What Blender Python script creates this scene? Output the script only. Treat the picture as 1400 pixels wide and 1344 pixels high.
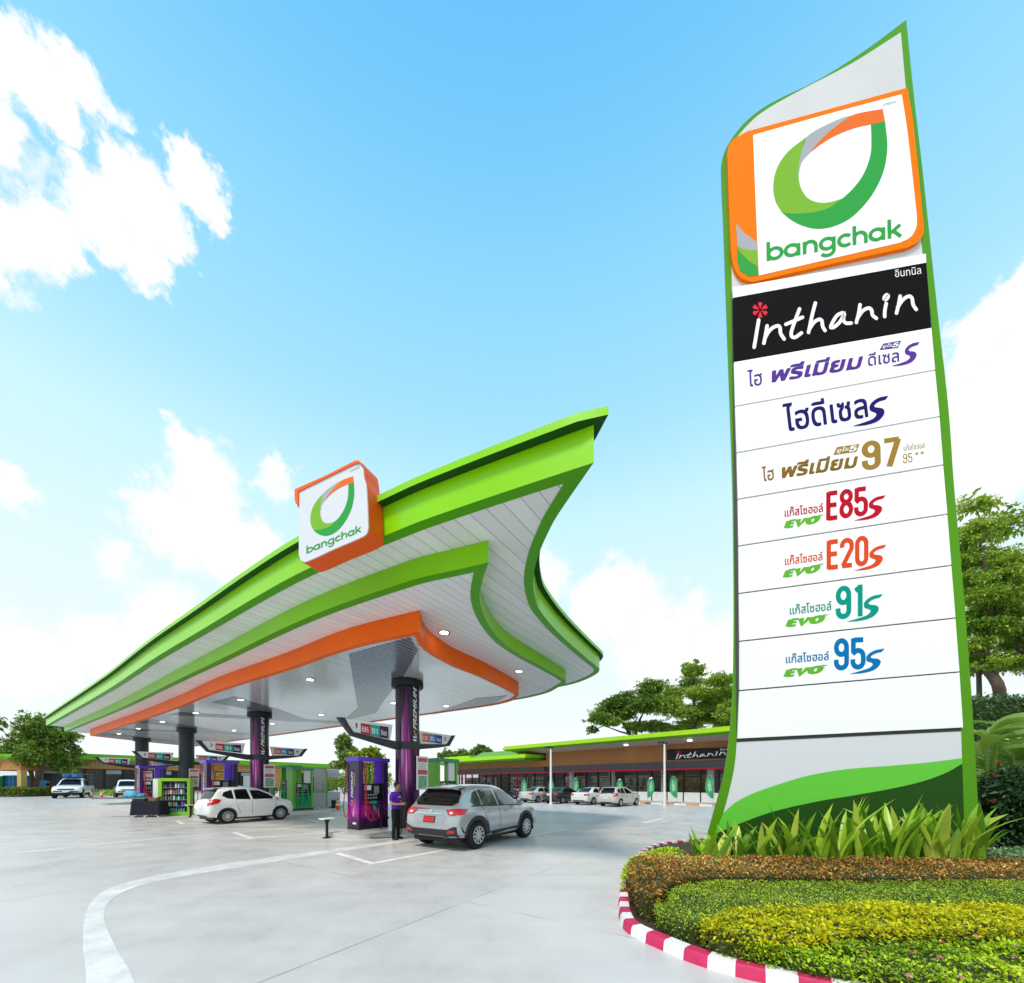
import bpy, bmesh, math, random
import numpy as np
from mathutils import Vector, Matrix
from mathutils.bvhtree import BVHTree
from mathutils.geometry import tessellate_polygon

for _o in list(bpy.data.objects):
    bpy.data.objects.remove(_o)
SC = bpy.context.scene
COL = SC.collection
R = math.radians

# ------------------------------------------------------------------ camera
F, CX, HY, CH = 525.0, 700.0, 1070.0, 1.7      # focal length and horizon in photograph pixels, eye height in metres
cam = bpy.data.cameras.new('camera')
cam.sensor_fit = 'HORIZONTAL'
cam.sensor_width = 36.0
cam.lens = F / 1400.0 * 36.0
cam.shift_y = (HY - 672.0) / 1400.0
cam.clip_start = 0.1
cam.clip_end = 3000.0
camo = bpy.data.objects.new('camera', cam)
COL.objects.link(camo)
camo.location = (0, 0, CH)
camo.rotation_euler = (R(90), 0, 0)
SC.camera = camo

# ------------------------------------------------------------------ world, sun, exposure
SUN_EL, SUN_AZ = R(58), R(212)                 # azimuth clockwise from +Y: behind the camera, to its left
w = bpy.data.worlds.new('World')
SC.world = w
w.use_nodes = True
wt = w.node_tree
wt.nodes.clear()


def nn(nt, typ, props=None, **ins):
    n = nt.nodes.new(typ)
    for k, v in (props or {}).items():
        setattr(n, k, v)
    for k, v in ins.items():
        key = int(k[1:]) if k[0] == 'i' and k[1:].isdigit() else k.replace('_', ' ')
        s = n.inputs[key]
        if isinstance(v, bpy.types.NodeSocket):
            nt.links.new(v, s)
        else:
            s.default_value = v
    return n


def mth(nt, op, a, b=None, c=None, clamp=False):
    n = nn(nt, 'ShaderNodeMath', {'operation': op, 'use_clamp': clamp})
    for i, v in enumerate((a, b, c)):
        if v is None:
            continue
        if isinstance(v, bpy.types.NodeSocket):
            nt.links.new(v, n.inputs[i])
        else:
            n.inputs[i].default_value = v
    return n.outputs[0]


def mixc(nt, fac, a, b, typ='MIX'):
    n = nn(nt, 'ShaderNodeMix', {'data_type': 'RGBA', 'blend_type': typ})
    for i, v in ((0, fac), (6, a), (7, b)):
        if isinstance(v, bpy.types.NodeSocket):
            nt.links.new(v, n.inputs[i])
        else:
            n.inputs[i].default_value = v if i == 0 else (v[0], v[1], v[2], 1)
    return n.outputs[2]


def ramp(nt, fac, stops, interp='LINEAR'):
    n = nn(nt, 'ShaderNodeValToRGB', Fac=fac)
    cr = n.color_ramp
    cr.interpolation = interp
    while len(cr.elements) < len(stops):
        cr.elements.new(0.5)
    for e, (p, c) in zip(cr.elements, stops):
        e.position = p
        e.color = (c[0], c[1], c[2], 1)
    return n.outputs[0]


def maprange(nt, v, a, b, c=0.0, d=1.0, smooth=True):
    n = nn(nt, 'ShaderNodeMapRange', {'interpolation_type': 'SMOOTHSTEP' if smooth else 'LINEAR'})
    nt.links.new(v, n.inputs[0])
    for i, x in zip((1, 2, 3, 4), (a, b, c, d)):
        n.inputs[i].default_value = x
    return n.outputs[0]


def build_world():
    nt = wt
    sky = nn(nt, 'ShaderNodeTexSky', {'sky_type': 'NISHITA', 'sun_disc': False, 'sun_elevation': SUN_EL,
                                      'sun_rotation': SUN_AZ, 'air_density': 1.0, 'dust_density': 0.6, 'ozone_density': 2.5})
    bg_sky = mixc(nt, 1.0, sky.outputs[0], (0.115, 0.125, 0.115), 'MULTIPLY')
    tc = nn(nt, 'ShaderNodeTexCoord')
    d = tc.outputs['Generated']
    nrm = nn(nt, 'ShaderNodeVectorMath', {'operation': 'NORMALIZE'}, i0=d)
    d = nrm.outputs[0]
    z = nn(nt, 'ShaderNodeSeparateXYZ', Vector=d).outputs[2]
    # clear upper sky fading through cyan to a white, bright humid horizon
    clear = ramp(nt, z, [(0.0, (1.04, 1.05, 1.05)), (0.20, (0.97, 1.05, 1.06)), (0.38, (0.86, 1.06, 1.07)), (0.55, (0.68, 1.03, 1.07)), (0.665, (0.45, 0.87, 1.07)),
                         (0.787, (0.305, 0.77, 1.07)), (0.889, (0.17, 0.61, 1.06)), (1.0, (0.115, 0.49, 1.03))])
    col = mixc(nt, 0.86, bg_sky, clear)
    # clouds
    noise = nn(nt, 'ShaderNodeTexNoise', Vector=d, Scale=7.0, Detail=9.0, Roughness=0.58, Lacunarity=2.2)
    noise2 = nn(nt, 'ShaderNodeTexNoise', Vector=d, Scale=34.0, Detail=8.0, Roughness=0.66)
    w1 = nn(nt, 'ShaderNodeTexNoise', Vector=d, Scale=9.0, Detail=4.0, Roughness=0.6)
    w2 = nn(nt, 'ShaderNodeTexNoise', Vector=d, Scale=30.0, Detail=6.0, Roughness=0.65)
    def warp(v, n_, k):
        c_ = nn(nt, 'ShaderNodeVectorMath', {'operation': 'SUBTRACT'}, i0=n_.outputs['Color'], i1=(0.5, 0.5, 0.5)).outputs[0]
        sc_ = nn(nt, 'ShaderNodeVectorMath', {'operation': 'SCALE'}, i0=c_, Scale=k).outputs[0]
        return nn(nt, 'ShaderNodeVectorMath', {'operation': 'ADD'}, i0=v, i1=sc_).outputs[0]
    dw = warp(warp(d, w1, 0.075), w2, 0.065)
    # centres in photograph pixels, radius in pixels, weight
    blobs = [(12, 85, 55, 1.0), (60, 125, 55, 1.0), (110, 120, 48, .9), (150, 150, 34, .7), (-60, 110, 80, .9), (5, 185, 50, .5), (40, 225, 45, .5), (85, 160, 40, .5),
             (0, 315, 75, 1.0), (70, 318, 65, .95), (130, 300, 60, .9), (200, 285, 58, 1.0), (258, 248, 44, 1.0), (195, 350, 44, .95), (-70, 320, 80, .9), (30, 270, 50, .6),
             (250, 608, 36, .9), (285, 655, 62, 1.0), (235, 715, 75, 1.0), (320, 745, 75, 1.0), (160, 775, 45, .7), (375, 655, 42, .7), (200, 655, 22, .6),
             (-5, 668, 52, .9), (145, 885, 70, 1.0), (45, 905, 80, 1.0), (230, 860, 90, .9), (-60, 900, 90, 1.0), (748, 790, 50, .85), (835, 830, 85, .9), (900, 875, 95, .9), (700, 850, 60, .7), (960, 900, 80, .8),
             (1345, 470, 62, 1.0), (1390, 430, 60, 1.0), (1380, 540, 95, 1.0), (1330, 560, 70, .95), (1350, 640, 80, .95), (1440, 500, 110, 1.0), (1330, 690, 70, .7)]
    # clouds all round the compass, so that the sky lights and mirrors evenly
    tot = None
    for u, v, r, s in blobs:
        c = Vector(((u - CX) / F, 1.0, (HY - v) / F))
        r = r / F / c.length * 0.88
        c = c.normalized()
        dist = nn(nt, 'ShaderNodeVectorMath', {'operation': 'DISTANCE'}, i0=dw, i1=tuple(c)).outputs['Value']
        k = maprange(nt, dist, r * 0.25, r * 1.35, s, 0.0)
        tot = k if tot is None else mth(nt, 'MAXIMUM', tot, k)
    back = maprange(nt, nn(nt, 'ShaderNodeSeparateXYZ', Vector=d).outputs[1], -0.2, -0.6, 0.0, 0.36)
    tot = mth(nt, 'MAXIMUM', tot, back)
    nz = mth(nt, 'ADD', mth(nt, 'MULTIPLY', noise.outputs[0], 1.1), mth(nt, 'MULTIPLY', noise2.outputs[0], 0.75))
    dens = mth(nt, 'ADD', tot, mth(nt, 'MULTIPLY', mth(nt, 'SUBTRACT', nz, 0.925), 1.05))
    mask = maprange(nt, dens, 0.24, 0.66)
    mask = mth(nt, 'MULTIPLY', mask, maprange(nt, tot, 0.02, 0.25))
    shade = mixc(nt, maprange(nt, dens, 0.45, 1.0), (0.90, 0.97, 1.02), (1.12, 1.12, 1.12))
    col = mixc(nt, mask, col, shade)
    bgn = nn(nt, 'ShaderNodeBackground', Color=col, Strength=1.0)
    out = nn(nt, 'ShaderNodeOutputWorld')
    nt.links.new(bgn.outputs[0], out.inputs[0])


build_world()
sun = bpy.data.lights.new('sun', 'SUN')
sun.energy = 2.9
sun.angle = R(12)
sun.color = (1.0, 0.90, 0.76)
suno = bpy.data.objects.new('sun', sun)
COL.objects.link(suno)
sdir = Vector((math.sin(SUN_AZ) * math.cos(SUN_EL), math.cos(SUN_AZ) * math.cos(SUN_EL), math.sin(SUN_EL)))
suno.rotation_euler = sdir.to_track_quat('Z', 'Y').to_euler()
suno.location = (0, -10, 30)
SC.view_settings.view_transform = 'Standard'
SC.view_settings.look = 'None'
SC.view_settings.exposure = 0.05
SC.view_settings.gamma = 1.0
SC.cycles.use_denoising = True
SC.cycles.max_bounces = 8
SC.cycles.transparent_max_bounces = 12

# ------------------------------------------------------------------ axes of the place
AX = Vector((0.5436, 0.8393, 0.0))             # lanes: the way the cars at the pumps face
BX = Vector((-0.8316, 0.5554, 0.0))            # along the canopy, away from the camera
AX.normalize(); BX.normalize()


def ab(a, b, z=0.0):
    m = Matrix(((AX.x, AX.y), (BX.x, BX.y))).inverted() @ Vector((a, b))
    return Vector((m.x, m.y, z))


def toAB(p):
    return (p[0] * AX.x + p[1] * AX.y, p[0] * BX.x + p[1] * BX.y)


def un(u, v, z=0.0):                            # point of height z seen at photograph pixel (u, v)
    Y = F * (z - CH) / (HY - v)
    return Vector(((u - CX) / F * Y, Y, z))


def at(u, v, Y):                                # point at depth Y
    return Vector(((u - CX) / F * Y, Y, CH + (HY - v) / F * Y))


class Plane:                                    # vertical plane: (u, v) -> point, off metres proud of it towards the camera
    def __init__(s, p0, d):
        s.p0 = Vector((p0[0], p0[1], 0)); s.d = Vector((d[0], d[1], 0)).normalized()
        n = Vector((-s.d.y, s.d.x, 0))
        if n.dot(Vector((0, 0, 0)) - s.p0) < 0:
            n = -n
        s.n = n
    def __call__(s, u, v, off=0.0):
        q = s.p0
        dr = Vector(((u - CX) / F, 1.0, 0))
        t = s.n.dot(q) / s.n.dot(dr)
        return Vector((dr.x * t, t, CH + (HY - v) / F * t)) + s.n * off
    def loc(s, u, v):
        p = s(u, v)
        return ((p - s.p0).dot(s.d), p.z)
    def pt(s, a, z, off=0.0):
        return s.p0 + s.d * a + Vector((0, 0, z)) + s.n * off


# ------------------------------------------------------------------ materials
MATS = {}


def M(name, col, rough=0.5, metal=0.0, spec=0.28, var=0.0, vscale=3.0, bump=0.0, bscale=40.0, coat=0.0, emit=None, estr=0.0, trans=0.0, rvar=0.0):
    if name in MATS:
        return MATS[name]
    m = bpy.data.materials.new(name)
    m.use_nodes = True
    nt = m.node_tree
    b = nt.nodes['Principled BSDF']
    b.inputs['Base Color'].default_value = (*col, 1)
    b.inputs['Roughness'].default_value = rough
    b.inputs['Metallic'].default_value = metal
    b.inputs['Specular IOR Level'].default_value = spec
    b.inputs['Coat Weight'].default_value = coat
    b.inputs['Coat Roughness'].default_value = 0.08
    if emit:
        b.inputs['Emission Color'].default_value = (*emit, 1)
        b.inputs['Emission Strength'].default_value = estr
    tc = nn(nt, 'ShaderNodeTexCoord')
    if var > 0 or rvar > 0:
        n = nn(nt, 'ShaderNodeTexNoise', Vector=tc.outputs['Object'], Scale=vscale, Detail=6.0, Roughness=0.6)
        if var > 0:
            lo = [c * (1 - var) for c in col]; hi = [min(1, c * (1 + var)) for c in col]
            nt.links.new(ramp(nt, n.outputs[0], [(0.3, lo), (0.7, hi)]), b.inputs['Base Color'])
        if rvar > 0:
            nt.links.new(maprange(nt, n.outputs[0], 0.3, 0.7, max(0.02, rough - rvar), rough + rvar), b.inputs['Roughness'])
    if bump > 0:
        n2 = nn(nt, 'ShaderNodeTexNoise', Vector=tc.outputs['Object'], Scale=bscale, Detail=4.0)
        bp = nn(nt, 'ShaderNodeBump', Height=n2.outputs[0], Strength=bump, Distance=0.02)
        nt.links.new(bp.outputs[0], b.inputs['Normal'])
    if trans > 0:
        tr = nn(nt, 'ShaderNodeBsdfTransparent')
        mx = nn(nt, 'ShaderNodeMixShader', i0=trans, i1=b.outputs[0], i2=tr.outputs[0])
        nt.links.new(mx.outputs[0], nt.nodes['Material Output'].inputs[0])
    MATS[name] = m
    return m


def M_leaf(name, stops, rough=0.5, transl=0.3, spec=0.35):
    """leaf material: colour picked per leaf from a ramp by the 'rnd' attribute"""
    if name in MATS:
        return MATS[name]
    m = bpy.data.materials.new(name)
    m.use_nodes = True
    nt = m.node_tree
    b = nt.nodes['Principled BSDF']
    at_ = nn(nt, 'ShaderNodeAttribute', {'attribute_name': 'rnd'})
    c = ramp(nt, at_.outputs['Fac'], stops)
    nt.links.new(c, b.inputs['Base Color'])
    b.inputs['Roughness'].default_value = rough
    b.inputs['Specular IOR Level'].default_value = spec
    tr = nn(nt, 'ShaderNodeBsdfTranslucent')
    nt.links.new(c, tr.inputs[0])
    mx = nn(nt, 'ShaderNodeMixShader', i0=transl, i1=b.outputs[0], i2=tr.outputs[0])
    nt.links.new(mx.outputs[0], nt.nodes['Material Output'].inputs[0])
    MATS[name] = m
    return m


def M_planks(name, col, line, spacing, rough, axis, lw=0.06, spec=0.5, var=0.06, metal=0.0):
    """boards of metal ceiling: thin dark joints every `spacing` metres along `axis`"""
    m = bpy.data.materials.new(name)
    m.use_nodes = True
    nt = m.node_tree
    b = nt.nodes['Principled BSDF']
    tc = nn(nt, 'ShaderNodeTexCoord')
    dt = nn(nt, 'ShaderNodeVectorMath', {'operation': 'DOT_PRODUCT'}, i0=tc.outputs['Object'], i1=tuple(axis)).outputs['Value']
    s = mth(nt, 'DIVIDE', dt, spacing)
    fr = mth(nt, 'FRACT', s)
    ln = mth(nt, 'LESS_THAN', fr, lw)
    idx = nn(nt, 'ShaderNodeTexWhiteNoise', {'noise_dimensions': '1D'}, W=mth(nt, 'FLOOR', s)).outputs[0]
    n = nn(nt, 'ShaderNodeTexNoise', Vector=tc.outputs['Object'], Scale=0.7, Detail=4.0)
    k = mth(nt, 'ADD', mth(nt, 'MULTIPLY', idx, 0.5), mth(nt, 'MULTIPLY', n.outputs[0], 0.5))
    base = ramp(nt, k, [(0.2, [c * (1 - var) for c in col]), (0.8, [min(1, c * (1 + var)) for c in col])])
    nt.links.new(mixc(nt, ln, base, line), b.inputs['Base Color'])
    b.inputs['Roughness'].default_value = rough
    b.inputs['Specular IOR Level'].default_value = spec
    b.inputs['Metallic'].default_value = metal
    h = maprange(nt, mth(nt, 'ABSOLUTE', mth(nt, 'SUBTRACT', fr, lw * .5)), 0.0, lw, 0.0, 1.0)
    bp = nn(nt, 'ShaderNodeBump', Height=h, Strength=0.25, Distance=0.01)
    nt.links.new(bp.outputs[0], b.inputs['Normal'])
    MATS[name] = m
    return m


# ------------------------------------------------------------------ mesh building
class MB:
    def __init__(s):
        s.v = []; s.f = []; s.mi = []
    def add(s, verts, faces, mi=0):
        o = len(s.v)
        s.v += [tuple(p) for p in verts]
        for f in faces:
            s.f.append(tuple(i + o for i in f)); s.mi.append(mi)
        return s
    def box(s, c, d, rz=0.0, mi=0, mat=None):
        x, y, z = (k / 2 for k in d)
        pts = [Vector((sx * x, sy * y, sz * z)) for sz in (-1, 1) for sy in (-1, 1) for sx in (-1, 1)]
        rot = mat if mat is not None else Matrix.Rotation(rz, 3, 'Z')
        pts = [rot @ p + Vector(c) for p in pts]
        return s.add(pts, [(0, 2, 3, 1), (4, 5, 7, 6), (0, 1, 5, 4), (2, 6, 7, 3), (0, 4, 6, 2), (1, 3, 7, 5)], mi)
    def bbox(s, x0, x1, y0, y1, z0, z1, mi=0):
        return s.box(((x0 + x1) / 2, (y0 + y1) / 2, (z0 + z1) / 2), (abs(x1 - x0), abs(y1 - y0), abs(z1 - z0)), 0, mi)
    def rbox(s, c, d, r, seg=3, mi=0, rz=0.0):
        """box with its vertical edges rounded"""
        pts = rrect(d[0], d[1], r, seg)
        rot = Matrix.Rotation(rz, 3, 'Z')
        lo = [rot @ Vector((p[0], p[1], -d[2] / 2)) + Vector(c) for p in pts]
        hi = [rot @ Vector((p[0], p[1], d[2] / 2)) + Vector(c) for p in pts]
        n = len(pts)
        s.add(lo + hi, [(i, (i + 1) % n, n + (i + 1) % n, n + i) for i in range(n)] + [tuple(range(n - 1, -1, -1)), tuple(range(n, 2 * n))], mi)
        return s
    def tube(s, pts, r, n=8, mi=0, cap=True, closed=False):
        pts = [Vector(p) for p in pts]
        rs = r if isinstance(r, (list, tuple)) else [r] * len(pts)
        rings = []
        up = None
        for i, p in enumerate(pts):
            a = pts[i - 1] if i > 0 else (pts[-1] if closed else p)
            b = pts[i + 1] if i < len(pts) - 1 else (pts[0] if closed else p)
            t = (b - a)
            if t.length < 1e-9:
                t = Vector((0, 0, 1))
            t.normalize()
            if up is None:
                up = Vector((0, 0, 1)) if abs(t.z) < 0.9 else Vector((1, 0, 0))
            x = t.cross(up)
            if x.length < 1e-6:
                x = t.cross(Vector((0, 1, 0)))
            x.normalize()
            y = x.cross(t).normalized()
            up = y
            rings.append([p + (x * math.cos(2 * math.pi * k / n) + y * math.sin(2 * math.pi * k / n)) * rs[i] for k in range(n)])
        v = [q for ring in rings for q in ring]
        m = len(rings)
        f = []
        for i in range(m if closed else m - 1):
            j = (i + 1) % m
            for k in range(n):
                f.append((i * n + k, i * n + (k + 1) % n, j * n + (k + 1) % n, j * n + k))
        if cap and not closed:
            f.append(tuple(range(n - 1, -1, -1)))
            f.append(tuple((m - 1) * n + k for k in range(n)))
        return s.add(v, f, mi)
    def lathe(s, prof, n=24, c=(0, 0, 0), axis='Z', mi=0, cap=True):
        v = []
        for r, h in prof:
            for k in range(n):
                a = 2 * math.pi * k / n
                p = (r * math.cos(a), r * math.sin(a), h)
                if axis == 'Y':
                    p = (p[0], p[2], p[1])
                elif axis == 'X':
                    p = (p[2], p[0], p[1])
                v.append(Vector(p) + Vector(c))
        f = []
        for i in range(len(prof) - 1):
            for k in range(n):
                q = (i * n + k, i * n + (k + 1) % n, (i + 1) * n + (k + 1) % n, (i + 1) * n + k)
                f.append(q if axis != 'Y' else q[::-1])
        if cap:
            f.append(tuple(range(n - 1, -1, -1))); f.append(tuple((len(prof) - 1) * n + k for k in range(n)))
        return s.add(v, f, mi)
    def poly(s, pts, mi=0):
        """flat polygon (may be concave)"""
        pts = [Vector(p) for p in pts]
        tris = tessellate_polygon([pts])
        return s.add(pts, [tuple(t) for t in tris], mi)
    def slab(s, pts, off, mi=0):
        """polygon given thickness: front face pts, back face pts + off"""
        pts = [Vector(p) for p in pts]; off = Vector(off)
        n = len(pts)
        tris = [tuple(t) for t in tessellate_polygon([pts])]
        s.add(pts + [p + off for p in pts], tris + [tuple(i + n for i in t[::-1]) for t in tris] +
              [(i, (i + 1) % n, n + (i + 1) % n, n + i) for i in range(n)], mi)
        return s
    def build(s, name, mat, parent=None, world=False, smooth=False, label=None, fixn=True, bevel=0.0):
        me = bpy.data.meshes.new(name)
        v = s.v
        if world and parent is not None:
            o = Vector((0, 0, 0)); q = parent
            while q is not None:
                o = o + q.location; q = q.parent
            v = [(p[0] - o.x, p[1] - o.y, p[2] - o.z) for p in v]
        me.from_pydata(v, [], s.f)
        mats = mat if isinstance(mat, (list, tuple)) else [mat]
        for m in mats:
            me.materials.append(m)
        if len(mats) > 1:
            me.polygons.foreach_set('material_index', s.mi)
        me.update()
        if fixn or bevel > 0:
            bm = bmesh.new(); bm.from_mesh(me)
            if bevel > 0:
                bmesh.ops.remove_doubles(bm, verts=bm.verts, dist=1e-5)
                ed = [e for e in bm.edges if len(e.link_faces) == 2 and e.calc_face_angle(0) > 0.6]
                bmesh.ops.bevel(bm, geom=ed, offset=bevel, segments=2, affect='EDGES', clamp_overlap=True)
            bmesh.ops.recalc_face_normals(bm, faces=bm.faces)
            bm.to_mesh(me); bm.free()
        if smooth:
            me.polygons.foreach_set('use_smooth', [True] * len(me.polygons))
            if smooth != 'all':
                try:
                    me.set_sharp_from_angle(angle=R(smooth if isinstance(smooth, (int, float)) and smooth > 1 else 40))
                except Exception:
                    pass
        ob = bpy.data.objects.new(name, me)
        COL.objects.link(ob)
        if parent is not None:
            ob.parent = parent
        if label:
            ob['label'] = label
        return ob


def rrect(w_, h_, r, seg=3):
    pts = []
    for cx, cy, a0 in ((w_ / 2 - r, h_ / 2 - r, 0), (-w_ / 2 + r, h_ / 2 - r, 90), (-w_ / 2 + r, -h_ / 2 + r, 180), (w_ / 2 - r, -h_ / 2 + r, 270)):
        for k in range(seg + 1):
            a = R(a0 + 90 * k / seg)
            pts.append((cx + r * math.cos(a), cy + r * math.sin(a)))
    return pts


def thing(name, label, cat, loc=(0, 0, 0), rz=0.0, group=None):
    o = bpy.data.objects.new(name, None)
    o.empty_display_size = 0.3
    COL.objects.link(o)
    o.location = loc
    o.rotation_euler = (0, 0, rz)
    o['label'] = label; o['category'] = cat
    if group:
        o['group'] = group
    return o


def tag(o, label, cat, group=None):
    o['label'] = label; o['category'] = cat
    if group:
        o['group'] = group
    return o


def struct(o):
    o['kind'] = 'structure'
    return o


def dup(o, parent=None, label=None, loc=None, rz=None, scale=None):
    c = o.copy()
    COL.objects.link(c)
    if parent is not None:
        c.parent = parent
    for ch in list(o.children):
        dup(ch, c)
    if label:
        c['label'] = label
    if loc is not None:
        c.location = loc
    if rz is not None:
        c.rotation_euler = (0, 0, rz)
    if scale is not None:
        c.scale = (scale,) * 3 if not hasattr(scale, '__len__') else scale
    return c


def spline(pts, n=8, corners=(), closed=False):
    """Catmull-Rom through pts, sharp at the indices in corners"""
    pts = [Vector(p) for p in pts]
    N = len(pts)
    out = []
    segs = N if closed else N - 1
    for i in range(segs):
        p1, p2 = pts[i], pts[(i + 1) % N]
        p0 = pts[i - 1] if (i > 0 or closed) else p1 * 2 - p2
        p3 = pts[(i + 2) % N] if (i + 2 < N or closed) else p2 * 2 - p1
        if i in corners:
            p0 = p1 * 2 - p2
        if (i + 1) % N in corners:
            p3 = p2 * 2 - p1
        for k in range(n):
            t = k / n
            # centripetal-ish tension
            d1 = max((p2 - p1).length, 1e-6)
            m1 = (p2 - p0) / max((p2 - p1).length + (p1 - p0).length, 1e-6) * d1
            m2 = (p3 - p1) / max((p3 - p2).length + (p2 - p1).length, 1e-6) * d1
            h00 = 2 * t ** 3 - 3 * t ** 2 + 1; h10 = t ** 3 - 2 * t ** 2 + t
            h01 = -2 * t ** 3 + 3 * t ** 2; h11 = t ** 3 - t ** 2
            out.append(p1 * h00 + m1 * h10 + p2 * h01 + m2 * h11)
    if not closed:
        out.append(pts[-1])
    return out


def offset_poly(pts, d):
    """offset a closed 2D polygon inwards by d (outwards if negative); same vertex count"""
    P = [Vector((p[0], p[1])) for p in pts]
    n = len(P)
    area = sum(P[i].x * P[(i + 1) % n].y - P[(i + 1) % n].x * P[i].y for i in range(n))
    sg = 1 if area > 0 else -1
    out = []
    for i in range(n):
        a, b, c = P[i - 1], P[i], P[(i + 1) % n]
        e1 = (b - a).normalized(); e2 = (c - b).normalized()
        n1 = Vector((-e1.y, e1.x)) * sg; n2 = Vector((-e2.y, e2.x)) * sg
        m = n1 + n2
        if m.length < 1e-4:
            m = n1.copy()
        m.normalize()
        k = d / max(0.25, m.dot(n1))
        out.append(b + m * k)
    if d > 0:                                   # points that folded over near a sharp corner go to the nearest sound one
        A_ = np.array([(p.x, p.y) for p in P]); B_ = np.roll(A_, -1, 0); AB = B_ - A_; L2 = (AB ** 2).sum(1) + 1e-12
        ok = []
        for q in out:
            q_ = np.array((q.x, q.y))
            t = np.clip(((q_ - A_) * AB).sum(1) / L2, 0, 1)
            ok.append(np.sqrt((((A_ + AB * t[:, None]) - q_) ** 2).sum(1).min()) > 0.985 * d)
        good = [i for i in range(n) if ok[i]]
        out = [out[i] if ok[i] else out[min(good, key=lambda j: min((i - j) % n, (j - i) % n))].copy() for i in range(n)]
    return out


# ------------------------------------------------------------------ lettering
_GL = {}


def glyph_tris(text):
    """2D triangles of a text in the built-in font, each outline filled on its own: list of (pts, tris)"""
    if text in _GL:
        return _GL[text]
    c = bpy.data.curves.new('lettering', 'FONT')
    c.body = text
    c.resolution_u = 3
    o = bpy.data.objects.new('lettering', c)
    COL.objects.link(o)
    dg = bpy.context.evaluated_depsgraph_get()
    cu = o.to_curve(dg)
    loops = []
    for sp in cu.splines:
        bp = sp.bezier_points
        n = len(bp)
        pts = []
        for i in range(n):
            a, b = bp[i], bp[(i + 1) % n]
            p0, p1, p2, p3 = a.co, a.handle_right, b.handle_left, b.co
            straight = (abs((p1 - p0).cross(p3 - p0).z) < 1e-5 and abs((p2 - p0).cross(p3 - p0).z) < 1e-5)
            for k in range(1 if straight else 4):
                t = k / 4
                q = p0 * (1 - t) ** 3 + p1 * 3 * t * (1 - t) ** 2 + p2 * 3 * t * t * (1 - t) + p3 * t ** 3
                if not pts or (Vector((q.x, q.y)) - pts[-1]).length > 1e-4:
                    pts.append(Vector((q.x, q.y)))
        if len(pts) > 2 and (pts[0] - pts[-1]).length < 1e-4:
            pts.pop()
        if len(pts) > 2:
            ar = sum(pts[i].x * pts[(i + 1) % len(pts)].y - pts[(i + 1) % len(pts)].x * pts[i].y for i in range(len(pts))) / 2
            loops.append((pts, ar))
    o.to_curve_clear()
    bpy.data.objects.remove(o)

    def inside(p, poly):
        r = False
        n = len(poly)
        for i in range(n):
            a, b = poly[i], poly[(i + 1) % n]
            if (a.y > p.y) != (b.y > p.y) and p.x < (b.x - a.x) * (p.y - a.y) / (b.y - a.y) + a.x:
                r = not r
        return r
    big = max(loops, key=lambda l: abs(l[1]))
    sgn = 1 if big[1] > 0 else -1
    outs = [l for l in loops if l[1] * sgn > 0]
    holes = [l for l in loops if l[1] * sgn < 0]
    res = []
    for k, (pts, ar) in enumerate(outs):
        hs = [h[0] for h in holes if inside(h[0][0], pts) and abs(h[1]) < abs(ar)]
        polys = [[Vector((p.x, p.y, 0)) for p in pts]] + [[Vector((p.x, p.y, 0)) for p in h] for h in hs]
        tris = tessellate_polygon(polys)
        res.append(([p for q in polys for p in q], [tuple(t) for t in tris]))
    _GL[text] = res
    return res


def text_into(mb, text, fn, bold=0.0, mi=0, lift=0.0004):
    """fn(x, y, lift) maps the text's own bounding box, 0..1 both ways, to 3D"""
    g = glyph_tris(text)
    xs = [p.x for q, _ in g for p in q]; ys = [p.y for q, _ in g for p in q]
    x0, x1, y0, y1 = min(xs), max(xs), min(ys), max(ys)
    sh = [(0, 0)] if bold <= 0 else [(-bold, -bold), (bold, -bold), (-bold, bold), (bold, bold), (0, 0)]
    if bold > 0:
        x0 -= bold; x1 += bold; y0 -= bold; y1 += bold
    for si, (dx, dy) in enumerate(sh):
        for gi, (pts, tris) in enumerate(g):
            k = si * 3 + gi % 3
            v = [fn((p.x + dx - x0) / (x1 - x0), (p.y + dy - y0) / (y1 - y0), k * lift) for p in pts]
            mb.add(v, tris, mi)


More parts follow.
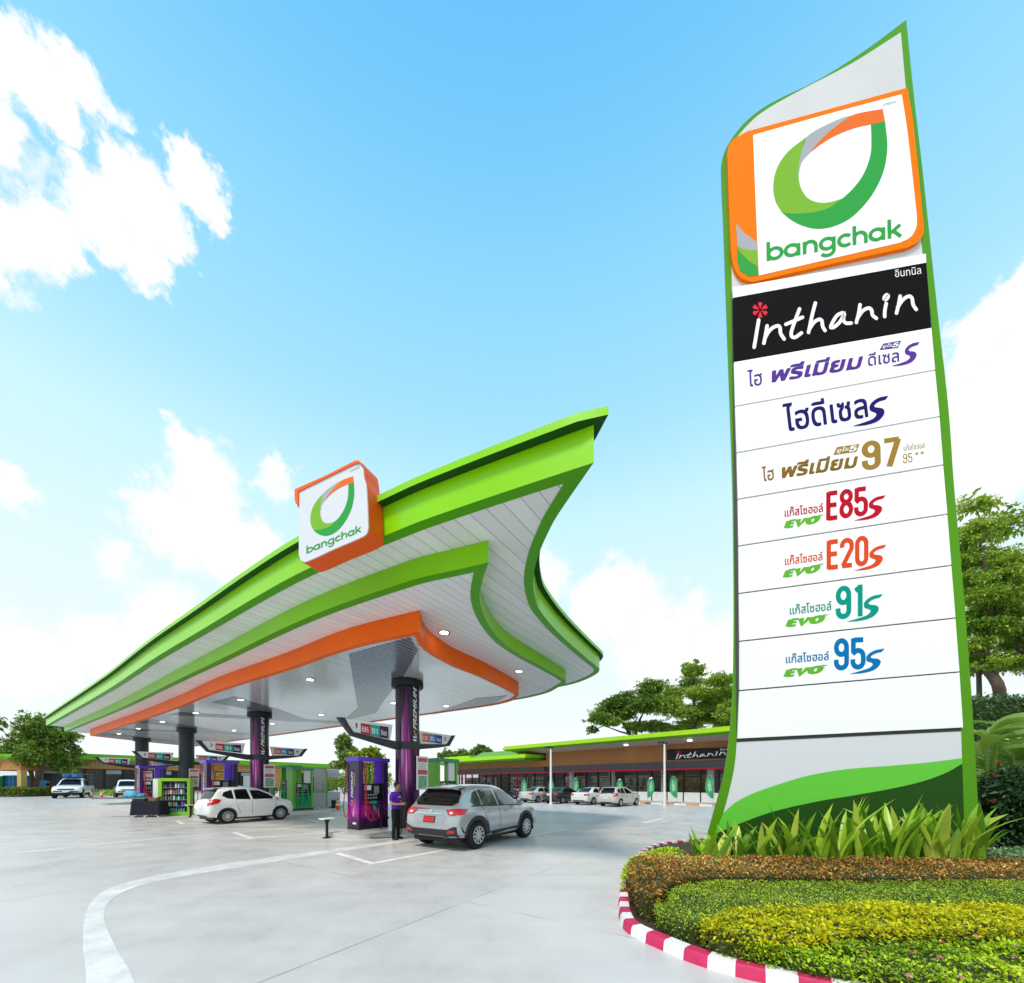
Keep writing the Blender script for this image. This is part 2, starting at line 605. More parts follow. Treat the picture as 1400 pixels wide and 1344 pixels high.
def ribbon2(pts, wd, closed=False, caps=True):
    """2D stroke of width wd (number or list) along pts -> (verts, faces)"""
    P = [Vector((p[0], p[1])) for p in pts]
    n = len(P)
    ws = wd if isinstance(wd, (list, tuple)) else [wd] * n
    L, Rr = [], []
    for i in range(n):
        a = P[i - 1] if (i > 0 or closed) else P[i]
        c = P[(i + 1) % n] if (i < n - 1 or closed) else P[i]
        e1 = (P[i] - a); e2 = (c - P[i])
        if e1.length < 1e-9: e1 = e2.copy()
        if e2.length < 1e-9: e2 = e1.copy()
        e1.normalize(); e2.normalize()
        n1 = Vector((-e1.y, e1.x)); n2 = Vector((-e2.y, e2.x))
        m = (n1 + n2)
        m = n1 if m.length < 1e-4 else m.normalized()
        k = ws[i] / 2 / max(0.5, m.dot(n1))
        L.append(P[i] + m * k); Rr.append(P[i] - m * k)
    v = L + Rr
    f = [(i, (i + 1) % n, n + (i + 1) % n, n + i) for i in range(n if closed else n - 1)]
    if caps and not closed:
        for i, sg in ((0, -1), (n - 1, 1)):
            d = (P[1] - P[0]) if i == 0 else (P[-1] - P[-2])
            if d.length < 1e-9:
                continue
            d = d.normalized() * sg
            nv = Vector((-d.y, d.x))
            base = len(v)
            r = ws[i] / 2
            arc = [P[i] + nv * (r * math.cos(R(t))) + d * (r * math.sin(R(t))) for t in range(0, 181, 30)]
            v += arc
            f.append(tuple(range(base, base + len(arc))))
    return v, f


def arc(cx, cy, rx, ry, a0, a1, n=14):
    return [(cx + rx * math.cos(R(a0 + (a1 - a0) * k / n)), cy + ry * math.sin(R(a0 + (a1 - a0) * k / n))) for k in range(n + 1)]


# condensed figures as strokes: unit box about 0.5 wide, 1 high: (strokes, advance)
def _dig():
    W_ = 0.44
    c = W_ / 2
    r = 0.17
    d = {}
    d['E'] = ([[(0.06, 0.0), (0.06, 1.0)], [(0.06, 0.945), (0.40, 0.945)], [(0.06, 0.52), (0.37, 0.52)], [(0.06, 0.055), (0.40, 0.055)]], 0.50)
    d['8'] = ([arc(c + .02, .75, r, .19, 0, 360, 20), arc(c + .02, .29, r + .01, .23, 0, 360, 20)], 0.56)
    d['5'] = ([[(0.42, .945), (0.08, .945)], [(0.075, 1.0), (0.075, .52)], [(0.075, .55)] + arc(c + .02, .42, r + .01, .18, 140, 0, 8) + [(c + .03 + r, .25)] + arc(c + .02, .235, r + .01, .18, 0, -180, 10) + [(0.06, .32)]], 0.56)
    d['2'] = ([[(0.07, .70)] + arc(c + .02, .76, r + .01, .185, 180, 0, 10) + [(c + .03 + r, .64), (0.09, .06)], [(0.06, .055), (0.43, .055)]], 0.56)
    d['0'] = ([arc(c + .02, .75, r, .20, 0, 180, 10) + arc(c + .02, .25, r, .20, 180, 360, 10) + [(c + .02 + r, .75)]], 0.56)
    d['9'] = ([arc(c + .02, .72, r + .01, .225, 0, 360, 20), [(c + .03 + r, .75), (c + .03 + r, .25)] + arc(c + .02, .235, r + .01, .18, 0, -180, 10) + [(0.055, .33)]], 0.58)
    d['1'] = ([[(0.22, 0.0), (0.22, 1.0)], [(0.22, .93), (0.06, .82)]], 0.40)
    d['7'] = ([[(0.03, .945), (0.44, .945)], [(0.42, .95), (0.16, 0.0)]], 0.52)
    d['V'] = ([[(0.03, 1.0), (0.20, 0.03), (0.45, 1.0)]], 0.56)
    d['O'] = ([arc(.28, .5, .22, .44, 0, 360, 20)], 0.66)
    d['+'] = ([[(.0, .5), (.5, .5)], [(.25, .2), (.25, .8)]], 0.7)
    d['6'] = ([arc(c + .02, .28, r + .01, .225, 0, 360, 20), [(c + .01 - r, .27), (c + .01 - r, .75)] + arc(c + .02, .765, r + .01, .18, 180, 0, 10)], 0.58)
    d['3'] = ([arc(c, .73, r, .21, 160, -90, 10) + arc(c, .28, r + .01, .22, 90, -160, 10)], 0.56)
    d['4'] = ([[(.36, 0), (.36, 1.0), (.04, .3), (.48, .3)]], 0.58)
    d['-'] = ([[(.05, .5), (.35, .5)]], 0.45)
    return d


DIG = _dig()


def digits_into(mb, text, fn, wd=0.115, mi=0, z0=0.0):
    """fn(x, y, lift): x 0..1 over the whole word, y 0..1"""
    tot = sum(DIG[ch][1] for ch in text) - 0.1
    x = 0.0
    k = 0
    for ch in text:
        st, adv = DIG[ch]
        for s_ in st:
            cl = len(s_) > 3 and (Vector(s_[0]) - Vector(s_[-1])).length < 1e-4
            v, f = ribbon2(s_[:-1] if cl else s_, wd, closed=cl, caps=False)
            mb.add([fn((p.x + x) / tot, p.y, z0 + (k % 4) * 0.0006) for p in v], f, mi)
            k += 1
        x += adv


def bangchak_into(mb, fn, wd=0.25, mi=0):
    """round geometric lower-case wordmark; x 0..1 over the word, y in x-heights"""
    g = []
    def ring(cx): return arc(cx, .5, .44, .40, 0, 360, 24)
    S = []
    x = 0.0
    # b
    S += [([(x + .1, 0.0), (x + .1, 1.45)], 0), (ring(x + .55), 1)]; x += 1.18
    # a
    S += [(ring(x + .5), 1), ([(x + .94, 0.0), (x + .94, .95)], 0)]; x += 1.24
    # n
    S += [([(x + .1, 0.0), (x + .1, .95)], 0), (arc(x + .48, .5, .38, .40, 180, 0, 12) + [(x + .86, 0.0)], 0)]; x += 1.12
    # g
    S += [(ring(x + .5), 1), ([(x + .94, .95), (x + .94, -.05)] + arc(x + .5, -.05, .44, .36, 0, -150, 12), 0)]; x += 1.22
    # c
    S += [(arc(x + .5, .5, .44, .40, 45, 315, 18), 0)]; x += 1.0
    # h
    S += [([(x + .1, 0.0), (x + .1, 1.45)], 0), (arc(x + .48, .5, .38, .40, 180, 0, 12) + [(x + .86, 0.0)], 0)]; x += 1.10
    # a
    S += [(ring(x + .5), 1), ([(x + .94, 0.0), (x + .94, .95)], 0)]; x += 1.24
    # k
    S += [([(x + .1, 0.0), (x + .1, 1.45)], 0), ([(x + .82, .92), (x + .2, .42)], 0), ([(x + .36, .55), (x + .86, 0.0)], 0)]; x += .92
    for k, (pts, cl) in enumerate(S):
        v, f = ribbon2(pts[:-1] if cl else pts, wd, closed=bool(cl), caps=False)
        mb.add([fn(p.x / x, p.y, (k % 3) * 0.0006) for p in v], f, mi)


# strokes traced in the enlarged photograph (pixels of a 1400 px wide crop); used through an affine map
INTH = [[(178, 360), (168, 420), (155, 500), (147, 545)],
        [(235, 400), (225, 460), (213, 518)], [(222, 480), (245, 440), (275, 412), (310, 400), (322, 412), (326, 450), (350, 490)],
        [(455, 285), (425, 365), (400, 440), (402, 472), (425, 478), (468, 448)], [(362, 390), (420, 366), (475, 342)],
        [(562, 246), (540, 330), (516, 445)], [(520, 425), (555, 375), (590, 356), (606, 366), (612, 405), (628, 432)],
        [(745, 312), (710, 330), (675, 385), (668, 412), (690, 408), (730, 372), (758, 322), (752, 360), (770, 382), (805, 382)],
        [(865, 258), (855, 320), (840, 378)], [(850, 345), (885, 298), (925, 280), (944, 296), (950, 328), (976, 350)],
        [(1042, 250), (1033, 300), (1032, 338)],
        [(1137, 200), (1126, 260), (1112, 315)], [(1120, 275), (1158, 222), (1198, 200), (1217, 214), (1226, 260), (1246, 290)]]


def inthanin_into(mw, mr, fn, wd=21):
    """mw: white strokes, mr: red flower; fn(px, py, lift) in the crop's pixels"""
    for k, s_ in enumerate(INTH):
        pts = [(p.x, p.y) for p in spline([(a, b, 0) for a, b in s_], 5)]
        v, f = ribbon2(pts, wd, caps=True)
        mw.add([fn(p.x, p.y, (k % 3) * 0.0006) for p in v], f)
    # coffee bean for a dot: two halves
    for sg in (-1, 1):
        pts = []
        for t in range(0, 181, 15):
            a = R(t)
            x, y = 30 * math.cos(a), sg * (20 * math.sin(a)) + sg * 2.2
            c, s2 = math.cos(R(-55)), math.sin(R(-55))
            pts.append((1042 + x * c - y * s2, 207 + x * s2 + y * c))
        mw.poly([fn(a, b, 0) for a, b in pts])
    for k in range(6):
        a = R(60 * k + 90)
        pts = []
        for t, r in ((0, 6), (-.30, 30), (-.34, 44), (-.18, 56), (0, 50), (.18, 56), (.34, 44), (.30, 30)):
            pts.append((188 + r * math.cos(a + t), 292 + r * math.sin(a + t)))
        mr.poly([fn(x, y, 0) for x, y in pts])


# drop emblem, traced in a 1400 px crop
DROP = {
    'emblem_orange': [(773, 502), (783, 555), (722, 568), (650, 585), (580, 612), (520, 645), (460, 690), (500, 640), (560, 585), (640, 530), (700, 514)],
    'emblem_grey': [(640, 529), (600, 540), (520, 575), (445, 622), (425, 680), (412, 740), (412, 785), (425, 730), (460, 690), (500, 640), (560, 585)],
    'emblem_lime': [(445, 622), (370, 680), (325, 740), (305, 800), (302, 850), (312, 900), (340, 948), (400, 952), (480, 945), (540, 928), (600, 887), (540, 904), (490, 903), (450, 885), (425, 850), (413, 810), (412, 740), (425, 680)],
    'emblem_green': [(722, 568), (783, 555), (793, 650), (788, 720), (770, 790), (735, 860), (690, 920), (630, 975), (560, 1008), (490, 1018), (430, 1005), (380, 980), (340, 948), (400, 952), (480, 945), (540, 928), (600, 887), (640, 850), (680, 800), (705, 750), (722, 690), (724, 620)]}
DROPC = {'emblem_orange': [0, 1, 6, ], 'emblem_grey': [0, 6], 'emblem_lime': [0, 6, 10], 'emblem_green': [0, 1, 12, 16]}
SWOOSH = [(1175, 138), (1150, 170), (1095, 186), (1055, 215), (1062, 230), (1118, 238), (1141, 262), (1128, 302), (1080, 345), (985, 374), (865, 383), (955, 356), (1040, 325), (1072, 292), (1065, 275), (1022, 258), (1016, 218), (1050, 178), (1100, 152)]


def swoosh_into(mb, fn, tail, tip, mi=0):
    """the S-shaped flourish from its tail (left, low) to its tip (right, high); fn(u, v, lift)"""
    pts = [(p.x, p.y) for p in spline([(a, b, 0) for a, b in SWOOSH], 3, corners=(0, 1, 10), closed=True)]
    q = []
    for x, y in pts:
        a = (x - 865) / 310.0; b = (383 - y) / 245.0
        q.append(fn(tail[0] + a * (tip[0] - tail[0]), tail[1] + b * (tip[1] - tail[1]), 0.0012))
    mb.poly(q, mi)


def aff(bl, br, tl, fn, lift=0.0):
    """unit square -> pixels -> fn(u, v, off)"""
    def g(x, y, l=0.0):
        return fn(bl[0] + x * (br[0] - bl[0]) + y * (tl[0] - bl[0]), bl[1] + x * (br[1] - bl[1]) + y * (tl[1] - bl[1]), lift + l)
    return g

# ================================================================== GROUND
def concrete():
    m = bpy.data.materials.new('concrete')
    m.use_nodes = True
    nt = m.node_tree
    b = nt.nodes['Principled BSDF']
    tc = nn(nt, 'ShaderNodeTexCoord')
    o = tc.outputs['Object']
    big = nn(nt, 'ShaderNodeTexNoise', Vector=o, Scale=0.16, Detail=8.0, Roughness=0.62)
    mid = nn(nt, 'ShaderNodeTexNoise', Vector=o, Scale=1.3, Detail=8.0, Roughness=0.68)
    fine = nn(nt, 'ShaderNodeTexNoise', Vector=o, Scale=60.0, Detail=3.0)
    mp = nn(nt, 'ShaderNodeMapping', Vector=o, Rotation=(0, 0, -R(57)), Scale=(0.25, 2.6, 1))
    streak = nn(nt, 'ShaderNodeTexNoise', Vector=mp.outputs[0], Scale=1.0, Detail=6.0, Roughness=0.6)
    c = ramp(nt, big.outputs[0], [(0.28, (0.50, 0.475, 0.470)), (0.72, (0.62, 0.588, 0.582))])
    c = mixc(nt, 0.7, c, ramp(nt, mid.outputs[0], [(0.30, (0.40, 0.40, 0.40)), (0.52, (0.52, 0.52, 0.52)), (0.75, (0.56, 0.56, 0.56))]), 'SOFT_LIGHT')
    c = mixc(nt, 0.45, c, ramp(nt, streak.outputs[0], [(0.3, (0.38, 0.385, 0.40)), (0.7, (0.56, 0.56, 0.56))]), 'SOFT_LIGHT')
    c = mixc(nt, 0.3, c, ramp(nt, fine.outputs[0], [(0.3, (0.40, 0.40, 0.40)), (0.7, (0.60, 0.60, 0.60))]), 'SOFT_LIGHT')
    # oil and tyre stains
    st = nn(nt, 'ShaderNodeTexNoise', Vector=o, Scale=0.45, Detail=3.0, Roughness=0.5)
    c = mixc(nt, maprange(nt, st.outputs[0], 0.52, 0.80, 0.0, 0.35), c, (0.34, 0.33, 0.32))
    sp_ = nn(nt, 'ShaderNodeTexNoise', Vector=mp.outputs[0], Scale=0.35, Detail=5.0, Roughness=0.55)
    c = mixc(nt, maprange(nt, sp_.outputs[0], 0.56, 0.72, 0.0, 0.22), c, (0.74, 0.73, 0.72))
    # tyre wear and drips where cars stop under the canopy
    pa = nn(nt, 'ShaderNodeVectorMath', {'operation': 'DOT_PRODUCT'}, i0=o, i1=tuple(AX)).outputs['Value']
    pb_ = nn(nt, 'ShaderNodeVectorMath', {'operation': 'DOT_PRODUCT'}, i0=o, i1=tuple(BX)).outputs['Value']
    lane = mth(nt, 'MULTIPLY', mth(nt, 'MULTIPLY', maprange(nt, pa, 3.5, 6.5), maprange(nt, pa, 19.0, 14.0)), maprange(nt, pb_, 1.5, 5.0))
    mp2 = nn(nt, 'ShaderNodeMapping', Vector=o, Rotation=(0, 0, -R(57)), Scale=(0.10, 1.7, 1))
    wear = nn(nt, 'ShaderNodeTexNoise', Vector=mp2.outputs[0], Scale=1.0, Detail=5.0, Roughness=0.6)
    dr = nn(nt, 'ShaderNodeTexNoise', Vector=o, Scale=2.6, Detail=4.0, Roughness=0.6)
    c = mixc(nt, mth(nt, 'MULTIPLY', lane, maprange(nt, wear.outputs[0], 0.46, 0.68, 0.04, 0.42)), c, (0.24, 0.235, 0.23))
    c = mixc(nt, mth(nt, 'MULTIPLY', lane, maprange(nt, dr.outputs[0], 0.64, 0.74, 0.0, 0.45)), c, (0.15, 0.145, 0.14))
    # saw-cut joints, along and across the lanes
    joints = None
    for ax, sp, off in ((AX, 6.4, 2.15), (BX, 5.5, 1.9)):
        dt = nn(nt, 'ShaderNodeVectorMath', {'operation': 'DOT_PRODUCT'}, i0=o, i1=tuple(ax)).outputs['Value']
        k = mth(nt, 'ABSOLUTE', mth(nt, 'SUBTRACT', mth(nt, 'PINGPONG', mth(nt, 'ADD', dt, off), sp / 2), 0.0))
        ln = maprange(nt, k, 0.006, 0.016, 1.0, 0.0)
        joints = ln if joints is None else mth(nt, 'MAXIMUM', joints, ln)
    jn = nn(nt, 'ShaderNodeTexNoise', Vector=o, Scale=0.8)
    joints = mth(nt, 'MULTIPLY', joints, maprange(nt, jn.outputs[0], 0.38, 0.62, 0.1, 0.75))
    c = mixc(nt, joints, c, (0.2, 0.2, 0.2))
    nt.links.new(c, b.inputs['Base Color'])
    nt.links.new(maprange(nt, mid.outputs[0], 0.3, 0.7, 0.26, 0.46), b.inputs['Roughness'])
    b.inputs['Specular IOR Level'].default_value = 0.42
    bp = nn(nt, 'ShaderNodeBump', Height=fine.outputs[0], Strength=0.08, Distance=0.01)
    nt.links.new(bp.outputs[0], b.inputs['Normal'])
    return m


g = MB()
g.add([(-900, -60, 0), (900, -60, 0), (900, 1500, 0), (-900, 1500, 0)], [(0, 1, 2, 3)])
struct(g.build('ground', concrete()))


def M_paint(name='road_paint', col=(0.88, 0.87, 0.87), lo=0.0, hi=0.38):
    m = M(name, col, rough=0.42, var=0.10, vscale=2.2)
    nt = m.node_tree
    b = nt.nodes['Principled BSDF']
    tc = nn(nt, 'ShaderNodeTexCoord')
    n = nn(nt, 'ShaderNodeTexNoise', Vector=tc.outputs['Object'], Scale=1.7, Detail=9.0, Roughness=0.75)
    tr = nn(nt, 'ShaderNodeBsdfTransparent')
    mx = nn(nt, 'ShaderNodeMixShader', i0=maprange(nt, n.outputs[0], 0.36, 0.70, lo, hi), i1=b.outputs[0], i2=tr.outputs[0])
    nt.links.new(mx.outputs[0], nt.nodes['Material Output'].inputs[0])
    return m


PAINT = M_paint()
# the long curved guide line
Ls = [(60, 1480), (100, 1400), (117.5, 1344), (113.5, 1290), (117.5, 1250), (132.5, 1225), (165, 1209), (225, 1195), (300, 1182), (450, 1161.5), (566, 1146.3)]
Rs = [(150, 1480), (180, 1400), (184, 1344), (160, 1298), (145, 1265), (143, 1245), (155, 1228), (185, 1213), (240, 1200), (325, 1186), (460, 1165), (568, 1149)]
Lw = spline([un(u, v, 0.004) for u, v in Ls], 8)
Rw = spline([un(u, v, 0.004) for u, v in Rs], 8)


def resamp(P, n):
    d = [0.0]
    for i in range(1, len(P)):
        d.append(d[-1] + (P[i] - P[i - 1]).length)
    out = []
    j = 0
    for k in range(n):
        t = d[-1] * k / (n - 1)
        while j < len(P) - 2 and d[j + 1] < t:
            j += 1
        s = (t - d[j]) / max(d[j + 1] - d[j], 1e-9)
        out.append(P[j].lerp(P[j + 1], s))
    return out


Lw = resamp(Lw, 90); Rw = resamp(Rw, 90)
mb = MB()
mb.add(Lw + Rw, [(i, i + 1, 91 + i, 90 + i) for i in range(89)])
struct(mb.build('painted_line', M_paint('worn_paint', (0.84, 0.83, 0.83), 0.10, 0.50)))


def line_px(pts, wd, name='painted_line'):
    P = [un(u, v, 0.004) for u, v in pts]
    v, f = ribbon2([(p.x, p.y) for p in P], wd, caps=False)
    m_ = MB(); m_.add([(p.x, p.y, 0.004) for p in v], f)
    return struct(m_.build(name, PAINT))


def line_ab(pts, wd):
    P = [ab(a, b) for a, b in pts]
    v, f = ribbon2([(p.x, p.y) for p in P], wd, caps=False)
    m_ = MB(); m_.add([(p.x, p.y, 0.004) for p in v], f)
    return struct(m_.build('painted_line', PAINT))


line_px([(461, 1166.5), (509, 1180.5), (640, 1156)], 0.15)
line_px([(716, 1144.5), (775, 1133)], 0.15)
line_px([(446, 1127), (320, 1138), (343, 1146), (446, 1138)], 0.15)
line_px([(242, 1122), (250, 1126.5), (300, 1125)], 0.15)
line_px([(-60, 1174), (80, 1160.5), (160, 1151.5), (300, 1139.5)], 0.16)
line_px([(408, 1117.5), (437, 1123.5)], 0.15)
line_px([(-40, 1123), (120, 1116)], 0.15)
line_px([(880, 1125), (905, 1119)], 0.14)

# ================================================================== CANOPY
LIME = M('lime_panel', (0.235, 0.60, 0.002), rough=0.30, coat=0.12, spec=0.22, var=0.05, vscale=0.6)
GREEN = M('green_panel', (0.085, 0.36, 0.003), rough=0.35, coat=0.05, spec=0.2, var=0.05, vscale=0.6)
ORANGE = M('orange_panel', (0.90, 0.13, 0.002), rough=0.4, coat=0.0, spec=0.15, var=0.05, vscale=0.6)
SOFFIT = M_planks('soffit_planks', (0.83, 0.82, 0.82), (0.34, 0.34, 0.34), 0.30, 0.42, BX, 0.045)
SOFFIT2 = M_planks('inner_soffit_planks', (0.86, 0.85, 0.86), (0.42, 0.42, 0.42), 0.22, 0.34, BX, 0.06)
CEIL = M_planks('ceiling_planks', (0.86, 0.87, 0.88), (0.40, 0.41, 0.43), 0.18, 0.13, BX, 0.12, spec=0.9, metal=.35)
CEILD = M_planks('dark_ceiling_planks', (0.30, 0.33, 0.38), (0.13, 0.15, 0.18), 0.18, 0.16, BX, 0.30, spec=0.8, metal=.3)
DARKM = M('charcoal_metal', (0.035, 0.042, 0.052), rough=0.35, var=0.1)
BLACKP = M('black_plastic', (0.012, 0.012, 0.013), rough=0.45)
WHITEP = M('white_panel', (0.86, 0.86, 0.86), rough=0.35, coat=0.1)
LED = M('lamp_glow', (1, 1, 1), emit=(1.0, 0.95, 0.82), estr=9.0)
STEEL = M('brushed_steel', (0.55, 0.56, 0.57), rough=0.32, metal=0.9)


def pl(pts, z):
    return [un(u, v, z) for u, v in pts]


ZO, ZM, ZC, ZT = 6.12, 5.73, 5.25, 6.64
# outer tier: near long edge, near tip, concave end, far corner, then the hidden rear edge back to the far end
o_near = pl([(63, 992), (80, 982), (150, 941), (211, 900), (283, 856.6), (351, 815.4), (419, 778.6), (560, 718.3), (619.5, 696.7), (700, 669.2), (811.9, 632.3)], ZO)
o_end = pl([(765.5, 699.5), (753.4, 720), (736.4, 758.4), (729, 791.4), (731, 815), (738, 834.3), (765, 866.4), (800.7, 898.6), (818.3, 913.4), (819.5, 916.5), (815, 921.8), (797, 930.7), (775.7, 937)], ZO)
o_rear = [ab(a, b, ZO) for a, b in ((16.45, 11), (16.7, 18), (16.6, 30), (16.0, 44), (15.5, 49.0), (10.5, 47.0))]
outer = spline(o_near + o_end + o_rear, 6, corners=(0, 10, len(o_near) + len(o_end) + 4), closed=True)
m_near = pl([(88, 1000), (162, 969), (250, 926), (300, 902), (419, 844.6), (560, 794), (625.5, 778.6), (668, 769)], ZM)
m_end = pl([(659.6, 793.2), (656, 820), (665, 848.6), (684.6, 875.4), (711.4, 895), (747, 914.6), (772.5, 930.0), (773.5, 933.5), (765, 938.75), (747, 947.7), (711, 956)], ZM)
m_rear = [ab(a, b, ZM) for a, b in ((15.95, 14), (16.0, 24), (15.8, 36), (15.2, 47.6), (10.5, 46.2))]
midl = spline(m_near + m_end + m_rear, 6, corners=(0, 7, len(m_near) + len(m_end) + 3), closed=True)
c_near = pl([(123, 1006), (194, 983.5), (246, 965), (300, 943), (392, 914), (476, 885), (574, 863)], ZC)
c_end = pl([(578, 876), (587, 888.5), (620, 908.5), (660, 925), (683, 936), (708.3, 949.3), (708.8, 951.5), (698.6, 958.6), (671, 965)], ZC)
c_rear = [ab(14.47, 15.5, ZC), ab(14.6, 26, ZC), ab(14.72, 38, ZC), ab(14.8, 47.2, ZC), ab(10.4, 45.0, ZC)]
orng = spline(c_near + c_end + c_rear, 6, corners=(0, 6, len(c_near) + len(c_end) + 3), closed=True)

CAN = thing('station_canopy', 'huge white-soffited fuel station canopy with stepped lime green and orange edges and swept pointed corners', 'canopy', ab(9.4, 20, 0))


def wall_strip(pts, z0, z1, pts1=None):
    n = len(pts)
    q = pts1 or pts
    return [(p[0], p[1], z0) for p in pts] + [(p[0], p[1], z1) for p in q], [(i, (i + 1) % n, n + (i + 1) % n, n + i) for i in range(n)]


def tier(outline, z0, z1, inset, name_band, mat_band, name_soffit, mat_soffit, lip, name_lip, mat_lip):
    b_ = MB()
    b_.add(*wall_strip(outline, z0, z1))
    b_.build(name_band, mat_band, CAN, world=True, smooth=30, fixn=False)
    ins = offset_poly(outline, inset)
    n = len(outline)
    b_ = MB()
    b_.add([(p[0], p[1], z0) for p in outline] + [(p[0], p[1], z0) for p in ins], [(i, n + i, n + (i + 1) % n, (i + 1) % n) for i in range(n)])
    b_.add(*wall_strip(ins, z0, z0 + lip + .004))
    b_.build(name_lip, mat_lip, CAN, world=True, fixn=False)
    b_ = MB()
    b_.poly([(p[0], p[1], z0 + lip) for p in ins])
    o_ = b_.build(name_soffit, mat_soffit, CAN, world=True, fixn=False)
    return ins


tier(outer, ZO, ZT, 0.20, 'outer_fascia', LIME, 'outer_soffit', SOFFIT, 0.02, 'outer_edge_strip', GREEN)
tier(midl, ZM, ZO + 0.016, 0.20, 'middle_fascia', LIME, 'middle_soffit', SOFFIT2, 0.02, 'middle_edge_strip', GREEN)
tier(orng, ZC, ZM + 0.016, 0.15, 'orange_fascia', ORANGE, 'ceiling', CEIL, 0.03, 'orange_edge_strip', ORANGE)
# cornice
cor = offset_poly(outer, -0.14)
_tip = un(831.9, 554.9, ZT + .115)
_k = min(range(len(outer)), key=lambda i: (outer[i] - o_near[-1]).length)
cor[_k] = Vector((_tip.x, _tip.y))
n = len(outer)
b_ = MB()
cin = offset_poly(outer, 0.12)
b_.add([(p[0], p[1], ZT) for p in cor] + [(p[0], p[1], ZT + .115) for p in cor] + [(p[0], p[1], ZT) for p in cin],
       [(i, (i + 1) % n, n + (i + 1) % n, n + i) for i in range(n)])
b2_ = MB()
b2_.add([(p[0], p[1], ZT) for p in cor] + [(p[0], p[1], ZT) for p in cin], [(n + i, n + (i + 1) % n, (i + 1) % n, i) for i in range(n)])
b2_.build('cornice_underside', M('cornice_shade_green', (0.012, 0.075, 0.006), .6, spec=.2), CAN, world=True, fixn=False)  # underside coloured far darker to carry the shadow band below the cornice
b_.build('cornice', LIME, CAN, world=True, smooth=30, fixn=False)
b_ = MB()
b_.poly([(p[0], p[1], ZT + .115) for p in cor])
b_.build('roof_deck', M('roof_sheet', (0.5, 0.5, 0.5), rough=0.6), CAN, world=True, fixn=False)
# dark X-shaped fields in the ceiling
zc = ZC + 0.022


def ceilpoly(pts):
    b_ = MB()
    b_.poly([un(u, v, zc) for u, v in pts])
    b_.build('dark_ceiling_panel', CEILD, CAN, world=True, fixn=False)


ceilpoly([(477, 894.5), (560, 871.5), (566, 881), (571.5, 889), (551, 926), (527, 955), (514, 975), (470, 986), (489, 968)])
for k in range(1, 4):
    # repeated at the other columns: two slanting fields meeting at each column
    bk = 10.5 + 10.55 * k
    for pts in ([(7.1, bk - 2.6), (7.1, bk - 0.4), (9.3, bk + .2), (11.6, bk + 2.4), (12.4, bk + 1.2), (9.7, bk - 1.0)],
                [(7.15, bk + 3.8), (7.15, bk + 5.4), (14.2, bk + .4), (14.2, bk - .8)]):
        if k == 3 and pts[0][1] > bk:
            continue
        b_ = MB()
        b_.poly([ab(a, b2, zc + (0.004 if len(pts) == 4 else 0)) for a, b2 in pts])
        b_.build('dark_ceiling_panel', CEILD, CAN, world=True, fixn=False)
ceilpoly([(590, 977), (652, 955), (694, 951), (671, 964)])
# recessed lamps
for (u, v), z in [((607, 864.5), ZM + .02), ((709.5, 917.5), ZM + .02)] + [(p, zc + .008) for p in ((424, 929), (329, 956.6), (439, 977), (538, 961), (372, 989), (267.6, 974.6), (222, 986.6), (189, 996), (162.6, 1003), (320, 998.6), (610, 965))]:
    p = un(u, v, z)
    b_ = MB()
    b_.lathe([(0.17, z - .012), (0.115, z - .014), (0.115, z + .0)], 20, (p.x, p.y, 0), cap=False)
    q = b_.build('downlight', STEEL, CAN, world=True)
    b_ = MB()
    b_.lathe([(0.001, z - .016), (0.11, z - .016)], 20, (p.x, p.y, 0), cap=False)
    b_.build('lamp_disc', LED, q, world=True, fixn=False)

# ================================================================== LOGO BOX ON THE CANOPY EDGE
SIGNO = M('sign_orange', (0.85, 0.11, 0.006), rough=0.4, spec=0.3)
LOGOM = {'emblem_orange': M('emblem_orange', (0.80, 0.15, 0.02), 0.45, spec=.08), 'emblem_grey': M('emblem_grey', (0.38, 0.39, 0.41), 0.45, spec=.08),
         'emblem_lime': M('emblem_lime', (0.20, 0.43, 0.035), 0.45, spec=.08), 'emblem_green': M('emblem_green', (0.035, 0.33, 0.055), 0.45, spec=.08)}


def emblem(fn, parent, off=0.003, world=True):
    for nm, pts in DROP.items():
        pp = spline([(a, b, 0) for a, b in pts], 4, corners=DROPC[nm], closed=True)
        b_ = MB()
        b_.poly([fn(p.x, p.y, off) for p in pp])
        b_.build(nm, LOGOM[nm], parent, world=world, fixn=False)


RS = Plane(at(450, 760, 7.62), (-1190, 525))
RS.p0 = RS.p0 + RS.n * 0.52
LS_ = thing('canopy_logo_sign', 'square white logo box with orange sides and green drop emblem standing on the canopy edge', 'sign', RS(450, 770, -0.2))


def z4(x, y):
    return (380 + x / 7.469, 610 + y / 7.469)


def rs(x, y, off=0.0):
    return RS(*z4(x, y), off)


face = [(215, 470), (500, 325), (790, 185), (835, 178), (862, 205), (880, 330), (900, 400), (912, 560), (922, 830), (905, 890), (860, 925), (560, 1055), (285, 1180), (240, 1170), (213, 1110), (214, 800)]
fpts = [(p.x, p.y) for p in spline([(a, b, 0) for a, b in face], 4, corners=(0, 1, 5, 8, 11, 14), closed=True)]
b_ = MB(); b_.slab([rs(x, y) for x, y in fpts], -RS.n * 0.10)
sf = b_.build('sign_face', M('sign_shaded_white', (0.66, 0.67, 0.72), 0.35), LS_, world=True, smooth=30)  # white face toned to grey-lavender; its shade is in the base colour
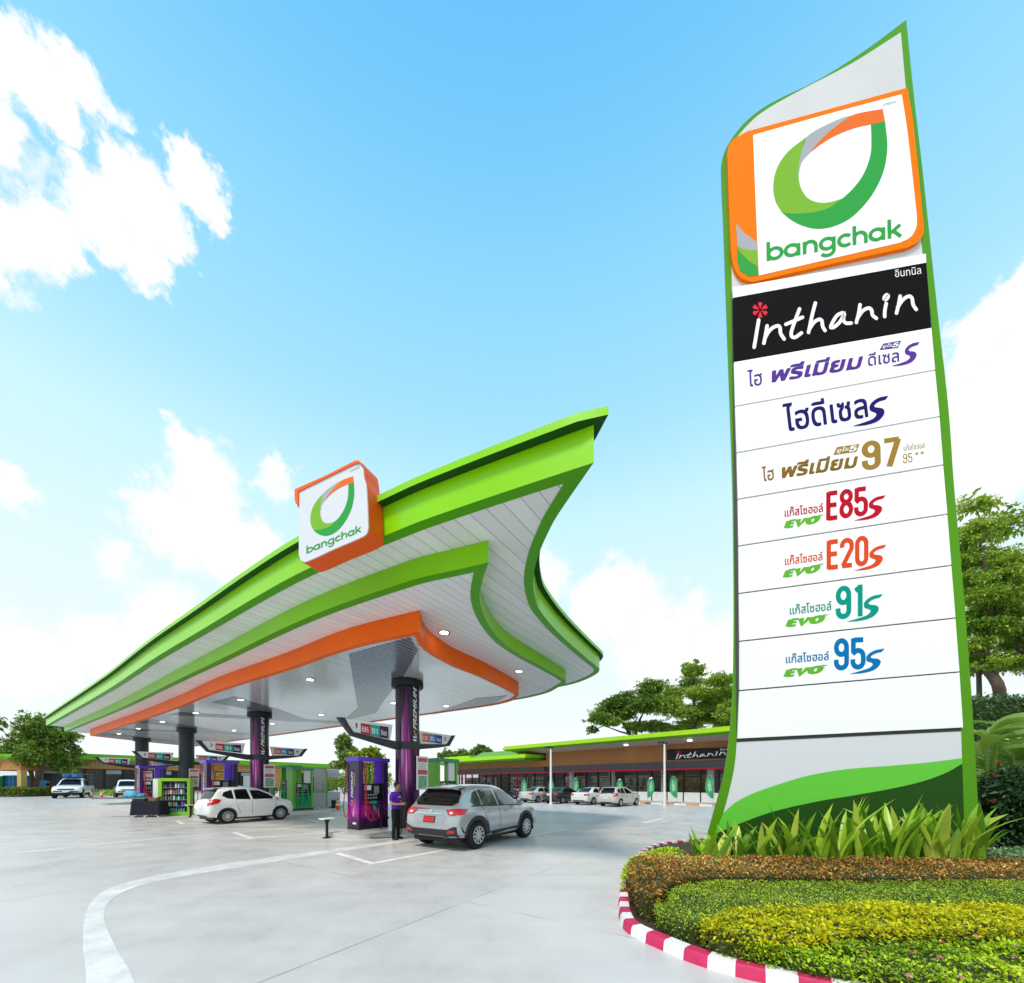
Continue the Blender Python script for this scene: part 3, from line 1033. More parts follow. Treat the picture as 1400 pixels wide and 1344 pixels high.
# orange housing behind, a little larger, reaching up over the top edge
hous = [(180, 447), (500, 305), (790, 158), (830, 152), (862, 180), (884, 330), (903, 400), (914, 560), (926, 832), (910, 893), (862, 930), (560, 1060), (285, 1186), (236, 1176), (209, 1112), (209, 640), (183, 590)]
hp = [(p.x, p.y) for p in spline([(a, b, 0) for a, b in hous], 4, corners=(0, 1, 5, 8, 11, 14, 15, 16), closed=True)]
b_ = MB(); b_.slab([rs(x, y, -0.02) for x, y in hp], -RS.n * 0.34)
b_.build('sign_housing', SIGNO, LS_, world=True, smooth=30)
# top lip coming forward of the face
lip = [(180, 447), (500, 305), (790, 158), (830, 152), (862, 180), (866, 205), (835, 180), (790, 187), (500, 328), (217, 468), (217, 610), (190, 590), (180, 540)]
b_ = MB(); b_.slab([rs(x, y, 0.02) for x, y in lip], -RS.n * 0.04)
b_.build('sign_lip', SIGNO, LS_, world=True)


def rs_drop(x, y, off):
    # map the pylon's emblem crop onto this face: three matching points
    # tip (773,502)->(762,310); left (302,850)->(335,745); bottom (490,1018)->(490,918)
    M3 = rs_drop.m
    return rs(M3[0][0] * x + M3[0][1] * y + M3[0][2], M3[1][0] * x + M3[1][1] * y + M3[1][2], off)


_src = np.array([(773, 502, 1), (302, 850, 1), (490, 1018, 1), (793, 650, 1)], float)
_dst = np.array([(762, 310), (335, 750), (490, 918), (788, 470)], float)
rs_drop.m = np.linalg.lstsq(_src, _dst, rcond=None)[0].T.tolist()
emblem(rs_drop, sf)
b_ = MB()
g_ = aff((293, 1100), (850, 875), (293, 1045), rs, 0.004)
bangchak_into(b_, g_, 0.23)
b_.build('wordmark', LOGOM['emblem_green'], sf, world=True, fixn=False)
b_ = MB()
text_into(b_, 'บางจาก', aff((735, 268), (832, 225), (735, 250), rs, 0.004))
b_.build('thai_wordmark', LOGOM['emblem_green'], sf, world=True, fixn=False)
for o_ in sf.children:
    pass

# ================================================================== COLUMNS
def flame_mat():
    m = bpy.data.materials.new('purple_wrap')
    m.use_nodes = True
    nt = m.node_tree
    b = nt.nodes['Principled BSDF']
    tc = nn(nt, 'ShaderNodeTexCoord')
    sp = nn(nt, 'ShaderNodeSeparateXYZ', Vector=tc.outputs['Object'])
    ang = mth(nt, 'ARCTAN2', sp.outputs[1], sp.outputs[0])
    z = sp.outputs[2]
    # pointed flames of printed film: folded angle against height
    def flame(a0, width, zlo, zhi, ):
        da = mth(nt, 'ABSOLUTE', mth(nt, 'SUBTRACT', ang, a0))
        t = mth(nt, 'DIVIDE', mth(nt, 'SUBTRACT', z, zlo), zhi - zlo)
        wv = mth(nt, 'MULTIPLY', mth(nt, 'POWER', mth(nt, 'SUBTRACT', 1.0, t, clamp=True), 0.7), width)
        inside = maprange(nt, mth(nt, 'SUBTRACT', wv, da), -0.02, 0.05)
        return mth(nt, 'MULTIPLY', inside, maprange(nt, t, -0.02, 0.45))
    base = ramp(nt, maprange(nt, z, 0.3, 5.1, 0, 1, False), [(0.0, (0.012, 0.006, 0.016)), (0.35, (0.055, 0.005, 0.06)), (0.6, (0.025, 0.004, 0.04)), (1.0, (0.012, 0.008, 0.02))])
    c = base
    A0 = -2.42
    c = mixc(nt, flame(A0 + .02, .55, 0.9, 5.0), c, (0.13, 0.005, 0.11))
    c = mixc(nt, flame(A0 - .15, .36, 1.2, 4.3), c, (0.42, 0.012, 0.28))
    c = mixc(nt, flame(A0 - .32, .17, 1.9, 4.15), c, (0.46, 0.24, 0.46))
    c = mixc(nt, flame(A0 + .22, .20, 1.6, 3.7), c, (0.50, 0.02, 0.30))
    c = mixc(nt, flame(A0 + .02, .10, 1.3, 3.2), c, (0.62, 0.42, 0.62))
    c = mixc(nt, flame(A0 + .95, .22, 0.9, 3.4), c, (0.17, 0.01, 0.12))
    c = mixc(nt, flame(A0 - .62, .16, 0.9, 2.6), c, (0.16, 0.12, 0.2))
    nt.links.new(c, b.inputs['Base Color'])
    b.inputs['Roughness'].default_value = 0.2
    b.inputs['Specular IOR Level'].default_value = 0.3
    b.inputs['Coat Weight'].default_value = 0.08
    MATS[m.name] = m
    return m


WRAP = flame_mat()
WHITEINK = M('white_ink', (0.86, 0.86, 0.86), 0.45)
GOLDINK = M('gold_ink', (0.62, 0.38, 0.07), 0.4)
DARKINK = M('dark_ink', (0.02, 0.022, 0.03), 0.5)
PR, PO, PT, PB, PV, PN = (M('red_square', (0.62, 0.02, 0.035), .4), M('coral_square', (0.85, 0.11, 0.06), .4), M('teal_square', (0.0, 0.46, 0.36), .4),
                          M('blue_square', (0.0, 0.30, 0.62), .4), M('purple_square', (0.10, 0.008, 0.13), .4), M('navy_square', (0.015, 0.05, 0.25), .4))
C1 = un(557, 932, 5.25); C1.z = 0
CP = Plane(C1, AX)


def cpl(u, v):
    a, z = CP.loc(u, v)
    return a, z


ARM = {'left': dict(arm=[(461, 980.8), (469.6, 981.4), (474.4, 990.5), (481.7, 1001.4), (540, 1013.6), (552, 1014.6), (552, 1025), (538.8, 1023.9), (479.3, 1005.7)],
                    panel=[(470, 982.6), (535.8, 991), (532.7, 1011), (491.4, 1002.6), (481, 1000)],
                    sq=[[(492, 988.7), (505.4, 990.7), (505.4, 1005.3), (492, 1002.6)], [(505.4, 990.7), (518, 992.4), (518, 1007.9), (505.4, 1005.3)], [(518, 992.4), (530, 994), (530, 1010), (518, 1007.9)]],
                    num=[(484, 995), (487.5, 995.4), (484, 988.6)]),
       'right': dict(arm=[(566, 1017.3), (603.8, 1017.8), (610.4, 1017.8), (616.5, 1005.7), (620.8, 1005.7), (612.9, 1020), (600.7, 1022), (566, 1024.9)],
                     panel=[(571.6, 999), (616.5, 1005.7), (609.8, 1017.2), (574.6, 1017.5)],
                     sq=[[(576.3, 1002.6), (585.4, 1003.4), (585.4, 1014.6), (576.3, 1013.6)], [(585.4, 1003.4), (594.5, 1004.6), (594.5, 1016), (585.4, 1014.6)], [(594.5, 1004.6), (603.2, 1006), (603.2, 1017), (594.5, 1016)]],
                     num=[(606, 1012.6), (608.8, 1012.7), (606, 1007.8)])}
SQT = {'left': [('E85', PR), ('91', PT), ('ดีเซล', PV)], 'right': [('E20', PO), ('95', PB), ('ดีเซล', PN)]}


def column(p, wrapped, nums, label, numlabel=None):
    """in local axes: x along the lanes, y along the canopy"""
    rt = thing('canopy_column', label, 'column', (p.x, p.y, 0), math.atan2(AX.y, AX.x), 'columns carrying the canopy')
    b_ = MB(); b_.lathe([(0.41, 0.14), (0.41, 5.12)], 40)
    b_.build('shaft', WRAP if wrapped else DARKM, rt, smooth=30)
    b_ = MB(); b_.lathe([(0.40, 5.0), (0.53, 5.02), (0.545, 5.05), (0.545, 5.24), (0.40, 5.27)], 40)
    b_.build('column_cap', BLACKP if wrapped else DARKM, rt, smooth=30)
    if wrapped:
        # printed lettering running up the shaft, on the side towards the camera's right
        def bend(x, y, l=0.0):
            a = -2.30 + 0.235 * (0.5 - y) * 2 + 0.62
            a = A_T - 0.31 * (y - 0.5) * 1.0
            r = 0.413 + l
            return (r * math.cos(a), r * math.sin(a), Z0 + x * LZ)
        for s_, A_T_, z0, lz, mt in (('HI', -1.66, 2.93, 0.36, WHITEINK), ('PREMIUM', -1.66, 3.52, 1.40, WHITEINK)):
            A_T, Z0, LZ = A_T_, z0, lz
            b_ = MB()

            def bf(x, y, l=0.0, A_T=A_T_, Z0=z0, LZ=lz):
                a = A_T - 0.36 * (y - 0.5) + 0.0
                r = 0.414 + l
                return (r * math.cos(a), r * math.sin(a), Z0 + (x + 0.06 * y) * LZ)
            text_into(b_, s_, bf, bold=0.02, lift=0.0005)
            b_.build('printed_lettering', mt, rt, fixn=False)
        b_ = MB()
        for t0 in (0.0, 0.55):
            v, f = ribbon2([(0, -.25 + t0 * .2), (.5, .1), (.3, .2), (1, .55 + t0 * .4)], 0.16, caps=False)
            b_.add([bf2 for bf2 in [((0.4145) * math.cos(-1.66 - .36 * (q.y - .4)), 0.4145 * math.sin(-1.66 - .36 * (q.y - .4)), 3.26 + q.x * .24) for q in v]], f)
        b_.build('printed_flash', GOLDINK, rt, fixn=False)
    # price arms
    for side, num in zip(('left', 'right'), nums):
        A_ = ARM[side]
        th = 0.13
        b_ = MB(); b_.slab([(*((cpl(u, v)[0]), -th / 2), cpl(u, v)[1]) for u, v in A_['arm']], (0, th, 0))
        arm = b_.build('price_arm', DARKM, rt, bevel=0.008)
        b_ = MB(); b_.slab([(cpl(u, v)[0], -0.035, cpl(u, v)[1]) for u, v in A_['panel']], (0, 0.07, 0))
        pn = b_.build('price_panel', WHITEP, rt)
        for (txt, mt), sq in zip(SQT[side], A_['sq']):
            for sgn in (-1, 1):
                y = sgn * 0.039
                b_ = MB(); b_.poly([(cpl(u, v)[0], y, cpl(u, v)[1]) for u, v in sq])
                b_.build('fuel_square', mt, pn, fixn=False)
                q = [cpl(u, v) for u, v in sq]
                tl, tr, br, bl = q
                if sgn > 0:
                    tl, tr, br, bl = tr, tl, bl, br
                def fq(x, y_, l=0.0, y0=y, s=sgn):
                    xx = 0.12 + 0.66 * x; yy = 0.22 + 0.5 * y_
                    a = bl[0] + (br[0] - bl[0]) * xx + (tl[0] - bl[0]) * yy
                    z = bl[1] + (br[1] - bl[1]) * xx + (tl[1] - bl[1]) * yy
                    return (a, y0 + s * (0.003 + l), z)
                b_ = MB()
                if txt[0] == 'ด':
                    text_into(b_, txt, fq, bold=0.02)
                else:
                    digits_into(b_, txt, fq, 0.15)
                b_.build('fuel_name', WHITEINK, pn, fixn=False)
        q = [cpl(u, v) for u, v in A_['num']]
        for sgn in (-1, 1):
            def fn_(x, y_, l=0.0, s=sgn):
                if s > 0:
                    x = 1 - x
                return (q[0][0] + (q[1][0] - q[0][0]) * x, s * (0.039 + l), q[0][1] + (q[2][1] - q[0][1]) * y_ + (q[1][1] - q[0][1]) * x)
            b_ = MB(); digits_into(b_, num, fn_, 0.16)
            b_.build('lane_number', DARKINK, pn, fixn=False)
    # collar joining the arms
    b_ = MB(); b_.lathe([(0.425, cpl(552, 1025)[1]), (0.425, cpl(552, 1014.6)[1])], 40, cap=True)
    b_.build('arm_collar', DARKM, rt, smooth=30)
    # notice boards by the shaft
    b_ = MB(); b_.bbox(-0.02, 0.5, -0.50, -0.46, 1.45, 2.62)
    nb = b_.build('notice_board', WHITEP, rt)
    b_ = MB(); b_.bbox(0.02, 0.46, -0.505, -0.5, 2.42, 2.56); b_.bbox(0.02, 0.46, -0.505, -0.5, 1.98, 2.14)
    b_.build('notice_heading', M('notice_red', (0.62, 0.12, 0.14), .5), nb)
    b_ = MB(); b_.bbox(0.04, 0.44, -0.505, -0.5, 1.5, 1.94)
    b_.build('notice_picture', M('notice_green', (0.25, 0.45, 0.36), .5, var=.3, vscale=9), nb)
    b_ = MB()
    for k in range(6):
        b_.bbox(0.04, 0.36 + .06 * (k % 2), -0.505, -0.5, 2.36 - .055 * k, 2.375 - .055 * k)
    b_.build('notice_lines', M('notice_grey', (0.3, 0.3, 0.32), .5), nb)
    return rt


CB = [10.56, 21.62, 32.18, 42.15]
CA = [9.34, 9.46, 9.67, 9.80]
column(ab(CA[0], CB[0]), True, ('1', '2'), 'round column wrapped in black and magenta film, nearest one, with lane signs 1 and 2')
column(ab(CA[1], CB[1]), True, ('3', '4'), 'round column wrapped in magenta film rising behind the white hatchback, with lane signs 3 and 4')
column(ab(CA[2], CB[2]), False, ('5', '6'), 'plain charcoal column third from the camera, with lane signs 5 and 6')
column(ab(CA[3], CB[3]), False, ('7', '8'), 'plain charcoal column farthest from the camera, above the green framed display rack')

# ================================================================== PRICE PYLON
PYP = Plane((9.72, 8.0), (-2725, 525))


def py(u, v, off=0.0):
    return PYP(u, v, off)


def z1(x, y): return (960 + x / 3.1818, y / 3.1818)
def p1(x, y, off=0.0): return py(*z1(x, y), off)


PYL = thing('price_pylon', 'very tall leaning white and lime fuel sign pylon with logo box above stacked panels', 'pylon sign', py(1150, 1175))
PGREEN = M('pylon_green', (0.085, 0.285, 0.002), rough=0.35, coat=0.1, spec=0.15, var=0.06, vscale=0.5)
left_o = [(1239, 27), (1180, 70.7), (1117, 110), (1054, 141), (1022.9, 163), (1000, 190), (989, 212), (986.7, 228), (990, 314), (993.5, 415), (1002, 660), (1003.8, 780), (1004, 860), (1002.5, 940), (998, 1003), (990, 1060), (977, 1108), (960, 1169)]
right_o = [(1341, 1181), (1340, 1160), (1337, 1095), (1332, 1013), (1327.5, 938), (1315, 781), (1304, 659), (1297, 560), (1282, 427), (1261.7, 235.7), (1249, 126)]
ol = left_o + right_o
olp = [(p.x, p.y) for p in spline([(a, b, 0) for a, b in ol], 5, corners=(0, 17, 18), closed=True)]
b_ = MB(); b_.slab([py(u, v, 0) for u, v in olp], -PYP.n * 0.06)
b_.build('pylon_body', PGREEN, PYL, world=True, smooth=30)
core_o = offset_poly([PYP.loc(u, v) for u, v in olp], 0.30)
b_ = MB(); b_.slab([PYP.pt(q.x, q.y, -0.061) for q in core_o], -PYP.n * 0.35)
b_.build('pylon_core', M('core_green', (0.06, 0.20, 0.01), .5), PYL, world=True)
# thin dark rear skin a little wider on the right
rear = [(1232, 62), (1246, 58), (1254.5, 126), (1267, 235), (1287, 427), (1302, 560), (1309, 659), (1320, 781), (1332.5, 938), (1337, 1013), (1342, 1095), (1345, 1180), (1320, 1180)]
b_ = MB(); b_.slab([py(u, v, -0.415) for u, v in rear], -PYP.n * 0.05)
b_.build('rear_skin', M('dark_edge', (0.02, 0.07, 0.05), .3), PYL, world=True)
# white upper field
up = [(1231, 45.6), (1164, 88), (1085.7, 129), (1038.6, 157), (1012, 183), (1001, 201), (996, 222), (999, 333), (1001, 415), (1270, 415), (1258.6, 330), (1238.5, 129)]
upp = [(p.x, p.y) for p in spline([(a, b, 0) for a, b in up], 4, corners=(0, 8, 9), closed=True)]
b_ = MB(); b_.slab([py(u, v, 0.012) for u, v in upp], -PYP.n * 0.01)
b_.build('upper_field', M('satin_grey_white', (0.62, 0.61, 0.61), .45, var=.04, vscale=.8), PYL, world=True)
# orange logo box
box = [(105, 690), (112, 655), (130, 630), (190, 595), (530, 503), (880, 408), (905, 560), (948, 980), (950, 1030), (930, 1070), (880, 1097), (560, 1166), (215, 1245), (165, 1227), (132, 1180), (120, 1100), (112, 900)]
bp_ = [(p.x, p.y) for p in spline([(a, b, 0) for a, b in box], 4, corners=(0, 3, 5, 7, 10, 12, 15), closed=True)]
b_ = MB(); b_.slab([p1(x, y, 0.075) for x, y in bp_], -PYP.n * 0.065)
lb = b_.build('logo_box', M('logo_orange', (0.93, 0.185, 0.001), .5, spec=.06), PYL, world=True, smooth=30)
wf = [(215, 612), (535, 523), (855, 438), (880, 600), (920, 960), (918, 1010), (895, 1052), (850, 1077), (560, 1144), (240, 1218), (226, 900)]
wp = [(p.x, p.y) for p in spline([(a, b, 0) for a, b in wf], 4, corners=(0, 2, 4, 7, 9), closed=True)]
b_ = MB(); b_.poly([p1(x, y, 0.079) for x, y in wp])
b_.build('logo_field', M('logo_white', (0.90, 0.90, 0.90), .35), lb, world=True, fixn=False)
for nm, pts, mt in (('corner_grey', [(142, 994), (180, 1038), (230, 1072), (232, 1108), (190, 1108), (148, 1092)], LOGOM['emblem_grey']),
                    ('corner_lime', [(148, 1092), (190, 1108), (232, 1108), (235, 1180), (195, 1155), (165, 1125)], LOGOM['emblem_lime']),
                    ('corner_green', [(145, 1096), (165, 1127), (195, 1157), (235, 1182), (239, 1217), (195, 1222), (160, 1198), (148, 1160)], LOGOM['emblem_green'])):
    b_ = MB(); b_.poly([p1(x, y, 0.0795) for x, y in pts])
    b_.build(nm, mt, lb, world=True, fixn=False)
emblem(lambda x, y, off: p1(x, y, 0.082), lb)
b_ = MB()
bangchak_into(b_, aff((275, 1157), (855, 1051), (274, 1101), p1, 0.083), 0.25)
b_.build('wordmark', LOGOM['emblem_green'], lb, world=True, fixn=False)
b_ = MB()
text_into(b_, 'บางจาก', aff((775, 490), (828, 478), (775, 480), p1, 0.083))
b_.build('thai_wordmark', LOGOM['emblem_green'], lb, world=True, fixn=False)

PWHITE = M('fuel_panel_white', (0.92, 0.92, 0.92), .4)


def panel(tl, tr, br, bl, mat, name='fuel_panel', off=0.06, gap=0.9):
    """gap: pixels left open along the lower edge for the dark joint"""
    bl = (bl[0], bl[1] - gap); br = (br[0], br[1] - gap); tl = (tl[0], tl[1] + gap); tr = (tr[0], tr[1] + gap)
    b_ = MB(); b_.slab([py(*p, off) for p in (tl, tr, br, bl)], -PYP.n * (off - 0.012))
    return b_.build(name, mat, PYL, world=True, fixn=True)


SEP = [((1000, 397.6), (1262.5, 352)), ((1001.2, 411.4), (1263, 364)), ((1002.4, 498), (1270, 451.7)), ((1004, 559), (1275, 510)), ((1006, 622), (1281, 573)), ((1007.5, 685), (1286, 638.7)),
       ((1008.5, 748.5), (1291.6, 705.4)), ((1009, 813), (1297, 775)), ((1009.7, 878), (1302.6, 846.5)), ((1009.7, 945), (1308, 919.7)), ((1007, 1011), (1313, 996))]
b_ = MB(); b_.slab([py(*p, 0.02) for p in (SEP[0][0], SEP[0][1], (1313.2, 999.5), (1007, 1014.5))], -PYP.n * 0.008)
b_.build('joint_backing', M('joint_dark', (0.06, 0.065, 0.06), .6), PYL, world=True)
panel(SEP[0][0], SEP[0][1], SEP[1][1], SEP[1][0], PWHITE, 'top_strip', gap=0.0)
pan = []
for k in range(1, 10):
    pan.append(panel(SEP[k][0], SEP[k][1], SEP[k + 1][1], SEP[k + 1][0], M('panel_black', (0.009, 0.007, 0.008), .6, spec=.03) if k == 1 else PWHITE, 'brand_panel' if k == 1 else 'fuel_panel', gap=0.25 if k == 1 else 1.0))
# brand panel lettering
def zi(x, y): return (1000 + x / 5.0, 370 + y / 5.0)
def pi_(x, y, off=0.0): return py(*zi(x, y), 0.064 + off)


mw, mr = MB(), MB()
inthanin_into(mw, mr, pi_, 24)
mw.build('script_lettering', WHITEINK, pan[0], world=True, fixn=False)
mr.build('flower', M('flower_red', (0.75, 0.01, 0.03), .4), pan[0], world=True, fixn=False)
b_ = MB(); text_into(b_, 'อินทนิล', aff((1104, 72), (1280, 48), (1100, 22), pi_))
b_.build('thai_lettering', WHITEINK, pan[0], world=True, fixn=False)


def inkmat(n_, c): return M('ink_' + n_, tuple(q * .82 for q in c), .5, spec=.06)


PUR, NAV, GLD = inkmat('purple', (0.13, 0.045, 0.36)), inkmat('navy', (0.022, 0.012, 0.17)), inkmat('gold', (0.42, 0.24, 0.04))
GLDK = inkmat('dark_gold', (0.30, 0.16, 0.02))
RED, ORG, TEA, BLU, EVO = inkmat('red', (0.62, 0.006, 0.028)), inkmat('orange', (0.87, 0.085, 0.02)), inkmat('teal', (0.0, 0.36, 0.28)), inkmat('blue', (0.0, 0.20, 0.54)), inkmat('evo_green', (0.16, 0.52, 0.04))


def T(parent, txt, bl, br, tl, mat, bold=0.0, name='lettering', lift=0.063):
    b_ = MB(); text_into(b_, txt, aff(bl, br, tl, py, lift), bold=bold)
    return b_.build(name, mat, parent, world=True, fixn=False)


def D(parent, txt, bl, br, tl, mat, wd=0.125, name='lettering', lift=0.063):
    b_ = MB(); digits_into(b_, txt, aff(bl, br, tl, py, lift), wd)
    return b_.build(name, mat, parent, world=True, fixn=False)


def S_(parent, tail, tip, mat):
    b_ = MB(); swoosh_into(b_, lambda u, v, l: py(u, v, 0.0645 + l), tail, tip)
    return b_.build('flourish', mat, parent, world=True, fixn=False)


def badge(parent, pts, mat):
    b_ = MB(); b_.poly([py(*p, 0.063) for p in pts])
    b_.build('badge', mat, parent, world=True, fixn=False)
    (a, b, c, d) = pts     # bl, tl, tr, br
    bl = (a[0] + (d[0] - a[0]) * .10, a[1] + (d[1] - a[1]) * .10 - 1.0); br = (a[0] + (d[0] - a[0]) * .60, a[1] + (d[1] - a[1]) * .60 - 1.0)
    tl = (bl[0] + (b[0] - a[0]) * .74, bl[1] + (b[1] - a[1]) * .74)
    T(parent, 'ยูโร', bl, br, tl, WHITEINK, 0.02, 'badge_lettering', 0.0645)
    bl = (a[0] + (d[0] - a[0]) * .66, a[1] + (d[1] - a[1]) * .66 - 1.3); br = (a[0] + (d[0] - a[0]) * .93, a[1] + (d[1] - a[1]) * .93 - 1.3)
    tl = (bl[0] + (b[0] - a[0]) * .74, bl[1] + (b[1] - a[1]) * .74)
    D(parent, '5', bl, br, tl, WHITEINK, 0.18, 'badge_number', 0.0645)


# row: premium diesel
P = pan[1]
T(P, 'ไฮ', (1021, 533), (1040.8, 530), (1020, 510.3), PUR, 0.006)
T(P, 'พรีเมียม', (1049.4, 527.8), (1173, 508), (1055.5, 504.5), PUR, 0.028)
T(P, 'ดีเซล', (1184, 505), (1226, 498.5), (1183.6, 487), PUR, 0.006)
S_(P, (1215, 505), (1254, 472), PUR)
badge(P, [(1199.5, 483), (1204.5, 474.3), (1229, 470), (1224.6, 480)], PUR)
# row: diesel
P = pan[2]
T(P, 'ไฮดีเซล', (1071.8, 594.3), (1184.5, 574), (1067.3, 556.3), NAV, 0.012)
S_(P, (1161.8, 586.4), (1211.7, 545), NAV)
# row: premium 97
P = pan[3]
T(P, 'ไฮ', (1040.7, 661.2), (1057, 658.6), (1039.2, 641.4), GLDK, 0.006)
T(P, 'พรีเมียม', (1063.9, 657.6), (1167, 642.3), (1068.5, 636.3), GLDK, 0.028)
badge(P, [(1137, 625.5), (1141.5, 614.6), (1172.5, 610), (1168.3, 621)], GLD)
D(P, '97', (1177, 646), (1225.5, 639), (1176.2, 608.5), GLD, 0.17)
T(P, 'แก๊สโซฮอล์', (1232.5, 620), (1261, 615.7), (1232, 611.5), GLD, 0.0)
D(P, '95', (1231.4, 637), (1244, 635.2), (1231.2, 624), GLD, 0.10)
D(P, '++', (1247.5, 627.5), (1261, 625.3), (1247.4, 620.5), GLD, 0.14)
# evo rows
for k, (txt, th_, evo, big, s_, mt) in enumerate([
        ('E85', ((1071, 709.3), (1123.5, 702.3), (1070.3, 696.5)), ((1071.7, 724.3), (1114.5, 717.3), (1075.5, 714.5)), ((1127.9, 714), (1182.3, 706.5), (1128, 676)), ((1163.6, 714.6), (1207.9, 680)), RED),
        ('E20', ((1071.4, 774.8), (1122.8, 768), (1070.7, 762)), ((1070.3, 791.2), (1114.5, 783.8), (1074.3, 781.5)), ((1128.6, 780.7), (1183.3, 774), (1128.6, 742)), ((1164, 782.4), (1208.9, 747)), ORG),
        ('91', ((1078, 842), (1134.8, 835.7), (1077.5, 828.5)), ((1074.3, 858.3), (1121, 852.5), (1078, 848.5)), ((1141, 848), (1176.5, 843.8), (1141, 805)), ((1154, 851.7), (1204, 814)), TEA),
        ('95', ((1072.6, 908), (1131.3, 903.4), (1072.2, 895)), ((1071.7, 926.2), (1119, 920.8), (1075.6, 916.5)), ((1138.6, 917), (1179, 915), (1138.6, 875.5)), ((1157.9, 922.6), (1206.4, 888)), BLU)]):
    P = pan[4 + k]
    T(P, 'แก๊สโซฮอล์', *th_, mt, 0.008)
    D(P, 'EVO', *evo, EVO, 0.30, 'evo_lettering')
    # speed tail on the O
    bl, br, tl = evo
    ga = aff(bl, br, tl, py, 0.0652)
    b_ = MB()
    b_.poly([ga(.86, .98), ga(1.02, .92), ga(1.16, 1.0), ga(1.0, 1.12)])
    b_.poly([ga(.92, .70), ga(1.0, .66), ga(1.10, .74), ga(1.0, .82)])
    b_.build('speed_tail', EVO, P, world=True, fixn=False)
    D(P, txt, *big, mt, 0.165)
    S_(P, *s_, mt)
# base
base_l = [(1007, 1014.8), (1005, 1040), (1000.8, 1065), (989, 1111), (979, 1138), (967, 1169)]
base_r = [(1319, 1180), (1316.5, 1095), (1314.6, 1044), (1313.2, 999.8)]
b_ = MB(); b_.slab([py(*p, 0.012) for p in [(p.x, p.y) for p in spline([(a, b, 0) for a, b in base_l], 4)] + base_r], -PYP.n * 0.01)
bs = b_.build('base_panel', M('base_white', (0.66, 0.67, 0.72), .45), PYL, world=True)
wt_ = spline([(a, b, 0) for a, b in [(989, 1111), (1005.7, 1096.7), (1032, 1083.5), (1065, 1072), (1104, 1060.5), (1153.6, 1052), (1219, 1046.7), (1268.6, 1042.4), (1314.6, 1036.5)]], 5)
wb_ = spline([(a, b, 0) for a, b in [(976, 1141), (1005.7, 1128), (1055, 1110), (1120.7, 1095), (1170, 1086.8), (1219, 1078), (1258.8, 1068.7), (1291.6, 1057), (1314.8, 1044)]], 5)
b_ = MB()
nw = len(wt_)
b_.add([py(p.x, p.y, 0.015) for p in wt_] + [py(p.x, p.y, 0.015) for p in wb_], [(i, i + 1, nw + i + 1, nw + i) for i in range(nw - 1)])
b_.build('lime_wave', M('wave_lime', (0.13, 0.55, 0.05), .4, spec=.12), bs, world=True, fixn=False)
b_ = MB()
gb = [(976 + (1319 - 976) * k / (nw - 1) - (9 * (1 - k / (nw - 1))), 1169 + 11 * k / (nw - 1)) for k in range(nw)]
b_.add([py(p.x, p.y, 0.0155) for p in wb_] + [py(u, v, 0.0155) for u, v in gb], [(i, i + 1, nw + i + 1, nw + i) for i in range(nw - 1)])
b_.build('dark_wave', M('wave_dark', (0.018, 0.07, 0.008), .5, spec=.1), bs, world=True, fixn=False)

# ================================================================== VEHICLES
RUBBER = M('tyre_rubber', (0.012, 0.012, 0.013), rough=0.75, bump=.1)
GLASSD = M('tinted_glass', (0.004, 0.0045, 0.005), rough=0.03, spec=0.35)
GLASSC = M('clear_car_glass', (0.05, 0.06, 0.07), rough=0.03, spec=0.9, coat=0.8)
TAILR = M('tail_lamp_red', (0.55, 0.008, 0.015), rough=0.12, coat=0.8)
TAILW = M('lamp_clear', (0.8, 0.8, 0.8), rough=0.1, coat=0.8)
RIM = M('alloy_rim', (0.62, 0.63, 0.64), rough=0.28, metal=0.7)
RIMD = M('dark_alloy', (0.03, 0.03, 0.032), rough=0.3, metal=0.3)
TRIM = M('dark_trim', (0.03, 0.032, 0.036), rough=0.5)
CHROME = M('chrome', (0.8, 0.8, 0.82), rough=0.12, metal=1.0)
PLATER = M('red_number_plate', (0.62, 0.02, 0.03), rough=0.5)
PLATEW = M('white_number_plate', (0.75, 0.75, 0.75), rough=0.5)


def car_paint(name, col, metal=0.0, rough=0.3):
    m = M(name, col, rough=rough, metal=metal, coat=1.0, spec=0.4)
    return m


def interp_stations(st, n):
    """st: list of tuples by x; Catmull-like smooth interpolation to n stations per gap"""
    out = []
    for i in range(len(st) - 1):
        p0 = st[max(i - 1, 0)]; p1 = st[i]; p2 = st[i + 1]; p3 = st[min(i + 2, len(st) - 1)]
        for k in range(n):
            t = k / n
            row = []
            dx = p2[0] - p1[0]
            for c in range(len(p1)):
                m1 = (p2[c] - p0[c]) / max(p2[0] - p0[0], 1e-6) * dx
                m2 = (p3[c] - p1[c]) / max(p3[0] - p1[0], 1e-6) * dx
                # keep monotone
                dl = p2[c] - p1[c]
                if dl == 0:
                    m1 = m2 = 0
                else:
                    m1 = max(min(m1 / dl, 2.5), 0) * dl; m2 = max(min(m2 / dl, 2.5), 0) * dl
                row.append((2 * t ** 3 - 3 * t ** 2 + 1) * p1[c] + (t ** 3 - 2 * t ** 2 + t) * m1 + (-2 * t ** 3 + 3 * t ** 2) * p2[c] + (t ** 3 - t ** 2) * m2)
            out.append(tuple(row))
    out.append(st[-1])
    return out


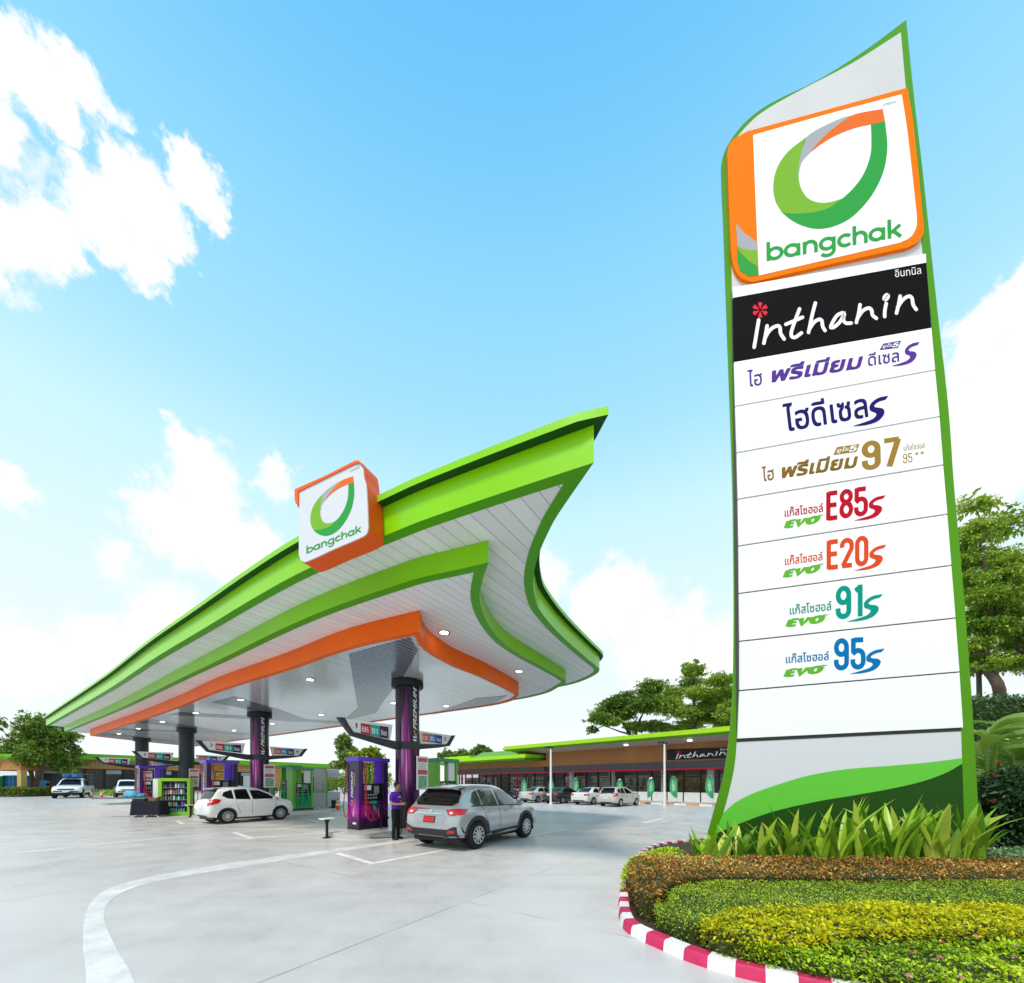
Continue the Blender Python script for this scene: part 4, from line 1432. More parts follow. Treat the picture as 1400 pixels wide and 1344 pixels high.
def car_body_mesh(st, sub=3):
    S = interp_stations(st, sub)
    V, Fc = [], []
    half = []
    for (x, zb, zk, zt, w_, wt_) in S:
        zm = zb + .42 * (zk - zb)
        gh = max(zt - zk, 0.0)
        k = min(1.0, gh / 0.25)
        ring = [(0, zb), (.72 * w_, zb), (.93 * w_, zb + .035), (.985 * w_, zb + .12 * (zk - zb) + .02), (w_, zm), (.995 * w_, zb + .72 * (zk - zb)), (.975 * w_, zb + .90 * (zk - zb)), (.945 * w_, zk),
                (.945 * w_ * .62 + wt_ * .38, zk + .40 * gh), (.945 * w_ * .25 + wt_ * .75, zk + .80 * gh), (wt_ * .97 - .02 * k, zt - .045 * k), (wt_ * .80, zt - .012 * k), (wt_ * .42, zt + .006), (0, zt + .01)]
        half.append(ring)
    nr = len(half[0])
    full = 2 * nr - 2
    for (x, *_), ring in zip(S, half):
        for (y, z) in ring:
            V.append((x, -y, z))
        for (y, z) in ring[-2:0:-1]:
            V.append((x, y, z))
    for i in range(len(S) - 1):
        for k in range(full):
            Fc.append((i * full + k, i * full + (k + 1) % full, (i + 1) * full + (k + 1) % full, (i + 1) * full + k))
    Fc.append(tuple(range(full - 1, -1, -1)))
    Fc.append(tuple((len(S) - 1) * full + k for k in range(full)))
    return V, Fc


def grid_poly(pts, step):
    """triangulated flat polygon cut by a grid, for draping on a curved body"""
    bm = bmesh.new()
    vs = [bm.verts.new((p[0], p[1], 0)) for p in pts]
    fc = bm.faces.new(vs)
    bmesh.ops.triangulate(bm, faces=[fc])
    xs = [p[0] for p in pts]; ys = [p[1] for p in pts]
    for ax, lo, hi in ((0, min(xs), max(xs)), (1, min(ys), max(ys))):
        k = lo + step
        while k < hi - 1e-4:
            co = [0, 0, 0]; co[ax] = k
            no = [0, 0, 0]; no[ax] = 1
            bmesh.ops.bisect_plane(bm, geom=bm.verts[:] + bm.edges[:] + bm.faces[:], plane_co=co, plane_no=no)
            k += step
    bm.verts.index_update()
    v = [(p.co.x, p.co.y) for p in bm.verts]
    f = [tuple(q.index for q in fc.verts) for fc in bm.faces]
    bm.free()
    return v, f


class Car:
    def __init__(s, root, st, paint, arches=(), sub=3):
        s.root = root
        V, Fc = car_body_mesh(st, sub)
        s.bvh = BVHTree.FromPolygons([Vector(v) for v in V], Fc)
        me = bpy.data.meshes.new('body')
        me.from_pydata(V, [], Fc)
        bm = bmesh.new(); bm.from_mesh(me); bmesh.ops.recalc_face_normals(bm, faces=bm.faces); bm.to_mesh(me); bm.free()
        ob = bpy.data.objects.new('body', me)
        COL.objects.link(ob)
        if arches:
            c = MB()
            for (x, z, r, w_) in arches:
                for sg in (-1, 1):
                    c.lathe([(r, sg * (w_ - .30)), (r, sg * (w_ + .3))], 36, (x, 0, z), axis='Y')
            cut = c.build('cutter', BLACKP)
            md = ob.modifiers.new('b', 'BOOLEAN')
            md.operation = 'DIFFERENCE'; md.object = cut; md.solver = 'EXACT'
            dg = bpy.context.evaluated_depsgraph_get()
            me2 = bpy.data.meshes.new_from_object(ob.evaluated_get(dg))
            ob.modifiers.clear()
            ob.data = me2
            bpy.data.objects.remove(cut)
        ob.data.materials.clear()
        ob.data.materials.append(paint)
        ob.data.polygons.foreach_set('use_smooth', [True] * len(ob.data.polygons))
        ob.data.set_sharp_from_angle(angle=R(38))
        ob.parent = root
        s.body = ob
    def patch(s, name, pts, axis, mat, off=0.006, step=0.06, parent=None, smoothp=0, label=None):
        """drape a 2D outline on the body. axis: 'R' right side (-y), 'L' left side, 'B' rear, 'F' front, 'T' top"""
        if smoothp:
            pts = [(p.x, p.y) for p in spline([(a, b, 0) for a, b in pts], smoothp, closed=True)]
        v2, f = grid_poly(pts, step)
        V = []
        for a, b in v2:
            if axis == 'R':
                o, d = Vector((a, -3, b)), Vector((0, 1, 0))
            elif axis == 'L':
                o, d = Vector((a, 3, b)), Vector((0, -1, 0))
            elif axis == 'B':
                o, d = Vector((-3, a, b)), Vector((1, 0, 0))
            elif axis == 'F':
                o, d = Vector((9, a, b)), Vector((-1, 0, 0))
            else:
                o, d = Vector((a, b, 4)), Vector((0, 0, -1))
            h = s.bvh.ray_cast(o, d)
            if h[0] is None:
                h = s.bvh.find_nearest(o + d * 3)
            nrm = h[1] if h[1].dot(d) < 0 else -h[1]
            V.append(h[0] + nrm * off)
        m_ = MB(); m_.add(V, f)
        return m_.build(name, mat, parent or s.root, smooth='all', fixn=False, label=label)
    def both(s, name, pts, mat, **k):
        return s.patch(name, pts, 'R', mat, **k), s.patch(name, pts, 'L', mat, **k)
    def wheel(s, x, y, r, wd, rim, spokes=10, dark=None, style=0.07):
        sg = -1 if y < 0 else 1
        t = MB()
        t.lathe([(r * .62, -wd / 2), (r * .93, -wd / 2), (r * .985, -wd * .38), (r, -wd * .2), (r, wd * .2), (r * .985, wd * .38), (r * .93, wd / 2), (r * .62, wd / 2), (r * .62, -wd / 2)], 40, (x, y, r), axis='Y', cap=False)
        tyre = t.build('wheel', RUBBER, s.root, smooth=35)
        d_ = MB()
        yo = y + sg * wd * .30
        d_.lathe([(0.001, yo), (r * .63, yo)], 32, (x, 0, r), axis='Y', cap=False)
        d_.lathe([(r * .62, yo), (r * .62, y + sg * wd * .5)], 32, (x, 0, r), axis='Y', cap=False)
        d_.build('wheel_barrel', dark or TRIM, tyre, fixn=False)
        m_ = MB()
        yf = y + sg * wd * .47
        m_.lathe([(r * .57, yf), (r * .57, yf + sg * .012), (r * .63, yf + sg * .012), (r * .63, yf)], 36, (x, 0, r), axis='Y', cap=False)
        m_.lathe([(r * .16, yf - sg * .06), (r * .16, yf + sg * .006), (0.001, yf + sg * .008)], 20, (x, 0, r), axis='Y', cap=False)
        for k in range(spokes):
            a = 2 * math.pi * (k + .25) / spokes
            c, s_ = math.cos(a), math.sin(a)
            i0, i1 = r * .12, r * .59
            pts = []
            for rr, ww in ((i0, style * 1.0), (i1, style * .62)):
                for q in (-1, 1):
                    pts.append((x + rr * c - q * ww / 2 * s_, rr * s_ + q * ww / 2 * c + r))
            pl_ = [pts[0], pts[1], pts[3], pts[2]]
            m_.slab([(p[0], yf + sg * .008, p[1]) for p in pl_], (0, -sg * .03, 0))
        m_.build('rim', rim, tyre, smooth=30)
        return tyre
    def arch(s, x, z, r0, r1, mat, y_side, a0=-12, a1=192, name='arch_trim'):
        """moulding round a wheel opening, draped on the side"""
        pts = [(x + r1 * math.cos(R(a)), z + r1 * math.sin(R(a))) for a in np.linspace(a0, a1, 25)] + [(x + r0 * math.cos(R(a)), z + r0 * math.sin(R(a))) for a in np.linspace(a1, a0, 25)]
        return s.patch(name, pts, y_side, mat, off=0.012, step=0.2)
    def box(s, name, c, d, mat, r=0.02, parent=None, rz=0.0):
        m_ = MB(); m_.box(c, d, rz)
        return m_.build(name, mat, parent or s.root, bevel=min(d) * .3 if r else 0, smooth=30)
    def seam(s, pts, side, wd=0.012, mat=None):
        v, f = ribbon2(pts, wd, caps=False)
        L_ = v[:len(pts)] + v[len(pts):][::-1]
        return s.patch('door_seam', [(p.x, p.y) for p in L_], side, mat or TRIM, off=0.004, step=0.12)


# x, z bottom, z belt, z top, half width, half width at top
SUV_ST = [(0.00, .50, .70, .72, .74, .70), (0.03, .42, .82, .85, .84, .78), (0.08, .36, .95, .98, .90, .80), (0.15, .33, 1.02, 1.08, .925, .78), (0.24, .31, 1.05, 1.18, .935, .75),
          (0.36, .30, 1.05, 1.36, .94, .70), (0.48, .29, 1.05, 1.50, .945, .665), (0.58, .28, 1.05, 1.575, .95, .65), (0.80, .27, 1.05, 1.615, .955, .64), (1.30, .26, 1.03, 1.65, .955, .64), (1.85, .26, 1.01, 1.645, .955, .635),
          (2.25, .26, 1.00, 1.59, .955, .62), (2.60, .26, .99, 1.40, .955, .65), (2.90, .27, .98, 1.17, .95, .72), (3.05, .27, .975, 1.06, .945, .76), (3.35, .28, .955, 1.02, .935, .74), (3.70, .30, .90, .97, .91, .70), (3.95, .34, .82, .88, .85, .62), (4.07, .42, .70, .76, .74, .52), (4.12, .50, .60, .66, .60, .42)]


def suv():
    p = un(652, 1160.5, 0)
    rt = thing('suv', 'silver SUV with red number plate being refuelled beside the attendant', 'car')
    c = Car(rt, SUV_ST, car_paint('silver_paint', (0.44, 0.46, 0.48), 0.5, .24), arches=((0.80, .36, .415, .95), (3.20, .36, .415, .95)))
    for x in (0.80, 3.20):
        for y in (-.845, .845):
            c.wheel(x, y, .36, .235, RIM, 10, TRIM, .055)
        for sd in 'RL':
            c.arch(x, .36, .405, .50, TRIM, sd)
    # lower cladding
    c.both('sill', [(1.22, .27), (2.78, .27), (2.80, .44), (1.20, .40)], TRIM, off=.01, step=.1)
    c.patch('rear_bumper', [(-.925, .33), (.925, .33), (.93, .62), (.80, .63), (.60, .545), (-.60, .545), (-.80, .63), (-.93, .62)], 'B', TRIM, off=.012, step=.07)
    for sg in (-1, 1):
        c.patch('rear_reflector', [(sg * .58, .455), (sg * .82, .475), (sg * .83, .535), (sg * .66, .54)], 'B', TAILR, off=.018, step=.06)
        # tail lamps wrapping round the corner
        lm = c.patch('tail_lamp', [(sg * .48, 1.02), (sg * .88, 1.055), (sg * .90, .93), (sg * .80, .89), (sg * .62, .895)], 'B', TAILR, off=.012, step=.05)
        c.patch('lamp_lens', [(sg * .62, .965), (sg * .72, .985), (sg * .75, .93), (sg * .66, .925)], 'B', TAILW, off=.016, step=.05, parent=lm)
    for sd in 'RL':
        c.patch('tail_lamp', [(.09, .90), (.10, 1.05), (.22, 1.055), (.46, 1.045), (.28, .925)], sd, TAILR, off=.012, step=.05)
    c.patch('rear_window', [(-.60, 1.12), (.60, 1.12), (.74, 1.20), (.66, 1.44), (.56, 1.52), (-.56, 1.52), (-.66, 1.44), (-.74, 1.20)], 'B', GLASSD, off=.008, step=.06)
    c.patch('brake_lamp', [(-.13, 1.505), (.13, 1.505), (.13, 1.535), (-.13, 1.535)], 'B', TAILR, off=.02, step=.05)
    m_ = MB()
    sp_ = [(-.62, 1.565), (-.4, 1.60), (0, 1.61), (.4, 1.60), (.62, 1.565)]
    for k in range(4):
        (y0, z0), (y1, z1) = sp_[k], sp_[k + 1]
        m_.add([(.36, y0, z0 - .02), (.36, y1, z1 - .02), (.75, y1, z1 + .03), (.75, y0, z0 + .03), (.38, y0, z0 - .055), (.38, y1, z1 - .055), (.75, y1, z1 - .03), (.75, y0, z0 - .03)],
               [(0, 1, 2, 3), (4, 7, 6, 5), (0, 4, 5, 1)])
    m_.build('spoiler', MATS['silver_paint'], rt, smooth=40, fixn=False)
    c.patch('plate_recess', [(-.45, .66), (.45, .66), (.56, .84), (.45, .90), (-.45, .90), (-.56, .84)], 'B', M('silver_shade', (0.40, 0.42, 0.44), metal=.5, rough=.3, coat=.6), off=.005, step=.08)
    pl_ = c.patch('number_plate', [(-.20, .70), (.20, .70), (.20, .86), (-.20, .86)], 'B', TRIM, off=.015, step=.1)
    c.patch('plate_face', [(-.175, .72), (.175, .72), (.175, .84), (-.175, .84)], 'B', PLATER, off=.019, step=.1, parent=pl_)
    c.patch('chrome_strip', [(-.42, .905), (.42, .905), (.42, .93), (-.42, .93)], 'B', CHROME, off=.02, step=.1)
    c.patch('badge', [(-.05, .97), (0, .94), (.05, .97), (.05, 1.0), (0, 1.02), (-.05, 1.0)], 'B', CHROME, off=.015, step=.1)
    for sd in 'RL':
        c.patch('side_window', [(.70, 1.13), (.62, 1.22), (.80, 1.45), (.98, 1.50), (1.06, 1.10)], sd, GLASSC, off=.006, step=.06)
        c.patch('side_window', [(1.10, 1.10), (1.02, 1.50), (1.38, 1.555), (1.66, 1.55), (1.76, 1.075)], sd, GLASSC, off=.006, step=.06)
        c.patch('side_window', [(1.83, 1.075), (1.74, 1.545), (2.04, 1.525), (2.36, 1.42), (2.70, 1.20), (2.78, 1.065)], sd, GLASSC, off=.006, step=.06)
        c.patch('window_trim', [(.62, 1.09), (2.82, 1.03), (2.82, 1.055), (.62, 1.12)], sd, TRIM, off=.008, step=.08)
        c.seam([(1.80, 1.04), (1.80, .45)], sd); c.seam([(2.86, 1.02), (2.84, .7), (2.74, .45)], sd); c.seam([(1.06, 1.08), (1.14, .82), (1.26, .62), (1.28, .45)], sd)
        sg = -1 if sd == 'R' else 1
        for hx in (1.22, 2.02):
            c.box('door_handle', (hx + .08, sg * .957, .93), (.20, .035, .03), CHROME if False else MATS['silver_paint'])
        mr = c.box('wing_mirror', (2.66, sg * 1.04, 1.10), (.14, .22, .15), MATS['silver_paint'])
        c.patch('headlamp', [(3.62, .74), (3.98, .70), (3.96, .78), (3.66, .86)], sd, TAILW, off=.008, step=.06)
    c.patch('windscreen', [(2.32, -.54), (2.98, -.66), (2.98, .66), (2.32, .54)], 'T', GLASSD, off=.008, step=.08)
    m_ = MB(); m_.lathe([(.035, .0), (.035, .14), (.028, .14), (.028, 0)], 16, (.02, -.52, .36), axis='X', cap=False)
    m_.build('exhaust_pipe', CHROME, rt)
    m_ = MB(); m_.bbox(.25, 3.9, -.80, .80, .2, .34); m_.build('underbody', BLACKP, rt)
    a = math.atan2(AX.y, AX.x)
    rt.rotation_euler = (0, 0, a)
    # rear right wheel contact at its pixel
    off = Matrix.Rotation(a, 3, 'Z') @ Vector((.80, -.90, 0))
    rt.location = (p.x - off.x, p.y - off.y, 0)
    return rt


suv()

HATCH_ST = [(0.00, .42, .68, .70, .70, .66), (0.03, .36, .80, .82, .77, .70), (0.09, .30, .92, .95, .81, .70), (0.17, .27, .97, 1.04, .83, .68), (0.26, .25, .99, 1.20, .835, .64), (0.36, .24, .99, 1.36, .84, .60), (0.46, .23, .98, 1.455, .84, .585), (0.70, .22, .97, 1.49, .845, .575),
            (1.20, .21, .95, 1.515, .845, .57), (1.60, .21, .935, 1.505, .845, .565), (1.95, .21, .92, 1.45, .845, .56), (2.30, .21, .91, 1.30, .845, .58), (2.65, .22, .90, 1.10, .84, .64), (2.90, .22, .89, .97, .835, .68), (3.08, .23, .86, .92, .82, .66), (3.25, .27, .78, .84, .78, .60), (3.36, .34, .64, .72, .68, .50), (3.40, .44, .56, .62, .56, .40)]


def hatch(rt, st, paint, axles, wr, rear_red=True, glass=None, spokes=11, rimdark=True, plate=PLATEW, L=3.4):
    glass = glass or GLASSD
    w_ = .845
    c = Car(rt, st, paint, arches=tuple((x, wr, wr + .045, w_) for x in axles))
    for x in axles:
        for y in (-(w_ - .10), w_ - .10):
            c.wheel(x, y, wr, .20, RIM, spokes, RIMD, .035)
    c.patch('rear_window', [(-.50, 1.03), (.50, 1.03), (.60, 1.10), (.53, 1.36), (.45, 1.43), (-.45, 1.43), (-.53, 1.36), (-.60, 1.10)], 'B', glass, off=.006, step=.06)
    m_ = MB(); m_.add([(.26, -.50, 1.455), (.26, .50, 1.455), (.55, .5, 1.50), (.55, -.5, 1.50), (.28, -.5, 1.42), (.28, .5, 1.42)], [(0, 1, 2, 3), (4, 5, 1, 0)])
    m_.build('spoiler', paint, rt, fixn=False)
    for sg, sd in ((-1, 'R'), (1, 'L')):
        l_ = c.patch('tail_lamp', [(sg * .56, .99), (sg * .79, 1.02), (sg * .80, .80), (sg * .68, .74), (sg * .58, .86)], 'B', TAILR, off=.008, step=.05)
        c.patch('lamp_lens', [(sg * .60, .93), (sg * .72, .95), (sg * .74, .88), (sg * .62, .88)], 'B', TAILW, off=.012, step=.05, parent=l_)
        c.patch('tail_lamp', [(.10, .78), (.12, 1.01), (.26, 1.04), (.46, 1.00), (.34, .86)], sd, TAILR, off=.010, step=.05)
        # flush glazing split by slim pillars
        c.patch('side_window', [(.50, 1.16), (.56, 1.30), (.86, 1.40), (.90, 1.02), (.66, 1.05)], sd, glass, off=.006, step=.06)
        c.patch('side_window', [(.97, 1.01), (.94, 1.405), (1.30, 1.425), (1.42, 1.42), (1.52, .985)], sd, glass, off=.006, step=.06)
        c.patch('side_window', [(1.62, .985), (1.53, 1.415), (1.86, 1.38), (2.26, 1.20), (2.52, .985)], sd, glass, off=.006, step=.06)
        c.patch('side_window', [(2.56, .975), (2.36, 1.14), (2.62, 1.02), (2.74, .955)], sd, glass, off=.006, step=.06)
        c.seam([(1.57, .97), (1.57, .36)], sd); c.seam([(2.56, .96), (2.54, .62), (2.46, .36)], sd); c.seam([(.96, 1.0), (1.02, .72), (1.10, .5), (1.10, .36)], sd)
        sg_ = -1 if sd == 'R' else 1
        for hx in (1.06, 1.74):
            c.box('door_handle', (hx + .08, sg_ * .845, .86), (.17, .03, .028), paint)
        c.box('wing_mirror', (2.44, sg_ * .90, 1.02), (.12, .18, .13), paint)
        c.patch('headlamp', [(2.92, .70), (3.26, .62), (3.22, .72), (2.96, .84)], sd, TAILW, off=.006, step=.06)
    c.patch('windscreen', [(1.98, -.46), (2.76, -.56), (2.76, .56), (1.98, .46)], 'T', glass, off=.008, step=.08)
    p_ = c.patch('number_plate', [(-.2, .62), (.2, .62), (.2, .74), (-.2, .74)], 'B', plate, off=.012, step=.1)
    c.patch('plate_garnish', [(-.3, .755), (.3, .755), (.3, .79), (-.3, .79)], 'B', CHROME if not rimdark else paint, off=.012, step=.1)
    c.patch('bumper_grille', [(-.5, .30), (.5, .30), (.45, .36), (-.45, .36)], 'B', TRIM, off=.008, step=.08)
    # wiper
    m_ = MB(); m_.tube([(.20, .05, 1.05), (.235, -.08, 1.09), (.26, -.25, 1.10)], .012, 6); m_.build('rear_wiper', BLACKP, rt)
    m_ = MB(); m_.bbox(.2, L - .2, -.7, .7, .17, .27); m_.build('underbody', BLACKP, rt)
    return c


p = un(311, 1126.3, 0)
rt = thing('hatchback', 'white five-door hatchback with dark windows and black multi-spoke wheels at the second lane', 'car')
hatch(rt, HATCH_ST, car_paint('white_paint', (0.80, 0.80, 0.80)), (.66, 2.74), .315)
a_ = math.atan2(AX.y, AX.x)
off = Matrix.Rotation(a_, 3, 'Z') @ Vector((.66, -.80, 0))
rt.rotation_euler = (0, 0, a_); rt.location = (p.x - off.x, p.y - off.y, 0)
for o_ in rt.children:
    if o_.name.startswith('wheel'):
        for ch in o_.children:
            if ch.name.startswith('rim'):
                ch.data.materials[0] = RIM

SEDAN_ST = [(0.00, .42, .72, .74, .74, .66), (0.04, .34, .88, .90, .82, .70), (0.14, .28, .98, 1.01, .85, .70), (0.35, .25, .98, 1.03, .86, .68), (0.62, .24, .97, 1.06, .87, .66), (0.85, .23, .96, 1.20, .875, .60), (1.15, .22, .95, 1.37, .88, .565), (1.50, .22, .94, 1.44, .88, .56), (2.00, .21, .93, 1.46, .88, .56),
            (2.40, .21, .92, 1.42, .88, .55), (2.75, .21, .91, 1.26, .88, .58), (3.10, .22, .90, 1.05, .875, .66), (3.30, .22, .89, .96, .87, .70), (3.80, .24, .84, .90, .85, .66), (4.15, .28, .74, .80, .79, .58), (4.30, .36, .62, .70, .68, .5), (4.36, .44, .56, .62, .55, .4)]


def sedan(rt, paint, glass=GLASSD, plate=PLATEW):
    c = Car(rt, SEDAN_ST, paint, arches=((.92, .31, .36, .88), (3.50, .31, .36, .88)))
    for x in (.92, 3.50):
        for y in (-.775, .775):
            c.wheel(x, y, .315, .20, RIM, 7, TRIM, .08)
    c.patch('rear_window', [(-.56, 1.07), (.56, 1.07), (.50, 1.34), (.42, 1.40), (-.42, 1.40), (-.50, 1.34)], 'B', glass, off=.008, step=.07)
    for sg, sd in ((-1, 'R'), (1, 'L')):
        c.patch('tail_lamp', [(sg * .48, .90), (sg * .80, .95), (sg * .80, .77), (sg * .55, .76)], 'B', TAILR, off=.008, step=.06)
        c.patch('tail_lamp', [(.06, .77), (.06, .95), (.30, .94), (.22, .80)], sd, TAILR, off=.010, step=.06)
        c.patch('side_window', [(1.00, 1.03), (1.22, 1.33), (1.52, 1.375), (1.82, 1.385), (1.86, .985)], sd, glass, off=.006, step=.07)
        c.patch('side_window', [(1.94, .985), (1.90, 1.385), (2.30, 1.36), (2.62, 1.22), (2.92, .975)], sd, glass, off=.006, step=.07)
        c.seam([(1.90, .97), (1.90, .36)], sd); c.seam([(2.96, .95), (2.92, .6), (2.86, .36)], sd)
        sg_ = -1 if sd == 'R' else 1
        c.box('wing_mirror', (2.82, sg_ * .94, 1.0), (.12, .18, .12), paint)
    c.patch('windscreen', [(2.48, -.46), (3.18, -.58), (3.18, .58), (2.48, .46)], 'T', glass, off=.008, step=.09)
    c.patch('number_plate', [(-.2, .74), (.2, .74), (.2, .86), (-.2, .86)], 'B', plate, off=.012, step=.1)
    c.patch('boot_strip', [(-.42, .875), (.42, .875), (.42, .90), (-.42, .90)], 'B', CHROME, off=.012, step=.1)
    c.patch('bumper_grille', [(-.6, .32), (.6, .32), (.55, .40), (-.55, .40)], 'B', TRIM, off=.008, step=.1)
    m_ = MB(); m_.bbox(.2, 4.1, -.7, .7, .17, .28); m_.build('underbody', BLACKP, rt)
    return c


HEAD = R(44)


def park(rt, u, v, k=1.0, head=HEAD):
    p = un(u, v, 0)
    rt.location = (p.x, p.y, 0); rt.rotation_euler = (0, 0, head); rt.scale = (k, k, k)


GP = 'cars parked nose-in along the shop'
rt = thing('parked_sedan', 'silver sedan parked farthest left in the row before the shop', 'car', group=GP)
sedan(rt, car_paint('pale_silver', (0.60, 0.60, 0.59), .3)); park(rt, 717, 1097.5, .92)
rt = thing('parked_sedan', 'black sedan parked between the silver and the white saloons', 'car', group=GP)
sedan(rt, car_paint('black_paint', (0.02, 0.02, 0.022), 0, .25)); park(rt, 750, 1099, .92)
rt = thing('parked_sedan', 'white sedan with pinkish tail lamps parked beside the beige hatchback', 'car', group=GP)
sedan(rt, car_paint('pearl_paint', (0.74, 0.74, 0.74))); park(rt, 791, 1100.5, .92)
rt = thing('parked_hatchback', 'beige estate-shaped hatchback parked last in the row, nearest the tall pylon', 'car', group=GP)
hatch(rt, [(x * 1.18, a, b, c_, d, e) for x, a, b, c_, d, e in HATCH_ST], car_paint('champagne_paint', (0.62, 0.57, 0.50), .25), (.80, 3.2), .31, rimdark=False, L=4.0); park(rt, 828, 1103, .93)

# pickups far on the left
PICK_ST = [(0.0, .55, .98, 1.0, .80, .74), (0.05, .45, 1.02, 1.04, .84, .78), (0.3, .42, 1.02, 1.05, .86, .80), (1.5, .40, 1.02, 1.05, .87, .80), (1.56, .40, 1.02, 1.5, .87, .62), (1.75, .40, 1.02, 1.68, .87, .60), (2.6, .40, 1.0, 1.72, .87, .60), (3.0, .40, 1.0, 1.60, .87, .60), (3.4, .40, .99, 1.26, .87, .66), (3.62, .40, .99, 1.08, .87, .74), (4.3, .42, .95, 1.02, .85, .72), (4.62, .46, .82, .90, .80, .66), (4.72, .52, .70, .78, .70, .55)]


def pickup(rt, paint):
    c = Car(rt, PICK_ST, paint, arches=((.95, .37, .43, .87), (3.95, .37, .43, .87)))
    for x in (.95, 3.95):
        for y in (-.77, .77):
            c.wheel(x, y, .37, .22, RIM, 6, TRIM, .10)
    c.patch('windscreen', [(3.02, -.52), (3.58, -.66), (3.58, .66), (3.02, .52)], 'T', GLASSD, off=.01, step=.09)
    c.patch('grille', [(-.48, .70), (.48, .70), (.44, .80), (-.44, .80)], 'F', TRIM, off=.012, step=.09)
    c.patch('front_bumper', [(-.74, .46), (.74, .46), (.72, .62), (-.72, .62)], 'F', TRIM, off=.012, step=.09)
    c.patch('number_plate', [(-.2, .54), (.2, .54), (.2, .64), (-.2, .64)], 'F', PLATEW, off=.022, step=.1)
    for sg, sd in ((-1, 'R'), (1, 'L')):
        c.patch('headlamp', [(sg * .50, .74), (sg * .74, .80), (sg * .72, .90), (sg * .54, .84)], 'F', TAILW, off=.010, step=.06)
        c.patch('side_window', [(2.30, 1.05), (2.28, 1.60), (2.70, 1.62), (2.95, 1.54), (3.36, 1.06)], sd, GLASSD, off=.008, step=.08)
        c.patch('side_window', [(1.70, 1.06), (1.72, 1.52), (1.9, 1.60), (2.22, 1.61), (2.24, 1.05)], sd, GLASSD, off=.008, step=.08)
        c.patch('tail_lamp', [(sg * .70, .70), (sg * .83, .70), (sg * .82, .96), (sg * .70, .96)], 'B', TAILR, off=.01, step=.08)
        c.box('wing_mirror', (3.25, sg * .98, 1.12), (.12, .2, .18), BLACKP)
    m_ = MB(); m_.bbox(.3, 4.5, -.7, .7, .28, .44); m_.build('underbody', BLACKP, rt)
    return c


rt = thing('pickup_truck', 'white pickup truck facing the camera with a caged bed and blue load on its roof', 'pickup')
pickup(rt, car_paint('van_white', (0.76, 0.77, 0.78)))
m_ = MB()
for x in (.08, .8, 1.45):
    for sg in (-1, 1):
        m_.tube([(x, sg * .78, 1.0), (x, sg * .74, 2.05)], .03, 6)
for sg in (-1, 1):
    for z in (1.4, 1.75, 2.05):
        m_.tube([(.05, sg * .76, z), (1.5, sg * .76, z)], .025, 6)
    m_.tube([(1.45, sg * .72, 2.03), (3.0, sg * .60, 2.03)], .03, 6)
m_.build('bed_cage', DARKM, rt)
m_ = MB()
random.seed(4)
for k in range(9):
    m_.rbox((1.7 + random.uniform(-.1, 1.3), random.uniform(-.4, .4), 1.90 + random.uniform(-.06, .12)), (.7, .5, .26), .12, 3, rz=random.uniform(-.5, .5))
m_.build('roof_load', M('blue_tarpaulin', (0.05, 0.13, 0.36), .6, var=.35, vscale=4), rt, smooth=40)
p = at(111, 1085, 46)
rt.location = (p.x, p.y, 0); rt.rotation_euler = (0, 0, R(-52)); rt.scale = (1.30,) * 3
rt = thing('pickup_truck', 'white pickup truck seen from the front beside the farthest charcoal column', 'pickup')
pickup(rt, MATS['van_white'])
p = at(171, 1085, 47)
rt.location = (p.x, p.y, 0); rt.rotation_euler = (0, 0, R(-42)); rt.scale = (1.18,) * 3
# a silver car half hidden behind the white hatchback
rt = thing('parked_hatchback', 'silver hatchback half hidden behind the white hatchback, pulled up to a pump', 'car')
hatch(rt, HATCH_ST, car_paint('mid_silver', (0.60, 0.62, 0.64), .2), (.66, 2.74), .315)
rt.location = ab(9.2, 27.6); rt.rotation_euler = (0, 0, a_)

# ================================================================== PUMPS AND ISLANDS
ANG = math.atan2(AX.y, AX.x)
ISL = M('island_concrete', (0.50, 0.50, 0.50), rough=0.3, var=.08, vscale=2)
ISLS = M('island_edge_steel', (0.62, 0.62, 0.62), rough=0.25, metal=.5, var=.1, vscale=3)


def island(a0, a1, b0, b1, label):
    c = ab((a0 + a1) / 2, (b0 + b1) / 2)
    rt = thing('pump_island', label, 'pump island', (c.x, c.y, 0), ANG, 'raised islands under the canopy')
    m_ = MB(); m_.rbox((0, 0, .07), (a1 - a0, b1 - b0, .14), .62, 8)
    m_.build('island_edge', ISLS, rt, smooth=30)
    m_ = MB(); m_.rbox((0, 0, .1465), (a1 - a0 - .1, b1 - b0 - .1, .009), .58, 8)
    m_.build('island_top', ISL, rt)
    return rt


island(6.9, 13.6, 10.08, 11.95, 'low kerbed island under the nearest magenta column, with the purple pump')
island(6.9, 13.6, 21.05, 22.95, 'low kerbed island behind the white hatchback')
island(6.9, 13.6, 31.7, 33.9, 'low kerbed island behind the green framed display rack')
island(7.2, 13.6, 41.6, 43.6, 'low kerbed island under the farthest charcoal column')


